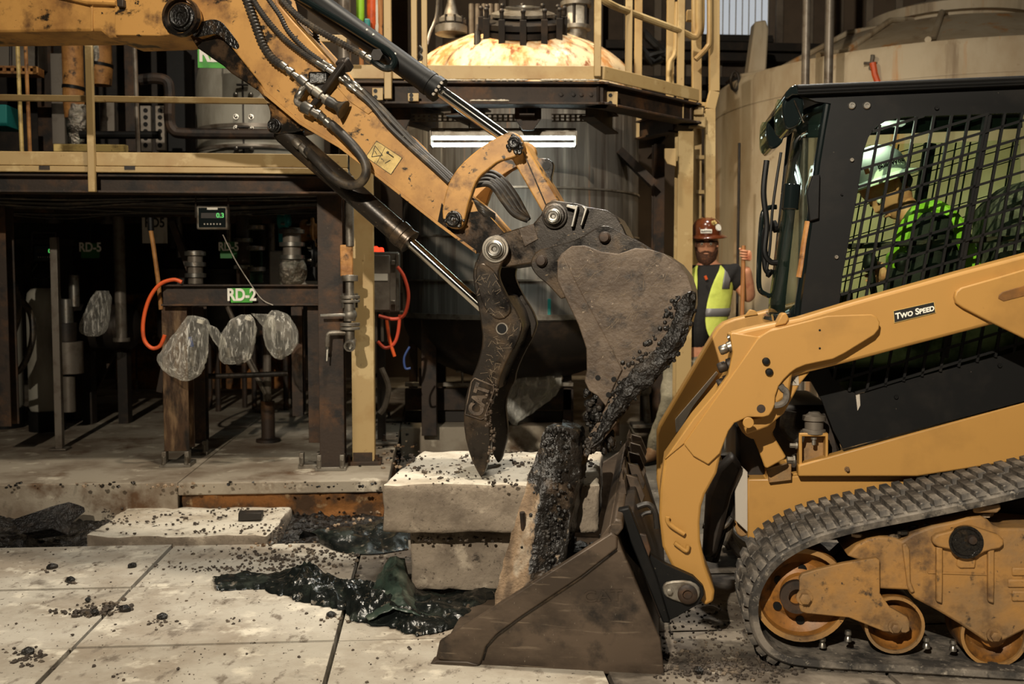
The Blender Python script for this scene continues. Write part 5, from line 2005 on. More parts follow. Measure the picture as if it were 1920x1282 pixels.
for k in range(60):
    mud.ball(EX.at(random.gauss(1112, 7), random.gauss(772, 18), S0 - random.uniform(-.1, .01)), random.uniform(.008, .02), 6)
for k in range(40):
    mud.ball(EX.at(random.gauss(1128, 14), random.gauss(828, 14), S0 - random.uniform(-.2, .01)), random.uniform(.006, .018), 6, (1, 1, 1.6))
o = mud.build('mud_clots', 'wet_mud', side, 60)
o['kind'] = 'stuff'

# thumb
TH = [(888, 498), (897, 480), (907, 459), (926, 445), (945, 451), (953, 464), (951, 480), (939, 496), (934, 512), (937, 528), (953, 560), (969, 584), (978, 606), (979, 616), (971, 640), (953, 671), (937, 708), (934, 730), (926, 743), (915, 772), (918, 804), (921, 833), (913, 873), (903, 896), (897, 889), (881, 857), (870, 812), (869, 767), (873, 740), (884, 708), (897, 677), (905, 640), (902, 608), (896, 573), (886, 525)]
th = xp('thumb', TH, -.09, -.05, 'worn_steel', ex, .006, 1)
twin('far_plate', TH, -.09, .25, .29, 'worn_steel', th, .006, 1)
b = MB()
pr = []
for x, y in ((945, 555), (962, 585), (970, 612), (962, 640), (945, 672), (929, 708), (921, 735)):
    p = EX.at(x, y, -.05)
    q = EX.at(x - 8, y - 2, -.05)
    pr.append([p, p + EX.n * .3, q + EX.n * .3, q])
b.loft(pr)
b.build('web', 'worn_steel', th, 40)
xp('wear_pad', [(891, 500), (903, 492), (918, 500), (931, 513), (935, 530), (950, 558), (958, 572), (957, 588), (940, 600), (922, 594), (905, 572), (894, 535)], -.10, -.09, 'worn_steel', th, .006, 1)
pin(929, 467, 26, -.09, .012, 'dull_steel', th, 'thumb_boss', hole=False)
pin(929, 467, 17, -.102, .03, 'steel', th, 'thumb_pin')
b = MB()
c = EX.at(941, 616, -.091)
b.ring(c + EX.n * .004, -EX.n, .021, .026, .006, 24)
b.build('hole_rim', 'dull_steel', th)
b = MB()
b.lathe(c, -EX.n, [(.021, -.002), (.021, .0015), (.001, .0015)], 24)
b.build('thumb_hole', 'black_paint', th)
cat = xp('cast_panel', [(884, 716), (890, 709), (925, 723), (926, 732), (908, 783), (902, 786), (872, 776)], -.096, -.088, 'worn_steel', th, .004)
d_ = (EX.at(908, 722, -.09) - EX.at(892, 776, -.09))
text('cast_letters', 'CAT', .085, EX.at(899, 750, -.098), d_, EX.n.cross(d_) * -1 if (EX.n.cross(d_)).x > 0 else EX.n.cross(d_), 'muddy_steel', cat, .003, .004, .82)
b = MB()
cb = EX.pts([(884, 716), (890, 709), (925, 723), (926, 732), (908, 783), (902, 786), (872, 776)], -.097)
for i in range(7):
    b.beam(cb[i], cb[(i + 1) % 7], .006, .005)
b.build('panel_border', 'muddy_steel', cat, 35, .001)
# crumbs and drips on the inner edge of the thumb
b = MB()
random.seed(31)
for k in range(80):
    t = random.random()
    y = 715 + t * 150
    x = 930 - 10 * t + random.uniform(-8, 5) - (8 if 740 < y < 800 else 0)
    b.ball(EX.at(x, y, -.09 + random.uniform(-.01, .03)), random.uniform(.003, .011), 6)
o = b.build('mud_clots', 'muddy_steel', th, 60)
o['kind'] = 'stuff'
# scratches left by rubble: bright hairlines scored in the plate
b = MB()
K['scratch'] = mat('scratch', rgb(120, 104, 84), 0.5, 0.2)
for k in range(110):
    y = random.uniform(510, 730)
    xc = 900 + (y - 500) * .15 if y < 600 else 945 - (y - 600) * .3
    x = xc + random.uniform(-14, 34)
    a = random.uniform(0, 3.14)
    l_ = random.uniform(4, 16)
    if 590 < y < 600:
        continue
    p, q = EX.at(x, y, -.0908 if y > 600 else -.1008), EX.at(x + l_ * math.cos(a), y + l_ * math.sin(a), -.0908 if y > 600 else -.1008)
    if not (in_poly(TH, x, y) and in_poly(TH, x + l_ * math.cos(a), y + l_ * math.sin(a))):
        continue
    b.beam(p, q, .0018, .0012)
o = b.build('scratch_marks', 'scratch', th, 0)
o['kind'] = 'stuff'


b = MB()
for k in range(150):
    x, y = random.uniform(1060, 1270), random.uniform(470, 700)
    a = random.gauss(2.4, .5)
    l_ = random.uniform(4, 22)
    if not (in_poly(BK, x, y) and in_poly(BK, x + l_ * math.cos(a), y + l_ * math.sin(a))):
        continue
    b.beam(EX.at(x, y, S0 - .0006), EX.at(x + l_ * math.cos(a), y + l_ * math.sin(a), S0 - .0006), .0014, .001)
o = b.build('scratch_marks', 'scratch', side, 0)
o['kind'] = 'stuff'


# hoses
def hose(name, pts, r, m, parent=stick, ribs=0, n=9):
    P3 = spline([EX.at(x, y, d) for x, y, d in pts], 10)
    if ribs:
        # resample evenly and alternate the radius like a spring guard
        L_ = [0]
        for i in range(1, len(P3)):
            L_.append(L_[-1] + (P3[i] - P3[i - 1]).length)
        tot = L_[-1]
        k = int(tot / ribs)
        Q, R = [], []
        j = 0
        for i in range(k + 1):
            s = tot * i / k
            while j < len(L_) - 2 and L_[j + 1] < s:
                j += 1
            f = (s - L_[j]) / max(L_[j + 1] - L_[j], 1e-9)
            Q.append(P3[j].lerp(P3[j + 1], f))
            R.append(r if i % 2 else r * .76)
        b = MB()
        b.tube(Q, R, n)
        return b.build(name, m, parent, 25)
    b = MB()
    b.tube(P3, r, n)
    return b.build(name, m, parent, 50)


def fitting(pts, d, prof, name='hose_fitting', m='steel', parent=stick):
    return lathe_px(name, pts[0], pts[1], d, prof, m, parent, 12)


hose('spring_hose', [(452, -30, -.04), (462, 0, -.04), (478, 45, -.04), (493, 85, -.04), (511, 110, -.04), (528, 122, -.04)], .021, 'hose_rubber', ribs=.008, n=12)
hose('spring_hose', [(462, -30, -.02), (475, 0, -.02), (498, 34, -.03), (530, 70, -.03), (565, 98, -.03), (594, 118, -.03)], .014, 'hose_rubber', ribs=.006)
hose('spring_hose', [(485, -30, .0), (503, -2, -.01), (524, 28, -.02), (540, 58, -.02), (572, 92, -.02), (604, 116, -.02)], .012, 'hose_rubber', ribs=.006)
hose('spring_hose', [(500, -40, .05), (530, 2, .03), (565, 36, .02), (606, 62, .02), (648, 86, .03), (676, 100, .03)], .017, 'hose_rubber', ribs=.007)
hose('spring_hose', [(592, 54, .14), (594, 78, .14), (604, 98, .14), (616, 112, .14)], .016, 'hose_rubber', ribs=.007)
FP = [(.016, 0), (.019, .05), (.019, .28), (.012, .3), (.012, .42), (.02, .44), (.02, .62), (.011, .64), (.011, .75), (.015, .76), (.015, 1)]
fitting([(526, 120), (562, 148)], -.04, FP)
fitting([(560, 146), (588, 170)], -.045, [(.02, 0), (.024, .1), (.024, .5), (.017, .55), (.017, .8), (.022, .82), (.022, 1)])
fitting([(676, 100), (698, 114)], .03, [(.015, 0), (.018, .1), (.018, .4), (.012, .45), (.012, .6), (.019, .62), (.019, 1)])
fitting([(592, 117), (626, 138)], -.03, [(.011, 0), (.013, .1), (.013, .4), (.016, .45), (.016, .6), (.011, .62), (.011, 1)])
fitting([(602, 115), (634, 136)], -.012, [(.011, 0), (.013, .1), (.013, .4), (.016, .45), (.016, .6), (.011, .62), (.011, 1)])
fitting([(628, 138), (668, 172)], -.03, [(.009, 0), (.013, .1), (.013, .3), (.009, .35), (.009, .5), (.014, .55), (.014, .8), (.01, .85), (.01, 1)])
fitting([(640, 138), (680, 170)], -.012, [(.009, 0), (.013, .1), (.013, .3), (.009, .35), (.009, .5), (.014, .55), (.014, .8), (.01, .85), (.01, 1)])
fitting([(588, 168), (616, 190)], -.045, [(.016, 0), (.022, .06), (.022, .5), (.014, .55), (.014, .7), (.024, .75), (.024, 1)], m='dull_steel')
fitting([(614, 188), (645, 206)], -.05, [(.022, 0), (.024, .3), (.02, .5), (.026, .7), (.044, .98), (.042, 1.0), (.01, .95)], 'rubber_boot', 'hose_rubber')
fitting([(566, 170), (556, 186)], -.05, [(.014, 0), (.018, .2), (.018, .8), (.013, 1)])
b = MB()
b.tube(spline([EX.at(574, 160, -.045), EX.at(566, 168, -.05), EX.at(558, 182, -.05), EX.at(557, 192, -.05), EX.at(566, 198, -.05), EX.at(582, 207, -.05)], 5), .014, 10)
b.build('elbow', 'dull_steel', stick)
fitting([(566, 198), (600, 216)], -.05, [(.02, 0), (.028, .1), (.028, .55), (.018, .6), (.018, .8), (.022, .82), (.022, 1)])
fitting([(598, 214), (622, 236)], -.05, [(.012, 0), (.018, .1), (.018, .4), (.013, .45), (.02, .55), (.02, 1)])
hose('loop_hose', [(620, 232, -.05), (640, 250, -.06), (664, 275, -.07), (683, 302, -.07), (686, 326, -.07), (672, 345, -.06), (648, 345, -.05), (620, 328, -.04), (595, 302, -.02), (576, 282, .02)], .021, 'hose_rubber')
hose('twin_hose', [(668, 172, -.03), (695, 196, -.02), (730, 238, -.015), (772, 278, -.015), (810, 312, -.015), (842, 342, -.012)], .012, 'hose_rubber')
hose('twin_hose', [(680, 170, -.012), (706, 198, .0), (738, 232, .0), (780, 276, .0), (820, 312, .0), (846, 336, .0)], .012, 'hose_rubber')
hose('twin_hose', [(676, 166, .03), (712, 198, .03), (744, 232, .03), (786, 276, .03), (826, 312, .03), (850, 334, .03)], .012, 'hose_rubber')
b = MB()
b.tube([EX.at(757 + 6 * math.cos(t), 262 + 6 * math.sin(t), -.01) for t in (0, 1, 2, 3, 4, 5)], .005, 6)
b.build('hose_clamp', 'steel', stick)
br = MB()
br.beam(EX.at(588, 202, -.012), EX.at(650, 116, -.05), .05, .03)
br.beam(EX.at(640, 112, -.06), EX.at(652, 132, -.02), .06, .04)
br.build('hose_bracket', 'dark_metal', stick, 35, .008)
b = MB()
b.box(EX.at(598, 148, -.01), .09, .04, .06)
b.build('valve_block', 'grease', stick, 35, .01)
xp('bracket_plate', [(580, 150), (598, 138), (622, 160), (600, 186), (585, 175)], -.02, 0, 'dark_metal', stick, .004, 1)
for k in range(4):
    o_ = (k - 1.5) * 7
    hose('link_hose', [(868 + k * 4, 352 - o_ * .4, .06 + .012 * k), (890 + k * 3, 339 - o_ * .8, .02 + .02 * k), (914 + k * 2, 334 - o_, .02 + .02 * k), (936 + o_ * .7, 346 - o_ * .8, .02 + .02 * k), (956 + o_, 373 - o_ * .5, .03 + .02 * k), (973 + o_ * .8, 398 - o_ * .3, .04 + .02 * k), (990, 412, .06 + .01 * k)], .0145, 'hose_rubber', ex)
for k in range(3):
    hose('link_hose', [(876 + k * 3, 370 + k * 5, .05), (898 + k * 2, 384 + k * 5, .0), (912, 395 + k * 4, .0), (926, 404 + k * 3, .03)], .012, 'hose_rubber', ex)
xp('grease_smear', chaikin([(312, 20), (330, 4), (352, 2), (370, 18), (372, 38), (362, 52), (340, 62), (318, 60), (306, 42)], 2), -.047, -.044, 'greasy_yellow', boom, .001)
# warning decal
dc = xp('warning_decal', [(706, 264), (754, 296), (733, 327), (686, 294)], -.002, .0, 'decal_yellow', stick, 0)
b = MB()
tri = [(697, 294), (703, 273), (717, 291)]
tp = [EX.at(x, y, -.003) for x, y in tri]
for i in range(3):
    b.beam(tp[i], tp[(i + 1) % 3], .004, .002)
for pts in ([(706, 264), (754, 296)], [(754, 296), (733, 327)], [(733, 327), (686, 294)], [(686, 294), (706, 264)], [(722, 276), (706, 307)]):
    b.beam(EX.at(*pts[0], -.0025), EX.at(*pts[1], -.0025), .0025, .0015)
b.beam(EX.at(703, 283, -.003), EX.at(707, 290, -.003), .006, .002)
b.beam(EX.at(728, 287, -.003), EX.at(738, 294, -.003), .02, .002)
b.beam(EX.at(722, 306, -.003), EX.at(732, 300, -.003), .005, .002)
b.ball(EX.at(727, 286, -.003), .007, 6, (1, .3, 1))
b.build('pictogram', 'decal_black', dc)
# ================================================================ COMPACT TRACK LOADER
LD = Plane(G(1700, 1268), 8.0)
lo = thing('track_loader', LD.at(1700, 1268, .8), 'yellow and black compact track loader with steel bucket, on the right', 'loader')
lo.location.z = 0


K['added_lamp_lens'] = mat('added_lamp_lens', rgb(230, 236, 226), 0.4, emit=(.9, 1, .9, 1), estr=.3)  # lens of the lamp added inside the cab


def lp(name, px, d0, d1, m, parent=lo, bevel=.004, ch=0, **k):
    return plate(name, LD, px, d0, d1, m, parent, bevel, ch, **k)


def holed(name, outer, holes, d0, d1, m, parent=lo, bevel=.003):
    """flat plate with openings, cut as a filled 2-D curve"""
    cu = bpy.data.curves.new(name, 'CURVE')
    cu.dimensions = '2D'
    cu.fill_mode = 'BOTH'
    cu.extrude = abs(d1 - d0) / 2
    for lst in [outer] + holes:
        sp = cu.splines.new('POLY')
        pts = [LD.loc(LD.at(x, y, d0)) for x, y in lst]
        sp.points.add(len(pts) - 1)
        for i, q in enumerate(pts):
            sp.points[i].co = (q[0], q[1], 0, 1)
        sp.use_cyclic_u = True
    o = bpy.data.objects.new(name, cu)
    C.objects.link(o)
    dg = bpy.context.evaluated_depsgraph_get()
    me = bpy.data.meshes.new_from_object(o.evaluated_get(dg))
    bpy.data.objects.remove(o)
    bpy.data.curves.remove(cu)
    M4 = Matrix((LD.u, LD.z, -LD.n)).transposed().to_4x4()
    M4.translation = LD.o + LD.n * ((d0 + d1) / 2)
    me.transform(M4)
    bm = bmesh.new()
    bm.from_mesh(me)
    bmesh.ops.remove_doubles(bm, verts=bm.verts[:], dist=.0002)
    bmesh.ops.recalc_face_normals(bm, faces=bm.faces[:])
    bm.to_mesh(me)
    bm.free()
    return place(name, me, m, parent, 35, bevel)


def disc(b, px, py, d, prof, n=32):
    return b.lathe(LD.at(px, py, d), -LD.n, prof, n)


def lbolt(px, py, d, r, m='black_paint', parent=lo, name='bolt', h=.02):
    b = MB()
    b.bolt(LD.at(px, py, d), -LD.n, r, h)
    return b.build(name, m, parent)


# ---- lift arm, near side
beam_px = [(1369, 626), (1400, 617), (1450, 606), (1500, 596), (1600, 566), (1700, 538), (1800, 510), (1920, 478), (2060, 440), (2060, 560), (1920, 596), (1858, 609), (1700, 650), (1600, 677), (1519, 697), (1440, 720), (1360, 760), (1366, 702), (1374, 660)]
arm = lp('lift_arm', beam_px, .13, .27, 'loader_yellow', bevel=.012)
leg_px = [(1369, 626), (1420, 633), (1450, 616), (1500, 610), (1480, 740), (1453, 761), (1431, 782), (1402, 782), (1377, 793), (1360, 815), (1344, 887), (1322, 927), (1315, 949), (1312, 980), (1313, 1015), (1322, 1059), (1340, 1108), (1338, 1128), (1322, 1136), (1310, 1120), (1260, 1062), (1242, 1024), (1236, 968), (1238, 920), (1246, 862), (1300, 785), (1342, 735), (1366, 702), (1374, 660)]
lp('arm_leg', leg_px, .10, .29, 'loader_yellow', arm, .01)
ck = lp('arm_cheek', [(1282, 832), (1420, 635), (1430, 627), (1442, 620), (1552, 592), (1600, 590), (1634, 589), (1644, 594), (1650, 604), (1648, 617), (1639, 628), (1584, 662), (1562, 673), (1510, 684), (1493, 691), (1482, 699), (1470, 711), (1460, 724), (1454, 742), (1453, 758), (1448, 770), (1442, 779), (1431, 782), (1402, 782), (1377, 793), (1366, 808), (1350, 850), (1328, 871), (1300, 855)], .083, .10, 'loader_yellow', arm, .004)
lp('corner_flange', [(1246, 862), (1300, 785), (1342, 735), (1366, 702), (1374, 660), (1369, 626), (1374, 624), (1425, 632), (1283, 832)], .092, .12, 'loader_yellow', arm, .004)
lp('rear_gusset', [(1920, 505), (1870, 520), (1803, 539), (1793, 546), (1790, 556), (1793, 568), (1806, 577), (1850, 600), (1920, 634), (2060, 700), (2060, 470)], .105, .13, 'loader_yellow', arm, .005)
sl = lp('slot', [(1880, 547), (1873, 553), (1872, 560), (1882, 565), (1960, 545), (1960, 524)], .102, .106, 'wheel_yellow', arm, .003)
lp('inner_web', [(1519, 697), (1500, 720), (1470, 775), (1440, 800), (1400, 815), (1390, 790), (1430, 780), (1455, 740), (1470, 700)], .15, .29, 'loader_yellow', arm, .006)
lp('top_clip', [(1453, 612), (1466, 588), (1474, 586), (1480, 598), (1474, 608)], .12, .2, 'loader_yellow', arm, .005)
for x, y in ((1436, 677), (1442, 697)):
    b = MB()
    disc(b, x, y, .083, [(.014, 0), (.014, .01), (.011, .016), (.004, .017)], 18)
    b.build('plug', 'black_paint', arm)
for x, y, r in ((1537, 619, .004), (1537, 653, .004), (1427, 766, .0155)):
    b = MB()
    disc(b, x, y, .083, [(r, -.002), (r, .0012), (.001, .0012)], 18)
    b.build('hole', 'rust_steel' if r > .01 else 'black_paint', arm)
b = MB()
b.tube(spline(LD.pts([(1463, 722), (1467, 728), (1474, 735), (1473, 750), (1464, 758), (1452, 760)], .095), 4), .012, 8)
b.build('chafe_strip', 'rubber', arm)
for pts in ([(1252, 969), (1252, 978), (1262, 988), (1283, 1001)], [(1265, 1017), (1274, 1024), (1287, 1032), (1290, 1022)]):
    b = MB()
    b.tube(spline(LD.pts(pts, .08), 6), .0085, 10)
    b.build('hose_hook', 'loader_yellow', arm)
stk = lp('sticker', [(1477, 707), (1497, 703), (1498, 722), (1480, 722)], .146, .15, 'grey_plate', arm, 0)
b = MB()
p_, q_ = LD.at(1485, 710, .145), LD.at(1492, 718, .145)
b.beam(p_, q_, .004, .002)
b.beam(LD.at(1483, 717, .145), LD.at(1491, 709, .145), .004, .002)
b.build('pictogram', 'dark_metal', stk)
# TWO SPEED badge
bd = lp('badge', [(1675, 583), (1751, 566), (1754, 586), (1677, 605)], .127, .13, 'decal_black', arm, .001)
bb = LD.pts([(1675, 583), (1751, 566), (1754, 586), (1677, 605)], .1265)
b = MB()
for i in range(4):
    b.beam(bb[i], bb[(i + 1) % 4], .003, .001)
b.build('border', 'decal_yellow', bd)
dirx = (LD.at(1751, 577, .126) - LD.at(1677, 594, .126)).normalized()
upx = LD.n.cross(dirx)
if upx.z < 0:
    upx = -upx
cu = bpy.data.curves.new('lettering', 'FONT')
cu.body = 'TWO SPEED'
cu.size = .030
cu.extrude = .0006
cu.offset = .0008
cu.shear = .15
cu.align_x = 'CENTER'
cu.align_y = 'CENTER'
cu.small_caps_scale = .78
cu.body = 'Two Speed'
for ch_ in cu.body_format:
    ch_.use_small_caps = True
o = bpy.data.objects.new('lettering', cu)
C.objects.link(o)
me = bpy.data.meshes.new_from_object(o.evaluated_get(bpy.context.evaluated_depsgraph_get()))
bpy.data.objects.remove(o)
bpy.data.curves.remove(cu)
M4 = Matrix((dirx, upx, dirx.cross(upx))).transposed().to_4x4()
M4.translation = LD.at(1714.5, 585.5, .1262)
me.transform(M4)
place('lettering', me, 'decal_white', bd, 0)
# hydraulic couplings on the arm elbow
for (x0, y0, x1, y1, r, m) in ((1374, 648, 1349, 658, .018, 'steel'), (1374, 681, 1346, 691, .02, 'dark_metal'), (1366, 712, 1345, 721, .018, 'dark_metal'), (1372, 630, 1364, 634, .008, 'steel')):
    b = MB()
    A_, B_ = LD.at(x0, y0, .16), LD.at(x1, y1, .16)
    L_ = (B_ - A_).length
    b.lathe(A_, B_ - A_, [(r * .7, 0), (r * 1.2, .02 * L_), (r * 1.2, .35 * L_), (r * .8, .4 * L_), (r, .5 * L_), (r, .9 * L_), (r * .8, L_)], 16)
    b.build('hydraulic_coupling', m, arm, 40)
# far arm
fa = lp('lift_arm', [(1231, 900), (1231, 815), (1236, 800), (1330, 640), (1345, 616), (1358, 605), (1377, 598), (1440, 582), (1520, 562), (1600, 542), (1600, 600), (1500, 625), (1420, 650), (1380, 700), (1320, 830), (1310, 950), (1290, 1000), (1240, 960)], 1.22, 1.38, 'loader_yellow', lo, .01)
lp('wear_plate', [(1266, 786), (1343, 696), (1347, 700), (1300, 762), (1276, 806), (1267, 812)], 1.21, 1.22, 'grey_plate', fa, .002)
lp('top_clip', [(1396, 594), (1406, 580), (1416, 582), (1422, 590)], 1.21, 1.25, 'loader_yellow', fa, .004)
b = MB()
b.cyl(LD.at(1420, 790, .28), LD.at(1420, 790, .28) + LD.n * .96, .07, 20)
b.build('torque_tube', 'loader_yellow', arm)

# ---- bucket
BS = -.10
bt_ = [(1146, 997), (1157, 1005), (1166, 1030), (1238, 1198), (1246, 1266), (1228, 1270), (899, 1248), (820, 1237), (818, 1230), (824, 1202)]
bu = lp('bucket', bt_, BS, BS + .02, 'bucket_steel', bevel=.004)
BW = 1.86


def lt(px, ref, d):
    return [p + LD.n * (d - ref) for p in LD.pts(px, ref)]


b = MB()
b.prism(lt(bt_, BS, BS + BW - .02), LD.n * .02)
b.build('far_side_plate', 'bucket_steel', bu, 35, .004)
band = [(824, 1203), (1146, 998), (1157, 1006), (1157, 1028), (1091, 1080), (978, 1155), (930, 1190), (911, 1212), (904, 1236), (899, 1248), (821, 1237)]
lp('side_stiffener', band, BS - .014, BS, 'bucket_steel', bu, .006)
lp('wear_edge', [(796, 1251), (818, 1238), (876, 1240), (899, 1247), (868, 1257), (858, 1262), (796, 1256)], BS - .02, BS + .05, 'bucket_steel', bu, .004, 0)
b = MB()
cedge = LD.pts([(796, 1252), (830, 1236), (905, 1240), (905, 1250), (800, 1258)], BS)
b.prism([p + LD.n * .05 for p in cedge], LD.n * (BW - .1))
b.build('cutting_edge', 'dull_steel', bu, 35, .004)
# shell: floor, heel and back in one bent plate
shell = [(820, 1236), (900, 1247), (1100, 1258), (1200, 1262), (1230, 1255), (1236, 1225), (1225, 1185), (1190, 1100), (1165, 1040), (1150, 1000)]
sh_in = [(820, 1230), (900, 1240), (1100, 1251), (1195, 1254), (1220, 1247), (1226, 1225), (1216, 1188), (1180, 1104), (1156, 1044), (1141, 1002)]
b = MB()
A0, A1 = lt(shell, BS, BS + .012), lt(shell, BS, BS + BW - .012)
I0, I1 = lt(sh_in, BS, BS + .012), lt(sh_in, BS, BS + BW - .012)
b.loft([[a, c, d, e] for a, c, d, e in zip(A0, A1, I1, I0)])
b.build('shell', 'bucket_steel', bu, 40)
b = MB()
lip = [(1140, 1000), (1146, 982), (1153, 972), (1166, 975), (1169, 990), (1158, 1004)]
b.prism(lt(lip, BS, BS - .004), LD.n * (BW + .008))
b.build('top_lip', 'bucket_steel', bu, 35, .006)
b = MB()
b.prism(lt([(1143, 985), (1128, 1006), (1118, 1040), (1124, 1042), (1136, 1010), (1150, 990)], BS, BS + .02), LD.n * (BW - .04))
b.build('spill_guard', 'bucket_steel', bu, 35, .003)
# serrated step treads and brackets on the back of the bucket
for k, d in enumerate((.35, .62, .9, 1.18, 1.45)):
    b = MB()
    base = lt([(1150, 975), (1158, 945), (1164, 948), (1168, 976)], BS, d)
    b.prism(base, LD.n * .16)
    for t in range(7):
        p = base[1] + LD.n * (.012 + t * .023)
        b.lathe(p - Vector((0, 0, .01)), UPV, [(.012, 0), (.001, .03)], 4)
    b.build('step_tread', 'bucket_steel', bu, 35, .002)
    b = MB()
    b.prism(lt([(1160, 985), (1164, 952), (1190, 960), (1206, 1000), (1195, 1030), (1176, 1024)], BS, d + .18), LD.n * .025)
    b.build('back_rib', 'bucket_steel', bu, 35, .003)
cast = lp('cast_mark', [(1096, 1106), (1158, 1104), (1163, 1130), (1100, 1132)], BS - .001, BS + .001, 'bucket_steel', bu, 0)
dirb = (LD.at(1158, 1116, BS) - LD.at(1096, 1119, BS)).normalized()
text('cast_letters', 'CAT', .055, LD.at(1130, 1118, BS - .003), dirb, LD.z, 'bucket_steel', cast, .002, .001, 1.3)
b = MB()
b.tube([LD.at(905, 1236, BS - .002), LD.at(912, 1212, BS - .002), LD.at(931, 1191, BS - .002), LD.at(978, 1156, BS - .002), LD.at(1091, 1081, BS - .002), LD.at(1156, 1030, BS - .002)], .006, 8)
b.build('weld_bead', 'worn_steel', bu)
# dirt in the bucket
b = MB()
random.seed(14)
for k in range(160):
    p = LD.at(random.uniform(930, 1190), 1246, BS) + LD.n * random.uniform(.15, 1.7)
    b.ball(p + Vector((0, 0, random.uniform(0, .04))), random.uniform(.012, .05), 6, (1, 1, .7))
o = b.build('soil_load', 'wet_mud', bu)
o['kind'] = 'stuff'

# ---- quick coupler
qc = lp('quick_coupler', [(1158, 956), (1180, 952), (1232, 1085), (1257, 1168), (1243, 1168), (1212, 1090)], .02, .07, 'black_paint', bevel=.005)
b = MB()
b.prism(lt([(1166, 960), (1188, 958), (1250, 1150), (1236, 1160)], .07, .07), LD.n * 1.3)
b.build('coupler_frame', 'dark_metal', qc, 35, .006)
br_ = lp('pivot_bracket', [(1195, 985), (1204, 1010), (1222, 1042), (1249, 1059), (1300, 1082), (1318, 1100), (1320, 1115), (1311, 1132), (1268, 1157), (1246, 1167), (1222, 1090)], .05, .09, 'black_paint', qc, .006)
lk = lp('latch_link', chaikin([(1242, 1098), (1252, 1090), (1290, 1088), (1310, 1098), (1314, 1114), (1305, 1130), (1288, 1134), (1252, 1122), (1243, 1112)], 1), .035, .05, 'dull_steel', br_, .005)
b = MB()
disc(b, 1289, 1113, .035, [(.036, 0), (.036, .01), (.03, .014), (.018, .015), (.016, .004), (.001, .004)], 26)
b.build('pivot_pin', 'rust_steel', br_, 40)
lbolt(1255, 1107, .035, .011, 'dull_steel', br_)
lp('stop_block', [(1196, 1000), (1212, 1004), (1220, 1030), (1214, 1055), (1206, 1040)], .03, .05, 'rust_steel', qc, .003)
# hoses and black ironwork between arm and chassis


for k, (pts, r, d) in enumerate((([(1340, 905), (1358, 920), (1370, 950), (1368, 990), (1355, 1020)], .016, .5),
                                 ([(1318, 985), (1340, 990), (1360, 985), (1372, 970)], .012, .45),
                                 ([(1480, 770), (1476, 800), (1488, 815), (1506, 820)], .03, .42),
                                 ([(1345, 880), (1352, 930), (1350, 985), (1330, 1040)], .03, .62),
                                 ([(1365, 850), (1372, 890), (1370, 930), (1345, 1000), (1332, 1050)], .035, .75),
                                 ([(1195, 950), (1215, 945), (1228, 960), (1232, 990)], .012, .3),
                                 ([(1190, 990), (1205, 965), (1222, 960)], .008, .35))):
    b = MB()
    b.tube(spline(LD.pts(pts, d), 6), r, 10)
    b.build('hydraulic_hose', 'hose_rubber', lo)
lp('tilt_cylinder', [(1325, 930), (1345, 880), (1375, 850), (1395, 880), (1372, 930), (1345, 1040), (1318, 1050)], .40, .50, 'dark_metal', lo, .02)
tp_ = lp('tilt_lever', [(1407, 806), (1445, 781), (1450, 816), (1474, 856), (1470, 861), (1439, 878), (1434, 876), (1423, 846)], .30, .335, 'loader_yellow', lo, .005)
b = MB()
disc(b, 1403, 792, .075, [(.02, -.002), (.02, .006), (.001, .006)], 20)
b.build('round_pad', 'loader_yellow', arm, 40, .002)

# ---- chassis
chs = lp('chassis', [(1402, 898), (1438, 898), (1438, 880), (1484, 866), (1484, 893), (1497, 891), (1940, 893), (1990, 1020), (1402, 1010)], .43, 1.26, 'loader_yellow', lo, .006)
lp('side_rail', [(1497, 872), (1700, 815), (1920, 754), (2060, 716), (2060, 850), (1920, 862), (1720, 893), (1497, 893)], .37, .43, 'loader_yellow', chs, .006)
lp('radiator_plate', [(1377, 862), (1402, 885), (1402, 998), (1379, 976)], .44, .46, 'grey_plate', chs, .003)
lp('tow_ring', [(1374, 980), (1392, 972), (1406, 985), (1404, 1004), (1385, 1008)], .5, .54, 'dusty_yellow', chs, .006, 1)
lbolt(1588, 879, .37, .007, 'dusty_yellow', chs)
holed('front_panel', [(1438, 880), (1484, 866), (1484, 900), (1442, 905)], [], .40, .42, 'dusty_yellow', chs)
# rubber cab mount on its box bracket
mb = holed('mount_bracket', [(1498, 812), (1553, 812), (1553, 868), (1498, 880)], [[(1504, 818), (1548, 818), (1548, 862), (1504, 872)]], .385, .45, 'loader_yellow', chs)
lp('bracket_back', [(1500, 814), (1552, 814), (1552, 868), (1500, 876)], .45, .46, 'dusty_yellow', mb, 0)
b = MB()
p_ = LD.at(1526, 812, .42)
b.lathe(p_, UPV, [(.045, 0), (.045, .015), (.036, .018), (.036, .05), (.045, .052), (.045, .07), (.03, .074), (.02, .085)], 24)
b.build('rubber_mount', 'pipe_grey', chs, 40)
b = MB()
b.bolt(LD.at(1526, 820, .40), -UPV, .008, .03)
b.build('mount_bolt', 'dull_steel', chs)
b = MB()
b.bolt(LD.at(1495, 835, .40), -LD.u, .01, .03)
b.bolt(LD.at(1490, 862, .40), -LD.u, .014, .03)
b.build('side_bolt', 'dull_steel', chs)['kind'] = 'stuff'
lp('engine_block', [(1380, 800), (1480, 760), (1560, 760), (1580, 850), (1500, 900), (1380, 900)], .52, 1.1, 'dark_metal', lo, .02)

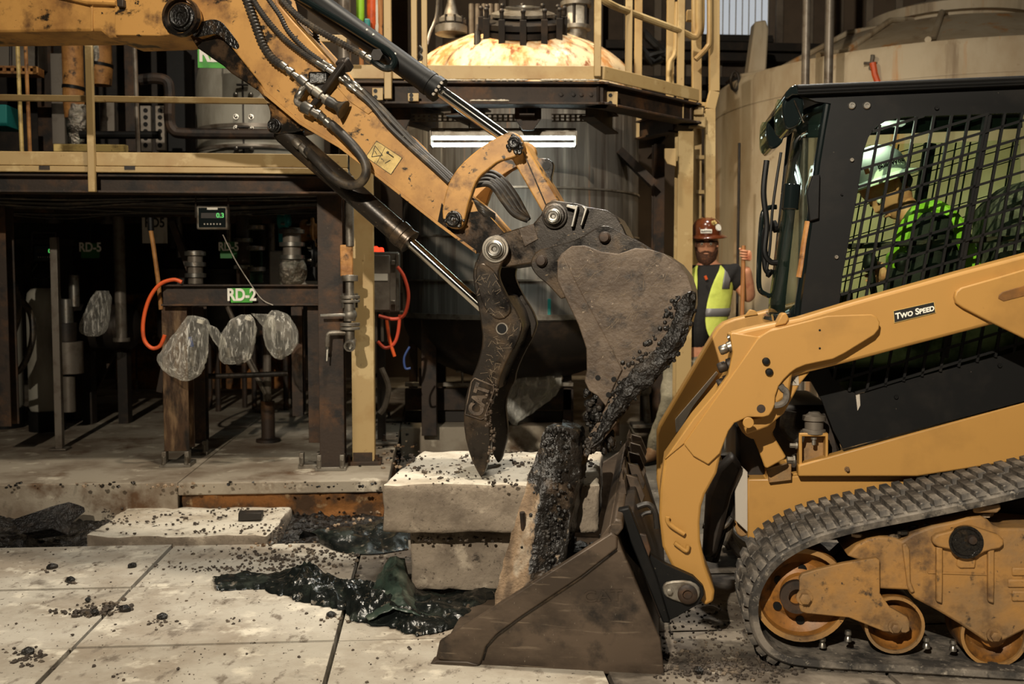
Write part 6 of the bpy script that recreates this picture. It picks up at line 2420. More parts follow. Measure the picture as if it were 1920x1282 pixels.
# ---- cab
cab_out = [(1498, 178), (1920, 160), (2060, 154), (2060, 716), (1920, 752), (1581, 841), (1563, 808), (1541, 750), (1515, 705), (1490, 625), (1498, 585), (1512, 480), (1538, 300), (1558, 194), (1530, 190)]
win_o = [(1694, 219), (1662, 226), (1640, 240), (1628, 258), (1620, 282), (1606, 373), (1592, 450), (1580, 515), (1575, 560), (1562, 640), (1553, 688), (1560, 705), (1586, 731), (1596, 735), (1606, 737), (1920, 655), (2060, 620), (2060, 205), (1920, 211)]
cab = holed('cab_frame', cab_out, [win_o], .36, .385, 'black_paint', bevel=.003)
# near glass and far side
holed('side_glass', win_o, [], .392, .395, 'glass', cab, 0)
b = MB()
far = lt(cab_out, .36, 1.14)
far_h = lt(win_o, .36, 1.14)


def fbeam(a, c, w=.06, h=.03):
    b.beam(a, c, w, h, LD.n)


b2 = [(1498, 178), (1920, 160), (2060, 154)]
for lst, w in (([(1545, 190), (1530, 330), (1505, 560), (1500, 620)], .07), ([(1530, 186), (2060, 160)], .08), ([(1500, 700), (2060, 560)], .25)):
    q = lt(lst, .36, 1.15)
    for i in range(len(q) - 1):
        fbeam(q[i], q[i + 1], w)
b.build('far_side_frame', 'black_paint', cab, 35, .004)
q = lt(win_o, .36, 1.165)
b = MB()
b.prism(q, LD.n * .004)
b.build('far_glass', 'glass', cab, 0)


def inside(poly, x, y):
    c = False
    n = len(poly)
    for i in range(n):
        x1, y1 = poly[i]
        x2, y2 = poly[(i + 1) % n]
        if (y1 > y) != (y2 > y) and x < (x2 - x1) * (y - y1) / (y2 - y1) + x1:
            c = not c
    return c


def clip(poly, x0, y0, dx, dy):
    """parameters of the longest run of the line inside the polygon"""
    ts = []
    n = len(poly)
    for i in range(n):
        x1, y1 = poly[i]
        x2, y2 = poly[(i + 1) % n]
        ex_, ey = x2 - x1, y2 - y1
        den = dx * ey - dy * ex_
        if abs(den) < 1e-9:
            continue
        t = ((x1 - x0) * ey - (y1 - y0) * ex_) / den
        u = ((x1 - x0) * dy - (y1 - y0) * dx) / den
        if 0 <= u <= 1:
            ts.append(t)
    ts.sort()
    return [(ts[i], ts[i + 1]) for i in range(0, len(ts) - 1, 2)]


def guard(name, shift, parent, bw=.0095):
    b = MB()
    segs = []
    for k in range(-6, 18):
        x0, y0 = 1684.5 + 32.8 * k, 223
        for t0, t1 in clip(win_o, x0, y0, -.182, 1):
            segs.append(((x0 - .182 * t0, y0 + t0), (x0 - .182 * t1, y0 + t1), 1))
    for k in range(-6, 28):
        x0, y0 = 1616, 284.5 + 32 * k
        for t0, t1 in clip(win_o, x0, y0, 1, -.3):
            segs.append(((x0 + t0, y0 - .3 * t0), (x0 + t1, y0 - .3 * t1), 0))
    for a, c, v in segs:
        A_, B_ = lt([a, c], .355, .355 + shift)
        b.beam(A_, B_, bw, .014, LD.n)
    return b.build(name, 'black_paint', parent, 0)


guard('mesh_guard', .0, cab)
guard('far_mesh_guard', .83, cab, .0045)
b = MB()
A_, B_ = LD.pts([(1852, 215), (1770, 670)], .37)
b.beam(A_, B_, .026, .03, LD.n)
b.build('window_mullion', 'black_paint', cab, 35, .003)
b = MB()
A_, B_ = lt([(1852, 215), (1770, 670)], .37, 1.17)
b.beam(A_, B_, .05, .03, LD.n)
b.build('window_mullion', 'black_paint', cab, 35, .003)
for x, y, r, m in ((1597, 198, .0145, 'steel'), (1625, 198, .0145, 'steel'), (1756, 203, .008, 'black_paint'), (1597, 300, .008, 'dull_steel'), (1568, 482, .008, 'dull_steel'), (1680, 744, .008, 'black_paint'), (1874, 685, .008, 'black_paint'), (1578, 365, .004, 'black_paint')):
    b = MB()
    disc(b, x, y, .36, [(r, 0), (r, .006), (r * .8, .009), (r * .4, .009), (r * .35, .006), (r * .01, .006)], 18)
    b.build('screw', m, cab, 40)
lp('corner_scuff', [(1604, 735), (1622, 731), (1621, 736), (1612, 738), (1613, 760), (1608, 770)], .357, .36, 'grey_plate', cab, 0)
# roof with ribbed edge
rf = MB()
rf.prism(LD.pts([(1494, 158), (1920, 141), (2060, 135), (2060, 154), (1920, 160), (1498, 178)], .335), LD.n * .88)
roof = rf.build('roof', 'black_paint', cab, 35, .006)
for y0, y1, r in ((164, 147, .009), (171, 153, .007), (176, 158, .004)):
    b = MB()
    b.tube(LD.pts([(1496, y0), (1920, y1), (2060, y1 - 6)], .333), r, 8)
    b.build('roof_rib', 'black_paint', roof)
b = MB()
fr_px = [(1494, 157), (1482, 163), (1474, 172), (1471, 182), (1476, 186), (1486, 178), (1500, 178)]
b.prism(LD.pts(fr_px, .335), LD.n * .88)
b.build('roof_visor', 'gloss_black', roof, 40, .006)
for d, w_ in ((.36, .26), (.93, .28)):
    b = MB()
    pr = [(1476, 178), (1470, 186), (1466, 198), (1468, 222), (1473, 240), (1480, 244), (1494, 238), (1504, 226), (1508, 200), (1506, 180)]
    ps = lt(chaikin(pr, 1), .36, d)
    b.prism(ps, LD.n * w_)
    hb = b.build('lamp_housing', 'gloss_black', roof, 40, .02, 3)
    b = MB()
    c0 = lt([(1467, 210)], .36, d + w_ / 2)[0]
    b.lathe(c0, -LD.u, [(.07, -.01), (.07, .004), (.055, .01), (.001, .014)], 24)
    b.build('lens', 'glass', hb, 40)
b = MB()
b.beam(LD.at(1489, 188, .345), LD.at(1507, 230, .345), .006, .02, LD.n)
b.build('glass_glint', 'chrome', roof, 35, .002)  # chrome strip imitates the bright glint on the lamp glass edge
# front door: curved glass between two pillars
rows_ = [(1556, 196), (1547, 250), (1538, 305), (1527, 390), (1518, 450), (1511, 510), (1503, 565), (1499, 605)]
b = MB()
grid = []
for x, y in rows_:
    a_ = LD.at(x, y, .37)
    row = []
    for k in range(9):
        t = k / 8
        row.append(b.bm.verts.new(a_ + LD.n * (.76 * t) - LD.u * (.075 * math.sin(math.pi * t) ** .7)))
    grid.append(row)
for i in range(len(grid) - 1):
    for j in range(8):
        b.face([grid[i][j], grid[i][j + 1], grid[i + 1][j + 1], grid[i + 1][j]])
dg_ = b.build('door_glass', 'door_glass', cab, 60)
md = dg_.modifiers.new('solid', 'SOLIDIFY')
md.thickness = .006
for d, off in ((.37, .0), (1.13, .0)):
    b = MB()
    b.tube([p - LD.u * .01 for p in lt(rows_, .37, d)], .014, 10)
    b.build('door_pillar', 'gloss_black', cab)
for rr in (rows_[0], rows_[-1]):
    b = MB()
    a_ = LD.at(rr[0], rr[1], .37)
    b.tube([a_ + LD.n * (.76 * k / 10) - LD.u * (.075 * math.sin(math.pi * k / 10) ** .7 + .005) for k in range(11)], .018, 8)
    b.build('door_rail', 'gloss_black', cab)
b = MB()
for pts, r in (([(1507, 285), (1498, 340), (1490, 400), (1486, 460), (1480, 505)], .006), ([(1480, 300), (1474, 360), (1480, 420), (1476, 470), (1486, 490), (1500, 492)], .012)):
    b.tube(spline([LD.at(x, y, .62) - LD.u * .09 for x, y in pts], 6), r, 8)
b.build('wiper', 'black_paint', cab)
b = MB()
b.cyl(LD.at(1500, 345, .37) - LD.u * .03, LD.at(1496, 393, .37) - LD.u * .03, .034, 18)
wb = b.build('washer_bottle', 'gloss_black', cab, 40, .004)
lp('hinge_block', [(1524, 328), (1538, 327), (1536, 410), (1518, 415), (1513, 360)], .34, .36, 'black_paint', cab, .004)
b = MB()
b.tube(LD.pts([(1516, 415), (1509, 455), (1503, 500), (1499, 520)], .37), .014, 10)
b.build('door_strut', 'insulation', cab)
b = MB()
b.tube(spline([P(1456, 388, 4.45), P(1440, 390, 4.45), P(1430, 402, 4.45), P(1426, 440, 4.45), P(1423, 500, 4.45), P(1424, 540, 4.45), P(1436, 552, 4.45), P(1450, 556, 4.45)], 6), .011, 10)
b.build('grab_rail', 'gloss_black', cab)
b = MB()
b.tube(spline([P(1456, 424, 4.42), P(1436, 430, 4.42), P(1433, 450, 4.42), P(1433, 480, 4.42), P(1436, 505, 4.42), P(1446, 514, 4.42)], 6), [.028] * 3 + [.012] * 24 + [.02] * 4, 10)
b.build('mirror_arm', 'black_paint', cab)
lp('step_bracket', [(1450, 590), (1480, 586), (1492, 573), (1512, 568), (1508, 580), (1496, 600), (1452, 604)], .42, .5, 'gloss_black', cab, .004)
lp('glass_sheen_sheet', [(1545, 690), (1700, 640), (1860, 600), (2040, 560), (2040, 640), (1920, 672), (1606, 760), (1545, 720)], .43, .44, 'glass_sheen', cab, 0)  # added sheet, its colour imitates the reflection in the lower glass
# unseen lamp added under the cab roof to brighten the hard hat
b = MB()
dl = LD.at(1672, 232, .74)
b.box(dl, .10, .06, .02, (LD.u, LD.n, LD.z))
b.build('added_cab_lamp', K['added_lamp_lens'], cab, 35, .006)
pl_ = bpy.data.lights.new('added_cab_light', 'POINT')
pl_.energy = 2
pl_.color = (.95, 1.0, .92)
pl_.shadow_soft_size = .05
po = bpy.data.objects.new('added_cab_light', pl_)
C.objects.link(po)
po.location = dl - Vector((0, 0, .03)) - LD.u * .12 - LD.n * .1
# inside the cab: seat, lap bar, floor
seat = lp('seat', [(1880, 380), (1940, 330), (1990, 340), (1960, 620), (1750, 640), (1700, 620), (1720, 590), (1860, 600)], .58, .98, 'rubber', cab, .04)
b = MB()
b.beam(LD.at(1590, 462, .45), LD.at(1920, 446, .45), .022, .03, LD.n)
b.build('lap_bar', 'rust_steel', cab, 35, .006)
lp('cab_floor', [(1500, 690), (2060, 690), (2060, 715), (1500, 715)], .40, 1.14, 'black_paint', cab, 0)
for x in (1640, 1700):
    b = MB()
    b.tube([LD.at(x, 560, .5), LD.at(x - 8, 500, .5)], .014, 8)
    b.ball(LD.at(x - 9, 492, .5), .03, 10, (1, 1, 1.4))
    b.build('joystick', 'black_paint', cab)

# ---- tracks
OUT = [(2040, 888), (1920, 914), (1840, 932), (1730, 955), (1621, 977), (1548, 996), (1505, 1012), (1475, 1028), (1450, 1046), (1430, 1068), (1414, 1096), (1406, 1122), (1404, 1150), (1409, 1182), (1422, 1210), (1444, 1233), (1470, 1246), (1500, 1253), (1585, 1260), (1700, 1266), (1920, 1280), (2040, 1287)]
TW = .42
track_pts = [LD.loc(p)[:2] for p in LD.pts(OUT, 0)]
track2 = spline([Vector((a, c, 0)) for a, c in track_pts], 8)


def w3(a, c, d):
    return LD.o + LD.u * a + LD.z * c + LD.n * d


def build_track(d0, near=True):
    b = MB()
    rings = []
    n = len(track2)
    for i, p in enumerate(track2):
        t = (track2[min(i + 1, n - 1)] - track2[max(i - 1, 0)]).normalized()
        nn = Vector((-t.y, t.x, 0))          # inward (path runs top-right -> front -> bottom)
        q = p + nn * .034
        rings.append([w3(p.x, p.y, d0 + .012), w3(p.x, p.y, d0 + TW - .012), w3(p.x + nn.x * .012, p.y + nn.y * .012, d0 + TW), w3(q.x, q.y, d0 + TW - .004), w3(q.x, q.y, d0 + .004), w3(p.x + nn.x * .012, p.y + nn.y * .012, d0)])
    b.loft(rings)
    tr_ = b.build('rubber_track', 'rubber', lo, 50)
    # lugs: staggered rows
    L_ = [0]
    for i in range(1, n):
        L_.append(L_[-1] + (track2[i] - track2[i - 1]).length)
    pitch = .047
    cnt = int(L_[-1] / pitch)
    meshes = {}
    for key, wd in (('a', TW * .56), ('b', TW * .40)):
        bb_ = MB()
        h, l0, l1 = .019, .035, .028
        ring0 = [Vector((-l0 / 2, 0, -wd / 2)), Vector((l0 / 2, 0, -wd / 2)), Vector((l0 / 2, 0, wd / 2)), Vector((-l0 / 2, 0, wd / 2))]
        ring1 = [Vector((-l1 / 2, -h, -wd / 2 + .008)), Vector((l1 / 2, -h, -wd / 2 + .008)), Vector((l1 / 2, -h, wd / 2 - .008)), Vector((-l1 / 2, -h, wd / 2 - .008))]
        bb_.loft([ring0, ring1])
        bmesh.ops.recalc_face_normals(bb_.bm, faces=bb_.bm.faces[:])
        me = bpy.data.meshes.new('lug')
        bb_.bm.to_mesh(me)
        bb_.bm.free()
        me.materials.append(K['rubber'])
        meshes[key] = me
    j = 0
    for k in range(cnt):
        s = (k + .5) * pitch
        while j < n - 2 and L_[j + 1] < s:
            j += 1
        f = (s - L_[j]) / max(L_[j + 1] - L_[j], 1e-9)
        p = track2[j].lerp(track2[j + 1], f)
        t = (track2[j + 1] - track2[j]).normalized()
        T3 = LD.u * t.x + LD.z * t.y
        N3 = LD.u * (-t.y) + LD.z * t.x
        for row in ((0, 1) if near else (k % 2,)):
            key = 'a' if (k + row) % 2 else 'b'
            wd = TW * (.56 if key == 'a' else .40)
            dc_ = d0 + .006 + wd / 2 if row == 0 else d0 + TW - .006 - wd / 2
            o = bpy.data.objects.new('lug', meshes[key])
            C.objects.link(o)
            o.parent = tr_
            off = -.0 if row == 0 else pitch * .25
            pos = w3(p.x, p.y, dc_) + T3 * off
            M_ = Matrix((T3, N3, LD.n)).transposed().to_4x4()
            M_.translation = pos
            o.matrix_local = M_
    return tr_


tk = build_track(0)
build_track(1.3, False)
for i, (x, y) in enumerate(((1590, 1192), (1737, 1205), (1787, 1210), (1542, 1204))):
    b = MB()
    p_ = LD.at(x, y, .1)
    b.lathe(p_ - Vector((0, 0, .018)), UPV, [(.014, 0), (.012, .012), (.008, .018), (.013, .026), (.011, .038), (.002, .042)], 12)
    b.build('guide_stud', 'steel', tk)


def wheel(px, py, r, d, hub=True, holes=0, name='roller', parent=lo):
    b = MB()
    disc(b, px, py, d, [(r * .96, -.2), (r, -.19), (r, -.01), (r * .97, 0), (r * .9, .0), (r * .86, -.025), (r * .70, -.045), (r * .62, -.05), (r * .42, -.03), (r * .40, .0), (r * .25, .004), (.001, .004)], 44)
    wh = b.build(name, 'wheel_yellow', parent, 35)
    b = MB()
    b.ring(LD.at(px, py, d), -LD.n, r * .90, r * 1.005, .012, 44)
    b.build('rim', 'dusty_yellow', wh)
    for k in range(holes):
        a = 2 * math.pi * k / holes + .5
        c = LD.at(px, py, d + .043) + (LD.u * math.cos(a) + LD.z * math.sin(a)) * r * .56
        b = MB()
        b.lathe(c, -LD.n, [(.016, -.004), (.016, .006), (.001, .006)], 16)
        b.build('wheel_hole', 'black_paint', wh)
    return wh


idl = wheel(1502, 1114, .172, .08, True, 6, 'idler_wheel')
b = MB()
b.ring(LD.at(1508, 1106, .34), -LD.n, .15, .165, .02, 44)
b.build('inner_rim', 'dull_steel', idl)
wheel(1676, 1170, .104, .09)
wheel(1862, 1190, .113, .09)
wheel(2010, 1200, .113, .09)
uf = lp('undercarriage_frame', [(1588, 1042), (1606, 1022), (1628, 1010), (1650, 1006), (1678, 1008), (1692, 1014), (1712, 1000), (1749, 986), (1790, 978), (1815, 970), (1840, 968), (1852, 974), (1862, 984), (1876, 990), (1920, 990), (2040, 1000), (2040, 1220), (1960, 1180), (1920, 1182), (1887, 1199), (1866, 1206), (1847, 1202), (1803, 1172), (1760, 1146), (1715, 1122), (1706, 1112), (1705, 1106), (1648, 1104), (1640, 1060)], .055, .30, 'dusty_yellow', lo, .008)
lp('idler_fork', [(1499, 1084), (1504, 1076), (1530, 1068), (1580, 1056), (1643, 1046), (1650, 1050), (1650, 1112), (1668, 1138), (1701, 1157), (1706, 1166), (1706, 1183), (1699, 1187), (1657, 1184), (1592, 1158), (1512, 1150), (1502, 1147), (1499, 1138)], .03, .055, 'dusty_yellow', uf, .004)
for x, y, r in ((1508, 1119, .02), (1677, 1174, .016), (1863, 1189, .017)):
    lbolt(x, y, .03, r, 'dusty_yellow', uf, 'axle_bolt', .03)
b = MB()
b.ring(LD.at(1493, 1116, .06), -LD.n, .03, .06, .025, 28)
b.build('idler_seal', 'rust_steel', uf)
for x in (1762, 1859):
    lp('cast_rib', [(x - 6, 1026), (x + 6, 1026), (x + 6, 1100), (x + 5, 1132), (x - 6, 1128)], .035, .056, 'dusty_yellow', uf, .005)
bs = lp('pivot_boss', chaikin([(1749, 1004), (1782, 996), (1800, 988), (1820, 986), (1840, 992), (1882, 1006), (1883, 1027), (1850, 1033), (1832, 1043), (1811, 1043), (1790, 1032), (1749, 1023)], 1), .025, .056, 'dusty_yellow', uf, .006)
b = MB()
disc(b, 1811, 1016, .025, [(.058, -.01), (.058, .006), (.05, .006), (.046, .002), (.001, .002)], 30)
b.build('pivot_bore', 'grease', bs, 40)
b = MB()
disc(b, 1823, 1012, .020, [(.02, -.01), (.014, .01), (.001, .012)], 10)
b.build('broken_plug', 'rust_steel', bs)
for px in ([(1797, 1044), (1826, 1044), (1831, 1050), (1829, 1066), (1800, 1066), (1793, 1060)], [(1898, 1064), (1960, 1064), (1960, 1080), (1898, 1080)], [(1890, 1086), (1960, 1086), (1960, 1102), (1890, 1102)], [(1898, 1108), (1960, 1108), (1960, 1128), (1898, 1128)], [(1824, 948), (1875, 944), (1878, 954), (1870, 962), (1826, 962)]):
    lp('cast_pad', px, .046, .058, 'dusty_yellow', uf, .006)
lp('seam_bar', [(1740, 1072), (1860, 1076), (1860, 1079), (1740, 1075)], .05, .056, 'dusty_yellow', uf, .001)
lp('fork_collar', [(1692, 1022), (1700, 1018), (1706, 1030), (1708, 1090), (1716, 1110), (1708, 1112), (1702, 1100)], .04, .056, 'dusty_yellow', uf, .005)
lp('shade_backing', [(1610, 1000), (1700, 970), (1920, 935), (2040, 920), (2040, 1000), (1700, 1010), (1640, 1080), (1560, 1180), (1500, 1100)], .31, .40, 'dark_metal', uf, .004)  # dark plate added for the shade inside the track
b = MB()
random.seed(23)
for k in range(80):
    x = random.uniform(1600, 1860)
    yt = 1012 - (x - 1600) * .16 + 8 * math.sin(x * .05)
    b.ball(LD.at(x, yt, random.uniform(.06, .28)), random.uniform(.006, .02), 6, (1.4, 1, .6))
o = b.build('dirt_heap', 'dirty_slab', uf)
o['kind'] = 'stuff'
# ================================================================ TILTED SLAB, TARP, CRUMBS
b = MB()
fl_ = [(905, 1190, 3.95), (929, 1127, 3.96), (960, 999, 4.02), (990, 913, 4.06), (1008, 850, 4.09), (1021, 806, 4.11)]
fm = [(985, 1190, 3.93), (992, 1120, 3.94), (1008, 1000, 4.0), (1026, 913, 4.04), (1040, 850, 4.07), (1046, 798, 4.1)]
fr2_ = [(1062, 1190, 3.97), (1050, 1100, 3.98), (1066, 1000, 4.04), (1078, 913, 4.08), (1088, 860, 4.11), (1080, 812, 4.13)]
rings = []
for l_, m_, r_ in zip(fl_, fm, fr2_):
    L3, M3, R3 = P(*l_), P(*m_), P(*r_)
    back = Vector((.03, .20, .0))
    rings.append([L3, L3.lerp(M3, .5), M3, M3.lerp(R3, .5), R3, R3 + back + Vector((.02, 0, 0)), M3 + back * 1.15, L3 + back + Vector((.05, 0, 0))])
b.loft(rings)
bmesh.ops.subdivide_edges(b.bm, edges=[e for e in b.bm.edges if e.calc_length() > .03], cuts=3, use_grid_fill=True)
bmesh.ops.subdivide_edges(b.bm, edges=[e for e in b.bm.edges if e.calc_length() > .02], cuts=1, use_grid_fill=True)
b.jitter(.016, 6, 4)
b.jitter(.010, 22, 1)
b.jitter(.006, 60, 7)
axis0, axis1 = P(960, 1100, 3.95), P(1004, 905, 4.06)
bare_v = []
b.bm.verts.index_update()
for v in b.bm.verts:
    q = v.co - EYE
    sx = 960 + FPX * q.x / q.y
    sz = 525 - FPX * q.z / q.y
    # bare cut face: the strip left of the rebar, its top ends where the mud begins
    mid = 988 + (1105 - sz) * .12
    bare_v.append(min(1, max(0, .5 + (mid - sx) / 46)) * min(1, max(0, .5 + (sz - 905) / 60)))
m_ = mat('caked_slab', rgb(30, 27, 24), 0.3, 0, [(rgb(92, 76, 60), 6, .54, .70, None, .6), (rgb(150, 132, 110), 22, .64, .74, None, .7)], [(22, .7, .02), (90, .7, .006)])
K['caked_slab'] = m_
nt = m_.node_tree
N_, L_n = nt.nodes, nt.links
pb = N_['Principled BSDF']
at_ = N_.new('ShaderNodeAttribute')
at_.attribute_name = 'bare'
no_ = N_.new('ShaderNodeTexNoise')
no_.inputs['Scale'].default_value = 17
no_.inputs['Detail'].default_value = 6
ad_ = N_.new('ShaderNodeMath')
ad_.operation = 'MULTIPLY_ADD'
ad_.inputs[1].default_value = .9
L_n.new(no_.outputs['Fac'], ad_.inputs[0])
L_n.new(at_.outputs['Fac'], ad_.inputs[2])
mr_ = N_.new('ShaderNodeMapRange')
mr_.inputs[1].default_value = .90
mr_.inputs[2].default_value = 1.02
L_n.new(ad_.outputs[0], mr_.inputs[0])
n2 = N_.new('ShaderNodeTexNoise')
n2.inputs['Scale'].default_value = 6
n2.inputs['Detail'].default_value = 6
cr_ = N_.new('ShaderNodeValToRGB')
cr_.color_ramp.elements[0].position = .36
cr_.color_ramp.elements[0].color = rgb(92, 76, 60)
cr_.color_ramp.elements[1].position = .66
cr_.color_ramp.elements[1].color = rgb(166, 154, 136)
e_ = cr_.color_ramp.elements.new(.5)
e_.color = rgb(134, 112, 88)
L_n.new(n2.outputs['Fac'], cr_.inputs[0])
mx_ = N_.new('ShaderNodeMix')
mx_.data_type = 'RGBA'
L_n.new(mr_.outputs[0], mx_.inputs[0])
L_n.new(pb.inputs['Base Color'].links[0].from_socket, mx_.inputs[6])
L_n.new(cr_.outputs[0], mx_.inputs[7])
L_n.new(mx_.outputs[2], pb.inputs['Base Color'])
mf_ = N_.new('ShaderNodeMix')
L_n.new(mr_.outputs[0], mf_.inputs[0])
L_n.new(pb.inputs['Roughness'].links[0].from_socket, mf_.inputs[2])
mf_.inputs[3].default_value = .85
L_n.new(mf_.outputs[0], pb.inputs['Roughness'])
sl_ = b.build('concrete_slab', 'caked_slab', None, 60)
at2 = sl_.data.attributes.new('bare', 'FLOAT', 'POINT')
at2.data.foreach_set('value', bare_v)
tag(sl_, 'upright concrete slab caked with wet black mud, leaning in the loader bucket', 'concrete slab')
b = MB()
b.cyl(P(982, 998, 4.02), P(979, 960, 4.0), .011, 10)
b.build('rebar_stub', 'rust_steel', sl_)
b = MB()
random.seed(41)
for k in range(150):
    y = random.uniform(800, 1100)
    x = 1046 - (y - 800) * .08 + random.gauss(0, 14)
    b.ball(P(x, y, 4.09 - (y - 800) * .0004), random.uniform(.004, .012), 6)
o = b.build('mud_clots', 'wet_mud', sl_, 60)
o['kind'] = 'stuff'

# crumpled black plastic membrane
UPB = [(402, 1086), (455, 1074), (520, 1076), (575, 1066), (620, 1084), (690, 1100), (740, 1106), (800, 1112), (860, 1114), (922, 1100)]
LOB = [(402, 1112), (455, 1106), (520, 1112), (575, 1132), (632, 1146), (680, 1166), (740, 1186), (800, 1190), (860, 1172), (928, 1124)]
HT = [.035, .03, .035, .09, .07, .08, .09, .055, .05, .06]
b = MB()
nu, nv = 230, 56
V = []
us = spline([G(*p) for p in UPB], 26)
ls = spline([G(*p) for p in LOB], 26)
hs = spline([Vector((h, 0, 0)) for h in HT], 26)
random.seed(2)


def ridge(q):
    return 1 - abs(noise.noise(q)) * 2


for i in range(len(us)):
    row = []
    for j in range(nv + 1):
        t = j / nv
        p = ls[i].lerp(us[i], t)
        eg = noise.noise_vector(Vector((i * .09, 2.0 if t > .5 else 7.0, 1))) * .5 + noise.noise_vector(Vector((i * .31, 2.0 if t > .5 else 7.0, 4))) * .3
        p = p + Vector((eg.x, eg.y, 0)) * (.075 * abs(2 * t - 1) ** 1.5)
        env = math.sin(math.pi * min(1, max(0, t))) ** .55
        q = Vector((p.x * 5, p.y * 7, 1.7))
        warp = noise.noise_vector(q * .7) * .6
        r = ridge(q * 1.2 + warp) * .55 + ridge(q * 2.6 + warp * 2) * .33 + ridge(q * 6 + warp * 3) * .16
        z = hs[i].x * env * max(.12, .15 + r * .85)
        side = noise.noise_vector(q * 2.2) * .018 * env
        row.append(b.bm.verts.new((p.x + side.x, p.y + side.y, max(z, 0) + .004)))
    V.append(row)
for i in range(len(V) - 1):
    for j in range(nv):
        b.face([V[i][j], V[i + 1][j], V[i + 1][j + 1], V[i][j + 1]])
tp = b.build('plastic_membrane', 'tarp', None, 50)
tag(tp, 'crumpled wet black plastic membrane heaped before the lower concrete block', 'membrane')
# a stiff fold standing up beside the lower block
b = MB()
F = []
fold = [[(704, 1110), (716, 1078), (728, 1055), (744, 1044), (756, 1046), (764, 1080), (776, 1126)], [(690, 1130), (708, 1096), (724, 1070), (742, 1062), (760, 1074), (776, 1108), (790, 1138)], [(684, 1150), (716, 1128), (738, 1112), (752, 1112), (766, 1122), (782, 1140), (800, 1150)], [(690, 1160), (720, 1150), (740, 1142), (756, 1142), (770, 1146), (788, 1152), (806, 1158)]]
for k, rw in enumerate(fold):
    F.append([b.bm.verts.new(P(x, y, 4.52 - .16 * k)) for x, y in rw])
for i in range(3):
    for j in range(6):
        b.face([F[i][j], F[i][j + 1], F[i + 1][j + 1], F[i + 1][j]])
bmesh.ops.subdivide_edges(b.bm, edges=b.bm.edges[:], cuts=5, use_grid_fill=True)
b.jitter(.02, 12, 3)
b.jitter(.008, 30, 3)
K['green_film'] = mat('green_film', rgb(44, 56, 49), 0.3, 0, [(rgb(96, 102, 90), 9, .5, .68), (rgb(24, 28, 26), 14, .54, .66)], [(30, .5, .01)])
o = b.build('standing_fold', 'green_film', tp, 60)
md = o.modifiers.new('solid', 'SOLIDIFY')
md.thickness = .004

# black soil spill around the trench right side and by the membrane
b = MB()
us_ = spline([G(*p) for p in [(560, 1012), (620, 1000), (690, 985), (760, 965)]], 16)
ls_ = spline([G(*p) for p in [(600, 1020), (640, 1036), (700, 1040), (766, 1030)]], 16)
V = []
for i in range(len(us_)):
    row = []
    for j in range(25):
        t = j / 24
        p = ls_[i].lerp(us_[i], t)
        q = Vector((p.x * 8, p.y * 8, 5))
        row.append(b.bm.verts.new((p.x, p.y, .004 + math.sin(math.pi * t) ** .6 * (.035 + .03 * ridge(q) + .02 * noise.noise(q * 3)))))
    V.append(row)
for i in range(len(V) - 1):
    for j in range(24):
        b.face([V[i][j], V[i + 1][j], V[i + 1][j + 1], V[i][j + 1]])
tag(b.build('membrane_scrap', 'tarp', None, 60), 'shiny black membrane scrap at the trench edge left of the blocks', 'membrane')

# crumbs
rk = []
random.seed(77)
for k in range(6):
    bb_ = MB()
    bb_.ball((0, 0, 0), 1, 6, (1, random.uniform(.7, 1), random.uniform(.5, .8)))
    bb_.jitter(.5, 1.3, k * 7)
    bmesh.ops.recalc_face_normals(bb_.bm, faces=bb_.bm.faces[:])
    rk.append([v.co.copy() for v in bb_.bm.verts])
    if k == 0:
        RF = None
    RF = [[v.index for v in f.verts] for f in bb_.bm.faces] if not bb_.bm.verts.index_update() else RF
    bb_.bm.free()
CRV, CRF = [], []


def crumb(p, r):
    v = random.choice(rk)
    a = random.uniform(0, 6.28)
    ca, sa = math.cos(a) * r, math.sin(a) * r
    n0 = len(CRV)
    CRV.extend([(p.x + c.x * ca - c.y * sa, p.y + c.x * sa + c.y * ca, p.z + c.z * r + r * .35) for c in v])
    CRF.extend([[n0 + i for i in f] for f in RF])


def flush(name, m, label, cat):
    me = bpy.data.meshes.new(name)
    me.from_pydata(CRV, [], CRF)
    me.update()
    o = place(name, me, m, None, 0)
    tag(o, label, cat, kind='stuff')
    CRV.clear()
    CRF.clear()
    return o


for k in range(520):           # light scatter over the sawn floor
    x, y = random.uniform(0, 900), 1030 + 250 * random.random() ** 1.6
    d = noise.noise(Vector((x * .006, y * .012, 4)))
    if d < -.05 and random.random() < .75:
        continue
    crumb(G(x, y), random.choice((.002, .003, .003, .004, .007)) * random.uniform(.7, 1.2))
for k in range(260):           # row along the edge near the membrane
    crumb(G(random.gauss(560, 80), random.gauss(1044, 12)), random.uniform(.004, .013))
for k in range(120):
    crumb(G(random.gauss(430, 60), 1066 + random.gauss(0, 3)), random.uniform(.003, .008))
for cx_, cy_, sx, sy, n, r in ((205, 1142, 26, 7, 90, .016), (150, 1150, 30, 5, 60, .013), (55, 1232, 22, 9, 80, .013), (95, 1068, 8, 3, 14, .012), (130, 1092, 9, 3, 14, .013), (290, 1168, 14, 5, 24, .011), (430, 1165, 8, 3, 10, .01), (620, 1160, 18, 6, 26, .011), (1300, 1240, 50, 14, 200, .01), (1400, 1255, 60, 12, 200, .012)):
    for k in range(n):
        crumb(G(random.gauss(cx_, sx), random.gauss(cy_, sy)), random.uniform(.25, 1) ** 1.5 * r)
for k in range(420):
    crumb(G(random.uniform(1230, 1470), random.uniform(1130, 1282)), random.uniform(.002, .009))
flush('floor_crumbs', 'crumb_dark', 'loose dark crumbs strewn over the pale sawn floor', 'crumbs')
zt_b = zb + hgt
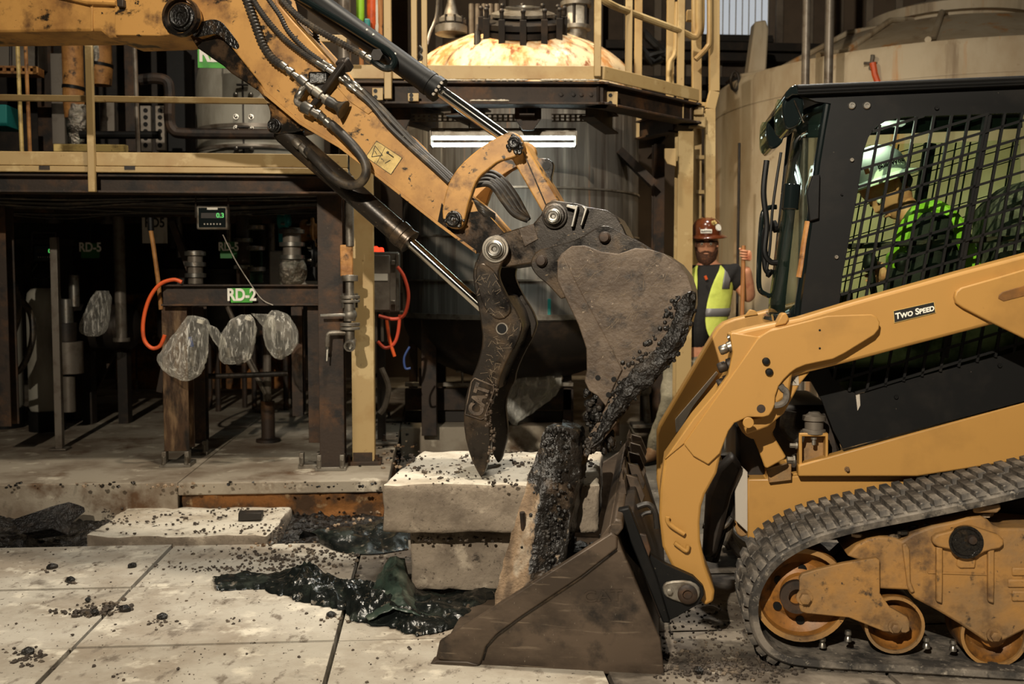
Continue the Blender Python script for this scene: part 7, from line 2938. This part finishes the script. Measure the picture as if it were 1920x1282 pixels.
for k in range(170):           # on the big block
    x, y = random.uniform(740, 1100), random.uniform(846, 902)
    crumb(G(x, y, zt_b), random.uniform(.003, .007))
for cx_, cy_ in ((800, 880), (830, 900), (870, 865), (770, 862), (940, 905), (975, 870), (850, 880), (1100, 870)):
    for k in range(12):
        crumb(G(random.gauss(cx_, 12), random.gauss(cy_, 5), zt_b), random.uniform(.004, .014))
for k in range(60):
    crumb(G(random.uniform(780, 940), random.uniform(1004, 1016), l_top), random.uniform(.003, .01))
flush('block_crumbs', 'crumb_dark', 'dark crumbs scattered on top of the concrete blocks', 'crumbs')
for k in range(420):           # on the flat slab
    x, y = random.uniform(190, 540), random.uniform(952, 1002)
    if noise.noise(Vector((x * .02, y * .06, 9))) < -.1:
        continue
    crumb(G(x, y, .048), random.uniform(.003, .011))
flush('slab_crumbs', 'crumb_dark', 'dark crumbs on the flat broken slab', 'crumbs')
for k in range(260):           # trench and plinth edge
    crumb(G(random.uniform(0, 740), random.uniform(905, 915), .2) if k % 4 == 0 else G(random.uniform(440, 760), random.uniform(930, 1030), .0), random.uniform(.004, .016))
for k in range(160):
    crumb(G(random.gauss(735, 25), random.uniform(790, 880), .2 if k % 2 else 0), random.uniform(.005, .018))
flush('trench_crumbs', 'dirty_slab', 'grit and lumps along the trench and plinth edge', 'crumbs')
# larger separate clods that can be told apart
clods = [(165, 1128, 'mud clod at the upper left of the heap on the joint crossing'), (178, 1152, 'mud clod in the middle of the heap on the joint crossing'), (234, 1146, 'mud clod right of the heap on the joint crossing'), (52, 1226, 'mud clod of the small pile near the lower left corner'),
         (98, 1066, 'lone mud clod before the trench near the left edge'), (132, 1091, 'lone mud clod just above the sawn joint at left'), (304, 1160, 'mud clod right of the long sawn joint, mid floor'), (248, 1064, 'mud clod between flat slab and long sawn joint'),
         (620, 1156, 'mud clod at the head of the right sawn joint, under the membrane'), (1310, 1262, 'mud clod between loader bucket and track'), (1440, 1240, 'mud clod against the front of the rubber track')]
bb_ = MB()
bb_.ball((0, 0, 0), .022, 10, (1.2, .9, .7))
bb_.jitter(.006, 60, 2)
first = bb_.build('mud_clod', 'wet_mud', None, 30)
tag(first, clods[0][2], 'clod', 'mud clods on the sawn floor')
for k, (x, y, lab) in enumerate(clods):
    o = first if k == 0 else first.copy()
    if k:
        C.objects.link(o)
    o['label'] = lab
    p = G(x, y)
    o.location = p + Vector((0, 0, .010))
    s = random.uniform(.55, 1.15)
    o.scale = (s, s, s)
    o.rotation_euler = (0, 0, random.uniform(0, 6))
# ================================================================ PEOPLE
def skin_mesh(J, E, sub=2, root=0):
    """J: list of (x, y, z, rx, ry); E: edges -> evaluated smooth skin mesh"""
    me = bpy.data.meshes.new('skin_tmp')
    me.from_pydata([j[:3] for j in J], E, [])
    o = bpy.data.objects.new('skin_tmp', me)
    C.objects.link(o)
    md = o.modifiers.new('skin', 'SKIN')
    md.use_smooth_shade = True
    for i, j in enumerate(J):
        v = me.skin_vertices[0].data[i]
        v.radius = (j[3], j[4] if len(j) > 4 else j[3])
        v.use_root = i == root
    s = o.modifiers.new('sub', 'SUBSURF')
    s.levels = s.render_levels = sub
    r = bpy.data.meshes.new_from_object(o.evaluated_get(bpy.context.evaluated_depsgraph_get()))
    bpy.data.objects.remove(o)
    bpy.data.meshes.remove(me)
    return r


def chain(pts):
    return [tuple(p[0]) + tuple(p[1:]) for p in pts]


def merge(meshes, name, m, parent, smooth=60):
    bm = bmesh.new()
    for me in meshes:
        bm.from_mesh(me)
        bpy.data.meshes.remove(me)
    out = bpy.data.meshes.new(name)
    bm.to_mesh(out)
    bm.free()
    return place(name, out, m, parent, smooth)


def head_mesh(c, fwd, up, s=1.0):
    """head loft with brow, nose bridge, cheeks and chin; c is the head centre"""
    f = Vector(fwd).normalized()
    r_ = f.cross(Vector(up)).normalized()
    u = r_.cross(f).normalized()
    b = MB()
    #        z      half width, front, back, nose
    prof = [(-.125, .022, .060, -.01, 0), (-.115, .040, .086, .02, 0), (-.095, .052, .095, .045, 0), (-.07, .060, .095, .070, 0), (-.05, .066, .096, .080, .002), (-.03, .069, .095, .088, .018), (-.015, .071, .094, .094, .026), (.0, .073, .092, .097, .018), (.02, .075, .090, .099, .008), (.035, .076, .096, .100, .004), (.06, .075, .092, .098, 0), (.085, .068, .080, .088, 0), (.105, .052, .060, .068, 0), (.118, .028, .032, .036, 0), (.122, .004, .004, .004, 0)]
    n = 28
    rings = []
    for z, w, fr, bk, ns in prof:
        ring = []
        for k in range(n):
            a = 2 * math.pi * k / n
            ca, sa = math.cos(a), math.sin(a)
            d = (fr if ca > 0 else bk) * ca
            d += ns * max(0, math.cos(a * 1.0)) ** 40
            if -.0 < z < .03 and ca > .75 and .25 < abs(sa) < .6:
                d -= .010
            ring.append(Vector(c) + (f * d + r_ * (w * sa) + u * z) * s)
        rings.append(ring)
    b.loft(rings)
    for sd in (-1, 1):
        b.ball(Vector(c) + (r_ * (sd * .076) + u * (-.005) - f * .005) * s, .028 * s, 10, (.45, .6, 1.1))
    bmesh.ops.recalc_face_normals(b.bm, faces=b.bm.faces[:])
    me = bpy.data.meshes.new('head_tmp')
    b.bm.to_mesh(me)
    b.bm.free()
    return me, f, r_, u


def hand_grip(c, axis, palm, out, rp=.016, s=1.0):
    """hand closed round a bar: c centre of the grip on the bar, axis along the bar (index finger end), palm from bar to palm, out = direction the knuckles face"""
    ax = Vector(axis).normalized()
    pm = Vector(palm).normalized()
    ot = Vector(out)
    ot = (ot - ax * ot.dot(ax) - pm * ot.dot(pm)).normalized()
    ms = []
    b = MB()
    R = rp + .010
    pc = Vector(c) + pm * (R + .008)
    rings = []
    for t, w, th in ((-.048, .020, .012), (-.035, .030, .016), (0, .040, .018), (.030, .040, .016), (.042, .034, .012)):
        ring = []
        for k in range(12):
            a = 2 * math.pi * k / 12
            ring.append(pc - ot * (-t) * -1 * 0 + ax * (w * math.cos(a)) + pm * (th * math.sin(a)) + ot * t)
        rings.append(ring)
    b.loft(rings)
    for i, off in enumerate((.030, .010, -.010, -.029)):
        ln = (1.0, 1.12, 1.04, .84)[i]
        pts = []
        for k in range(9):
            a = -.35 + 3.5 * ln * k / 8
            # start at the knuckle (pm + ot side) and curl round the bar away from the palm
            pts.append(Vector(c) + ax * (off * s) + (pm * math.cos(a) + ot * math.sin(a)) * R)
        b.tube(pts, [.0095, .0098, .0092, .0092, .0088, .0086, .008, .0074, .005], 8)
    pts = [pc - ot * .03 + ax * .028, Vector(c) + pm * R * .6 - ot * (R * .9) + ax * .036, Vector(c) - pm * R * .3 - ot * (R * 1.05) + ax * .040, Vector(c) - pm * R * .95 - ot * (R * .4) + ax * .043]
    b.tube(spline(pts, 4), [.012] * 4 + [.0105] * 5 + [.009] * 3 + [.006], 8)
    bmesh.ops.recalc_face_normals(b.bm, faces=b.bm.faces[:])
    me = bpy.data.meshes.new('hand_tmp')
    b.bm.to_mesh(me)
    b.bm.free()
    return me


def hand_relaxed(w, d, side, palm):
    """hanging half-curled hand from the wrist w along d"""
    d = Vector(d).normalized()
    sd = Vector(side)
    sd = (sd - d * sd.dot(d)).normalized()
    pm = Vector(palm)
    pm = (pm - d * pm.dot(d) - sd * pm.dot(sd)).normalized()
    b = MB()
    rings = []
    for t, wd, th in ((0, .026, .02), (.03, .036, .019), (.07, .042, .017), (.095, .040, .014)):
        rings.append([Vector(w) + d * t + sd * (wd * math.cos(2 * math.pi * k / 12)) + pm * (th * math.sin(2 * math.pi * k / 12)) for k in range(12)])
    b.loft(rings)
    for i, (o_, ln) in enumerate(((.030, .072), (.011, .08), (-.009, .075), (-.028, .06))):
        p0 = Vector(w) + d * .085 + sd * o_
        pts = [p0, p0 + d * ln * .4 + pm * .008, p0 + d * ln * .7 + pm * .022, p0 + d * ln * .85 + pm * .042]
        b.tube(spline(pts, 3), [.0098] * 4 + [.009] * 4 + [.0075, .005], 8)
    p0 = Vector(w) + d * .03 + sd * .032
    b.tube(spline([p0, p0 + d * .03 + sd * .022 + pm * .012, p0 + d * .06 + sd * .022 + pm * .026, p0 + d * .08 + sd * .014 + pm * .034], 3), [.0125] * 4 + [.011] * 4 + [.009, .006], 8)
    bmesh.ops.recalc_face_normals(b.bm, faces=b.bm.faces[:])
    me = bpy.data.meshes.new('hand_tmp')
    b.bm.to_mesh(me)
    b.bm.free()
    return me


# ---------------------------------------------------------------- standing worker
DW_ = 7.75


def W_(px, py, d=0.0):
    return P(px, py, DW_ + d)


wk = thing('person', G(1290, 868), 'standing worker in brown hard hat and yellow vest holding a wooden handle', 'person')
hd = W_(1325, 457)
fw = Vector((-.22, -1, -.12))
hm, hf, hr, hu = head_mesh(hd, fw, (0, 0, 1), 1.02)
sR, sL = W_(1286, 512, .02), W_(1374, 512, .0)     # image-left and image-right shoulders
eR, wR_ = W_(1262, 585, .06), W_(1258, 640, -.05)
eL, wL = W_(1407, 562, -.06), W_(1399, 500, -.22)
pel, chest, nk = W_(1290, 668), W_(1326, 545), W_(1328, 496)
hpR, hpL = W_(1270, 680), W_(1312, 680)
knR, knL = W_(1256, 768, -.06), W_(1316, 772, -.03)
anR, anL = W_(1228, 850, .0), W_(1322, 856, .05)
J = chain([(pel, .13, .10), (W_(1304, 610), .14, .10), (chest, .155, .105), (W_(1328, 512), .10, .08), (nk, .056), (hd + Vector((0, .02, -.04)), .06),
           (sL, .07), (eL, .052), (wL, .036), (sR, .07), (eR, .05), (wR_, .034),
           (hpR, .095), (knR, .065), (anR, .045), (hpL, .095), (knL, .065), (anL, .045)])
E = [(0, 1), (1, 2), (2, 3), (3, 4), (4, 5), (3, 6), (6, 7), (7, 8), (3, 9), (9, 10), (10, 11), (0, 12), (12, 13), (13, 14), (0, 15), (15, 16), (16, 17)]
grip = W_(1394, 478, -.23)
hnd = hand_grip(grip, (0, 0, 1), (.9, .3, -.1), (-.3, -1, .1), .016)
h2 = hand_relaxed(wR_, wR_ - eR, (-.3, -1, 0), (1, 0, 0))
merge([skin_mesh(J, E), hm, hnd, h2], 'body', 'skin', wk)
# trousers
J = chain([(pel + Vector((0, 0, .03)), .165, .125), (hpR, .118), (knR, .088), (anR + Vector((0, 0, .04)), .075), (anR, .078), (hpL, .118), (knL, .088), (anL + Vector((0, 0, .04)), .075), (anL, .078)])
tr_ = place('trousers', skin_mesh(J, [(0, 1), (1, 2), (2, 3), (3, 4), (0, 5), (5, 6), (6, 7), (7, 8)]), 'khaki', wk, 60)
dm = tr_.modifiers.new('folds', 'DISPLACE')
tx = bpy.data.textures.new('cloth_folds', 'CLOUDS')
tx.noise_scale = .09
dm.texture = tx
dm.strength = .03
dm.texture_coords = 'GLOBAL'
# shirt with short sleeves
sl1 = sL.lerp(eL, .62)
sl2 = sR.lerp(eR, .62)
J = chain([(pel + Vector((-.01, 0, .02)), .165, .135), (W_(1304, 610), .175, .135), (chest, .18, .13), (W_(1328, 516), .125, .10), (W_(1328, 500), .072), (sL, .092), (sl1, .075), (sR, .092), (sl2, .075)])
sh_ = place('shirt', skin_mesh(J, [(0, 1), (1, 2), (2, 3), (3, 4), (3, 5), (5, 6), (3, 7), (7, 8)]), 'black_shirt', wk, 60)
dm = sh_.modifiers.new('folds', 'DISPLACE')
dm.texture = tx
dm.strength = .02
dm.texture_coords = 'GLOBAL'


# vest: open-fronted shell lofted round the torso; angle 0 points to the camera
def vest_ring(px, py, hw, hd_, a0, a1, n=30, grow=1.0, yaw=0.0):
    grow *= 1.09
    c = W_(px, py)
    out = []
    for k in range(n + 1):
        a = a0 + (a1 - a0) * k / n
        out.append(c + Vector((math.sin(a) * hw * grow, -math.cos(a) * hd_ * grow, 0)))
    return out


VR = [(1303, 650, .205, .165, .62), (1304, 632, .205, .165, .36), (1305, 615, .205, .165, .16), (1310, 585, .21, .165, .05), (1316, 550, .212, .16, .08), (1322, 522, .20, .15, .18), (1326, 506, .16, .125, .40), (1328, 497, .10, .10, .7)]
vs_ = MB()
rings = []
for px, py, hw, hdp, g in VR:
    rings.append(vest_ring(px, py, hw, hdp, g, 2 * math.pi - g - .2))
vs_.loft(rings, False, False)
vest = vs_.build('vest', 'hi_vis', wk, 60)
md = vest.modifiers.new('solid', 'SOLIDIFY')
md.thickness = .01
md.offset = 0
md = vest.modifiers.new('sub', 'SUBSURF')
md.levels = md.render_levels = 1


def vring(y0, y1, grow=1.02):
    """band between two pixel rows on the vest surface"""
    def at(y):
        for i in range(len(VR) - 1):
            a, c = VR[i], VR[i + 1]
            if c[1] <= y <= a[1]:
                t = (y - a[1]) / (c[1] - a[1])
                return [a[k] + (c[k] - a[k]) * t for k in range(5)]
        return VR[0]
    b = MB()
    rr = []
    for y in (y0, (y0 + y1) / 2, y1):
        px, py, hw, hdp, g = at(y)
        rr.append(vest_ring(px, y, hw, hdp, g + .02, 2 * math.pi - g - .22, grow=grow))
    b.loft(rr, False, False)
    o = b.build('reflective_band', 'reflective_tape', vest, 60)
    m_ = o.modifiers.new('solid', 'SOLIDIFY')
    m_.thickness = .006
    return o


vring(592, 577, 1.045)
b = MB()
rr = []
for y, a0, a1 in ((541, .50, .82), (524, .50, .84), (510, .62, .98), (500, .9, 1.3)):
    for i in range(len(VR) - 1):
        a, c = VR[i], VR[i + 1]
        if c[1] <= y <= a[1]:
            t = (y - a[1]) / (c[1] - a[1])
            px, py, hw, hdp, g = [a[k] + (c[k] - a[k]) * t for k in range(5)]
    rr.append(vest_ring(px, y, hw, hdp, a0, a1, 6, 1.06))
b.loft(rr, False, False)
o = b.build('shoulder_stripe', 'reflective_tape', vest, 60)
md = o.modifiers.new('solid', 'SOLIDIFY')
md.thickness = .006
b = MB()
b.tube([W_(1322, 517, -.19), W_(1325, 524, -.19)], .011, 8)
b.build('orange_tag', 'orange_hose', sh_)
# boots
for nm, an, toe in (('boot', anR, Vector((-.13, -.16, 0))), ('boot', anL, Vector((-.06, -.2, 0)))):
    b = MB()
    t = toe.normalized()
    s_ = Vector((-t.y, t.x, 0))
    z0 = .0
    base = Vector((an.x, an.y, 0))
    rings = []
    for d, w, h in ((-.085, .03, .07), (-.07, .042, .12), (-.02, .048, .15), (.04, .05, .13), (.10, .052, .085), (.16, .05, .07), (.195, .036, .055), (.205, .012, .03)):
        ring = []
        for k in range(14):
            a = 2 * math.pi * k / 14
            ring.append(base + t * d + s_ * (w * math.cos(a)) + Vector((0, 0, z0 + .008 + h * .5 + h * .5 * math.sin(a))))
        rings.append(ring)
    b.loft(rings)
    bo = b.build(nm, 'leather', wk, 60)
    b = MB()
    b.prism([base + t * d + s_ * w for d, w in ((-.09, -.035), (-.03, -.05), (.1, -.055), (.18, -.045), (.21, -.01), (.21, .01), (.18, .045), (.1, .055), (-.03, .05), (-.09, .035))], (0, 0, .022))
    b.build('sole', 'black_paint', bo)


def hardhat(c, f, r_, u, m, parent, s=1.0, wide=.045):
    b = MB()
    rings = []
    n = 32
    for z, k_ in ((.0, 1.0), (.03, .99), (.06, .95), (.09, .84), (.11, .66), (.122, .42), (.126, .15), (.127, .01)):
        rings.append([Vector(c) + (f * (.128 * k_ * math.cos(2 * math.pi * i / n)) + r_ * (.108 * k_ * math.sin(2 * math.pi * i / n)) + u * z) * s for i in range(n)])
    b.loft(rings)
    hh = b.build('hard_hat', m, parent, 60)
    b = MB()
    rings = []
    for ro, z in ((.96, .002), (1.0, .006), (1.36, -.012), (1.37, -.016), (1.34, -.02), (.98, -.004), (.96, .002)):
        rings.append([Vector(c) + (f * (.128 * ro * math.cos(2 * math.pi * i / n)) + r_ * (.108 * ro * math.sin(2 * math.pi * i / n)) + u * z) * s for i in range(n)])
    b.loft(rings, True, False)
    b.build('brim', m, hh, 60)
    for k in (-.35, 0, .35):
        b = MB()
        pts = []
        for i in range(13):
            t = -1.25 + 2.5 * i / 12
            pts.append(Vector(c) + (f * (.128 * math.sin(t) * .98) + u * (.127 * math.cos(t) ** .8 * .99 if math.cos(t) > 0 else 0) + r_ * (k * .09)) * s)
        b.tube(pts, .005 * s, 8)
        b.build('crown_ridge', m, hh)
    return hh


hat_u = (hu - hf * .02).normalized()
hat_f = hr.cross(hat_u) * -1
if hat_f.dot(hf) < 0:
    hat_f = -hat_f
hc = hd + hu * .066 - hf * .008
hat = hardhat(hc, hat_f, hr, hat_u, 'helmet_brown', wk, 1.06)
# sticker with lettering, emblems
lc = hc + hat_f * .142 + hat_u * .035
b = MB()
b.box(lc - hat_f * .003, .085, .006, .03, (hr, hat_f, hat_u))
lb_ = b.build('sticker', 'decal_white', hat, 35, .003)
text('lettering', 'BuildWitt', .019, lc + hat_f * .0015, -hr if (-hr).x > 0 else hr, hat_u, 'decal_black', lb_, .0005, .0006)
xr = hr if hr.x > 0 else -hr
b = MB()
pc_ = hc + hat_f * .085 + xr * .088 + hat_u * .06
b.lathe(pc_, (hat_f * .6 + xr * .7 + hat_u * .3), [(.026, -.008), (.026, .004), (.001, .005)], 20)
b.build('round_sticker', 'decal_white', hat)
b = MB()
pc_ = hc + hat_f * .10 + xr * .055 + hat_u * .095
for k in range(5):
    a = k * 1.2566
    b.lathe(pc_ + (xr * math.cos(a) + hat_u * math.sin(a)) * .012, (hat_f * .7 + xr * .4 + hat_u * .6), [(.011, -.006), (.01, .004), (.001, .005)], 8)
b.build('star_sticker', 'decal_yellow', hat)
# beard, hair, glasses, eyes
b = MB()
rings = []
for z, w, fr, a0, lift in ((-.150, .026, .066, 1.2, .0), (-.142, .044, .084, 1.3, .004), (-.120, .060, .100, 1.45, .012), (-.098, .068, .103, 1.55, .024), (-.080, .073, .102, 1.6, .036), (-.066, .075, .099, 1.62, .046)):
    rings.append([hd + (hf * (fr * max(math.cos(-a0 + 2 * a0 * k / 20), -.2)) + hr * (w * math.sin(-a0 + 2 * a0 * k / 20)) + hu * (z + lift * (1 - math.cos(-a0 + 2 * a0 * k / 20)))) * 1.02 for k in range(21)])
b.loft(rings, False, False)
b.jitter(.006, 60)
o = b.build('beard', 'beard', wk, 60)
md = o.modifiers.new('solid', 'SOLIDIFY')
md.thickness = .012
md.offset = 1
b = MB()
b.tube(spline([hd + hf * .098 + hr * s_ * .04 + hu * (-.050 - abs(s_) * .014) for s_ in (-1, -.5, 0, .5, 1)], 4), .010, 8)
b.build('moustache', 'beard', wk)
b = MB()
b.tube([hd + hf * .1 + hr * -.018 + hu * -.066, hd + hf * .106 + hu * -.065, hd + hf * .1 + hr * .018 + hu * -.066], .0055, 8)
b.build('lips', 'skin', wk)
b = MB()
rings = []
for z, k_ in ((.06, 1.0), (.02, 1.04), (-.02, 1.06), (-.06, 1.02), (-.085, .85)):
    rings.append([hd + (hf * (.102 * k_ * math.cos(1.75 + 2.78 * k / 20)) + hr * (.082 * k_ * math.sin(1.75 + 2.78 * k / 20)) + hu * z) for k in range(21)])
b.loft(rings, False, False)
b.jitter(.008, 40)
o = b.build('hair', 'beard', wk, 60)
md = o.modifiers.new('solid', 'SOLIDIFY')
md.thickness = .02
for s_ in (-1, 1):
    b = MB()
    b.ball(hd + hf * .081 + hr * (s_ * .032) + hu * .006, .0125, 12)
    ey = b.build('eye', 'eye_white', wk)
    b = MB()
    b.ball(hd + hf * .0905 + hr * (s_ * .032) + hu * .005, .0055, 8)
    b.build('iris', 'decal_black', ey)
    b = MB()
    b.tube([hd + hf * .094 + hr * (s_ * .016) + hu * .028, hd + hf * .096 + hr * (s_ * .034) + hu * .033, hd + hf * .086 + hr * (s_ * .05) + hu * .027], .005, 6)
    b.build('eyebrow', 'beard', wk)
b = MB()
ring = []
for z in (-.016, .004, .022):
    ring.append([hd + hf * (.112 * math.cos(-1.1 + 2.2 * k / 18)) + hr * (.084 * math.sin(-1.1 + 2.2 * k / 18)) + hu * z for k in range(19)])
b.loft(ring, False, False)
gl = b.build('safety_glasses', 'lens', wk, 60)
b = MB()
b.tube([p + hu * .002 for p in ring[2]], .0035, 6)
for s_ in (-1, 1):
    b.tube([hd + hf * .045 + hr * (s_ * .078) + hu * .018, hd - hf * .02 + hr * (s_ * .082) + hu * .012], .003, 6)
b.build('glasses_frame', 'black_paint', gl)
# wooden shaft held in the raised hand
sv = thing('shovel', Vector((grip.x, grip.y, 0)), 'shovel with long wooden handle gripped by the standing worker', 'shovel')
b = MB()
b.tube([grip + Vector((0, 0, .07)), grip + Vector((-.004, 0, -.5)), Vector((grip.x - .012, grip.y, .26))], [.015, .016, .017], 10)
b.build('handle', 'wood', sv)
b = MB()
g0 = Vector((grip.x - .012, grip.y, 0))
rings = []
for z, w, c_ in ((.30, .02, .02), (.26, .03, .02), (.235, .1, .015), (.12, .105, .02), (.04, .07, .01), (.004, .01, 0)):
    rings.append([g0 + Vector((w * t, -.004 - c_ * (1 - t * t), z)) for t in (-1, -.5, 0, .5, 1)] + [g0 + Vector((w * t, .004 - c_ * (1 - t * t), z)) for t in (1, .5, 0, -.5, -1)])
b.loft(rings)
b.build('blade', 'dull_steel', sv)

# ---------------------------------------------------------------- operator seated in the cab
op = thing('person', LD.at(1790, 640, .78), 'seated loader operator in pale hard hat seen through the cab mesh', 'person')


def O(px, py, d=0.0):
    return LD.at(px, py, .76 + d)


hd = O(1662, 352)
fw = (O(1600, 420) - O(1650, 345)).normalized() + LD.n * -.25
hup = (O(1640, 270) - O(1670, 360)).normalized()
hm, hf, hr, hu = head_mesh(hd, fw, hup, .98)
pel, sp1, ch_, nk = O(1812, 610), O(1790, 540), O(1755, 465), O(1706, 405)
J = [(pel, .14, .11), (sp1, .135, .11), (ch_, .15, .115), (O(1725, 425), .10, .08), (nk, .058), (hd - hu * .05, .06)]
E = [(0, 1), (1, 2), (2, 3), (3, 4), (4, 5)]
hms = []
arms = []
for sgn in (-1, 1):
    sh = O(1745, 432, sgn * .19)
    el = O(1720, 535, sgn * .24)
    wr = O(1655, 522, sgn * .23)
    i = len(J)
    J += [(sh, .068), (el, .05), (wr, .036)]
    E += [(3, i), (i, i + 1), (i + 1, i + 2)]
    arms.append((sh, el, wr))
    hp, kn, an_ = O(1795, 622, sgn * .09), O(1650, 605, sgn * .12), O(1628, 690, sgn * .12)
    i = len(J)
    J += [(hp, .10), (kn, .07), (an_, .05)]
    E += [(0, i), (i, i + 1), (i + 1, i + 2)]
    hms.append(hand_grip(O(1636, 512, sgn * .23), (0, 0, 1), (.95, -.1, 0), (0, -1 * sgn, .2), .014))
merge([skin_mesh(chain(J), E), hm] + hms, 'body', 'skin', op)
J2 = [(pel, .17, .14), (sp1, .17, .14), (ch_, .18, .14), (O(1728, 428), .125, .1), (nk, .075)]
E2 = [(0, 1), (1, 2), (2, 3), (3, 4)]
for sh, el, wr in arms:
    i = len(J2)
    J2 += [(sh, .09), (el, .07), (wr, .05)]
    E2 += [(3, i), (i, i + 1), (i + 1, i + 2)]
jk = place('jacket', skin_mesh(chain(J2), E2), 'black_shirt', op, 60)
J3 = [(pel, .165, .13)]
E3 = []
for sgn in (-1, 1):
    i = len(J3)
    J3 += [(O(1795, 622, sgn * .09), .115), (O(1650, 605, sgn * .12), .085), (O(1628, 686, sgn * .12), .07)]
    E3 += [(0, i), (i, i + 1), (i + 1, i + 2)]
place('trousers', skin_mesh(chain(J3), E3), 'khaki', op, 60)
for sgn in (-1, 1):
    b = MB()
    a_ = O(1628, 700, sgn * .12)
    rings = []
    for d, w, h in ((-.07, .035, .09), (-.02, .045, .12), (.05, .05, .09), (.13, .05, .06), (.17, .03, .045)):
        rings.append([a_ - LD.u * d + LD.n * (w * math.cos(2 * math.pi * k / 12)) + Vector((0, 0, -.02 + h * .5 + h * .5 * math.sin(2 * math.pi * k / 12))) for k in range(12)])
    b.loft(rings)
    b.build('boot', 'leather', op, 60)
# bright vest bands over the dark jacket
for sgn in (-1, 1):
    b = MB()
    pts = [O(1688, 500, sgn * .17), O(1692, 455, sgn * .19), O(1708, 412, sgn * .2), O(1735, 388, sgn * .17), O(1768, 396, sgn * .2), O(1796, 425, sgn * .21), O(1815, 470, sgn * .2), O(1830, 520, sgn * .18)]
    b.tube(spline(pts, 5), .032, 8)
    b.build('vest_band', 'hi_vis_green', jk)
for a_, c_ in (((1676, 470), (1696, 535)), ((1790, 500), (1838, 560))):
    b = MB()
    p0, p1 = O(a_[0], a_[1]), O(c_[0], c_[1])
    b.box((p0 + p1) / 2 - LD.n * .01, abs((p1 - p0).dot(LD.u)), .36, abs(p1.z - p0.z), (LD.u, LD.n, LD.z))
    b.build('vest_panel', 'hi_vis_green', jk, 35, .03, 3)
hat_u = hup
hat_f = (hf - hup * hf.dot(hup)).normalized()
hat_r = hat_f.cross(hat_u)
hc = hd + hu * .055
hat = hardhat(hc, hat_f, hat_r, hat_u, 'helmet_white', op, 1.08)
side_ = -LD.n - hat_u * (-LD.n).dot(hat_u)
side_ = (side_ - hat_f * side_.dot(hat_f)).normalized()
lc = hc + side_ * .122 + hat_u * .045
text('lettering', 'BuildWitt', .030, lc - hat_f * .01 + side_ * .004, -hat_f, hat_u, 'decal_black', hat, .0008, .001)
b = MB()
b.box(lc + hat_f * .09 - side_ * .012, .02, .006, .026, (hat_f, side_, hat_u))
b.build('emblem', 'rust_stain', hat, 35, .002)
for s_ in (-1, 1):
    b = MB()
    b.ball(hd + hf * .079 + hr * (s_ * .031) + hu * .006, .012, 10)
    ey = b.build('eye', 'eye_white', op)
    b = MB()
    b.ball(hd + hf * .088 + hr * (s_ * .031) + hu * .005, .0055, 8)
    b.build('iris', 'decal_black', ey)
b = MB()
b.tube([hd + hf * .096 + hr * -.02 + hu * -.066, hd + hf * .102 + hu * -.065, hd + hf * .096 + hr * .02 + hu * -.066], .0055, 8)
b.build('lips', 'skin', op)
b = MB()
rings = []
for z, k_ in ((.06, 1.0), (.02, 1.04), (-.03, 1.05), (-.06, .95)):
    rings.append([hd + (hf * (.102 * k_ * math.cos(1.8 + 2.68 * k / 20)) + hr * (.08 * k_ * math.sin(1.8 + 2.68 * k / 20)) + hu * z) for k in range(21)])
b.loft(rings, False, False)
o = b.build('hair', 'beard', op, 60)
md = o.modifiers.new('solid', 'SOLIDIFY')
md.thickness = .012
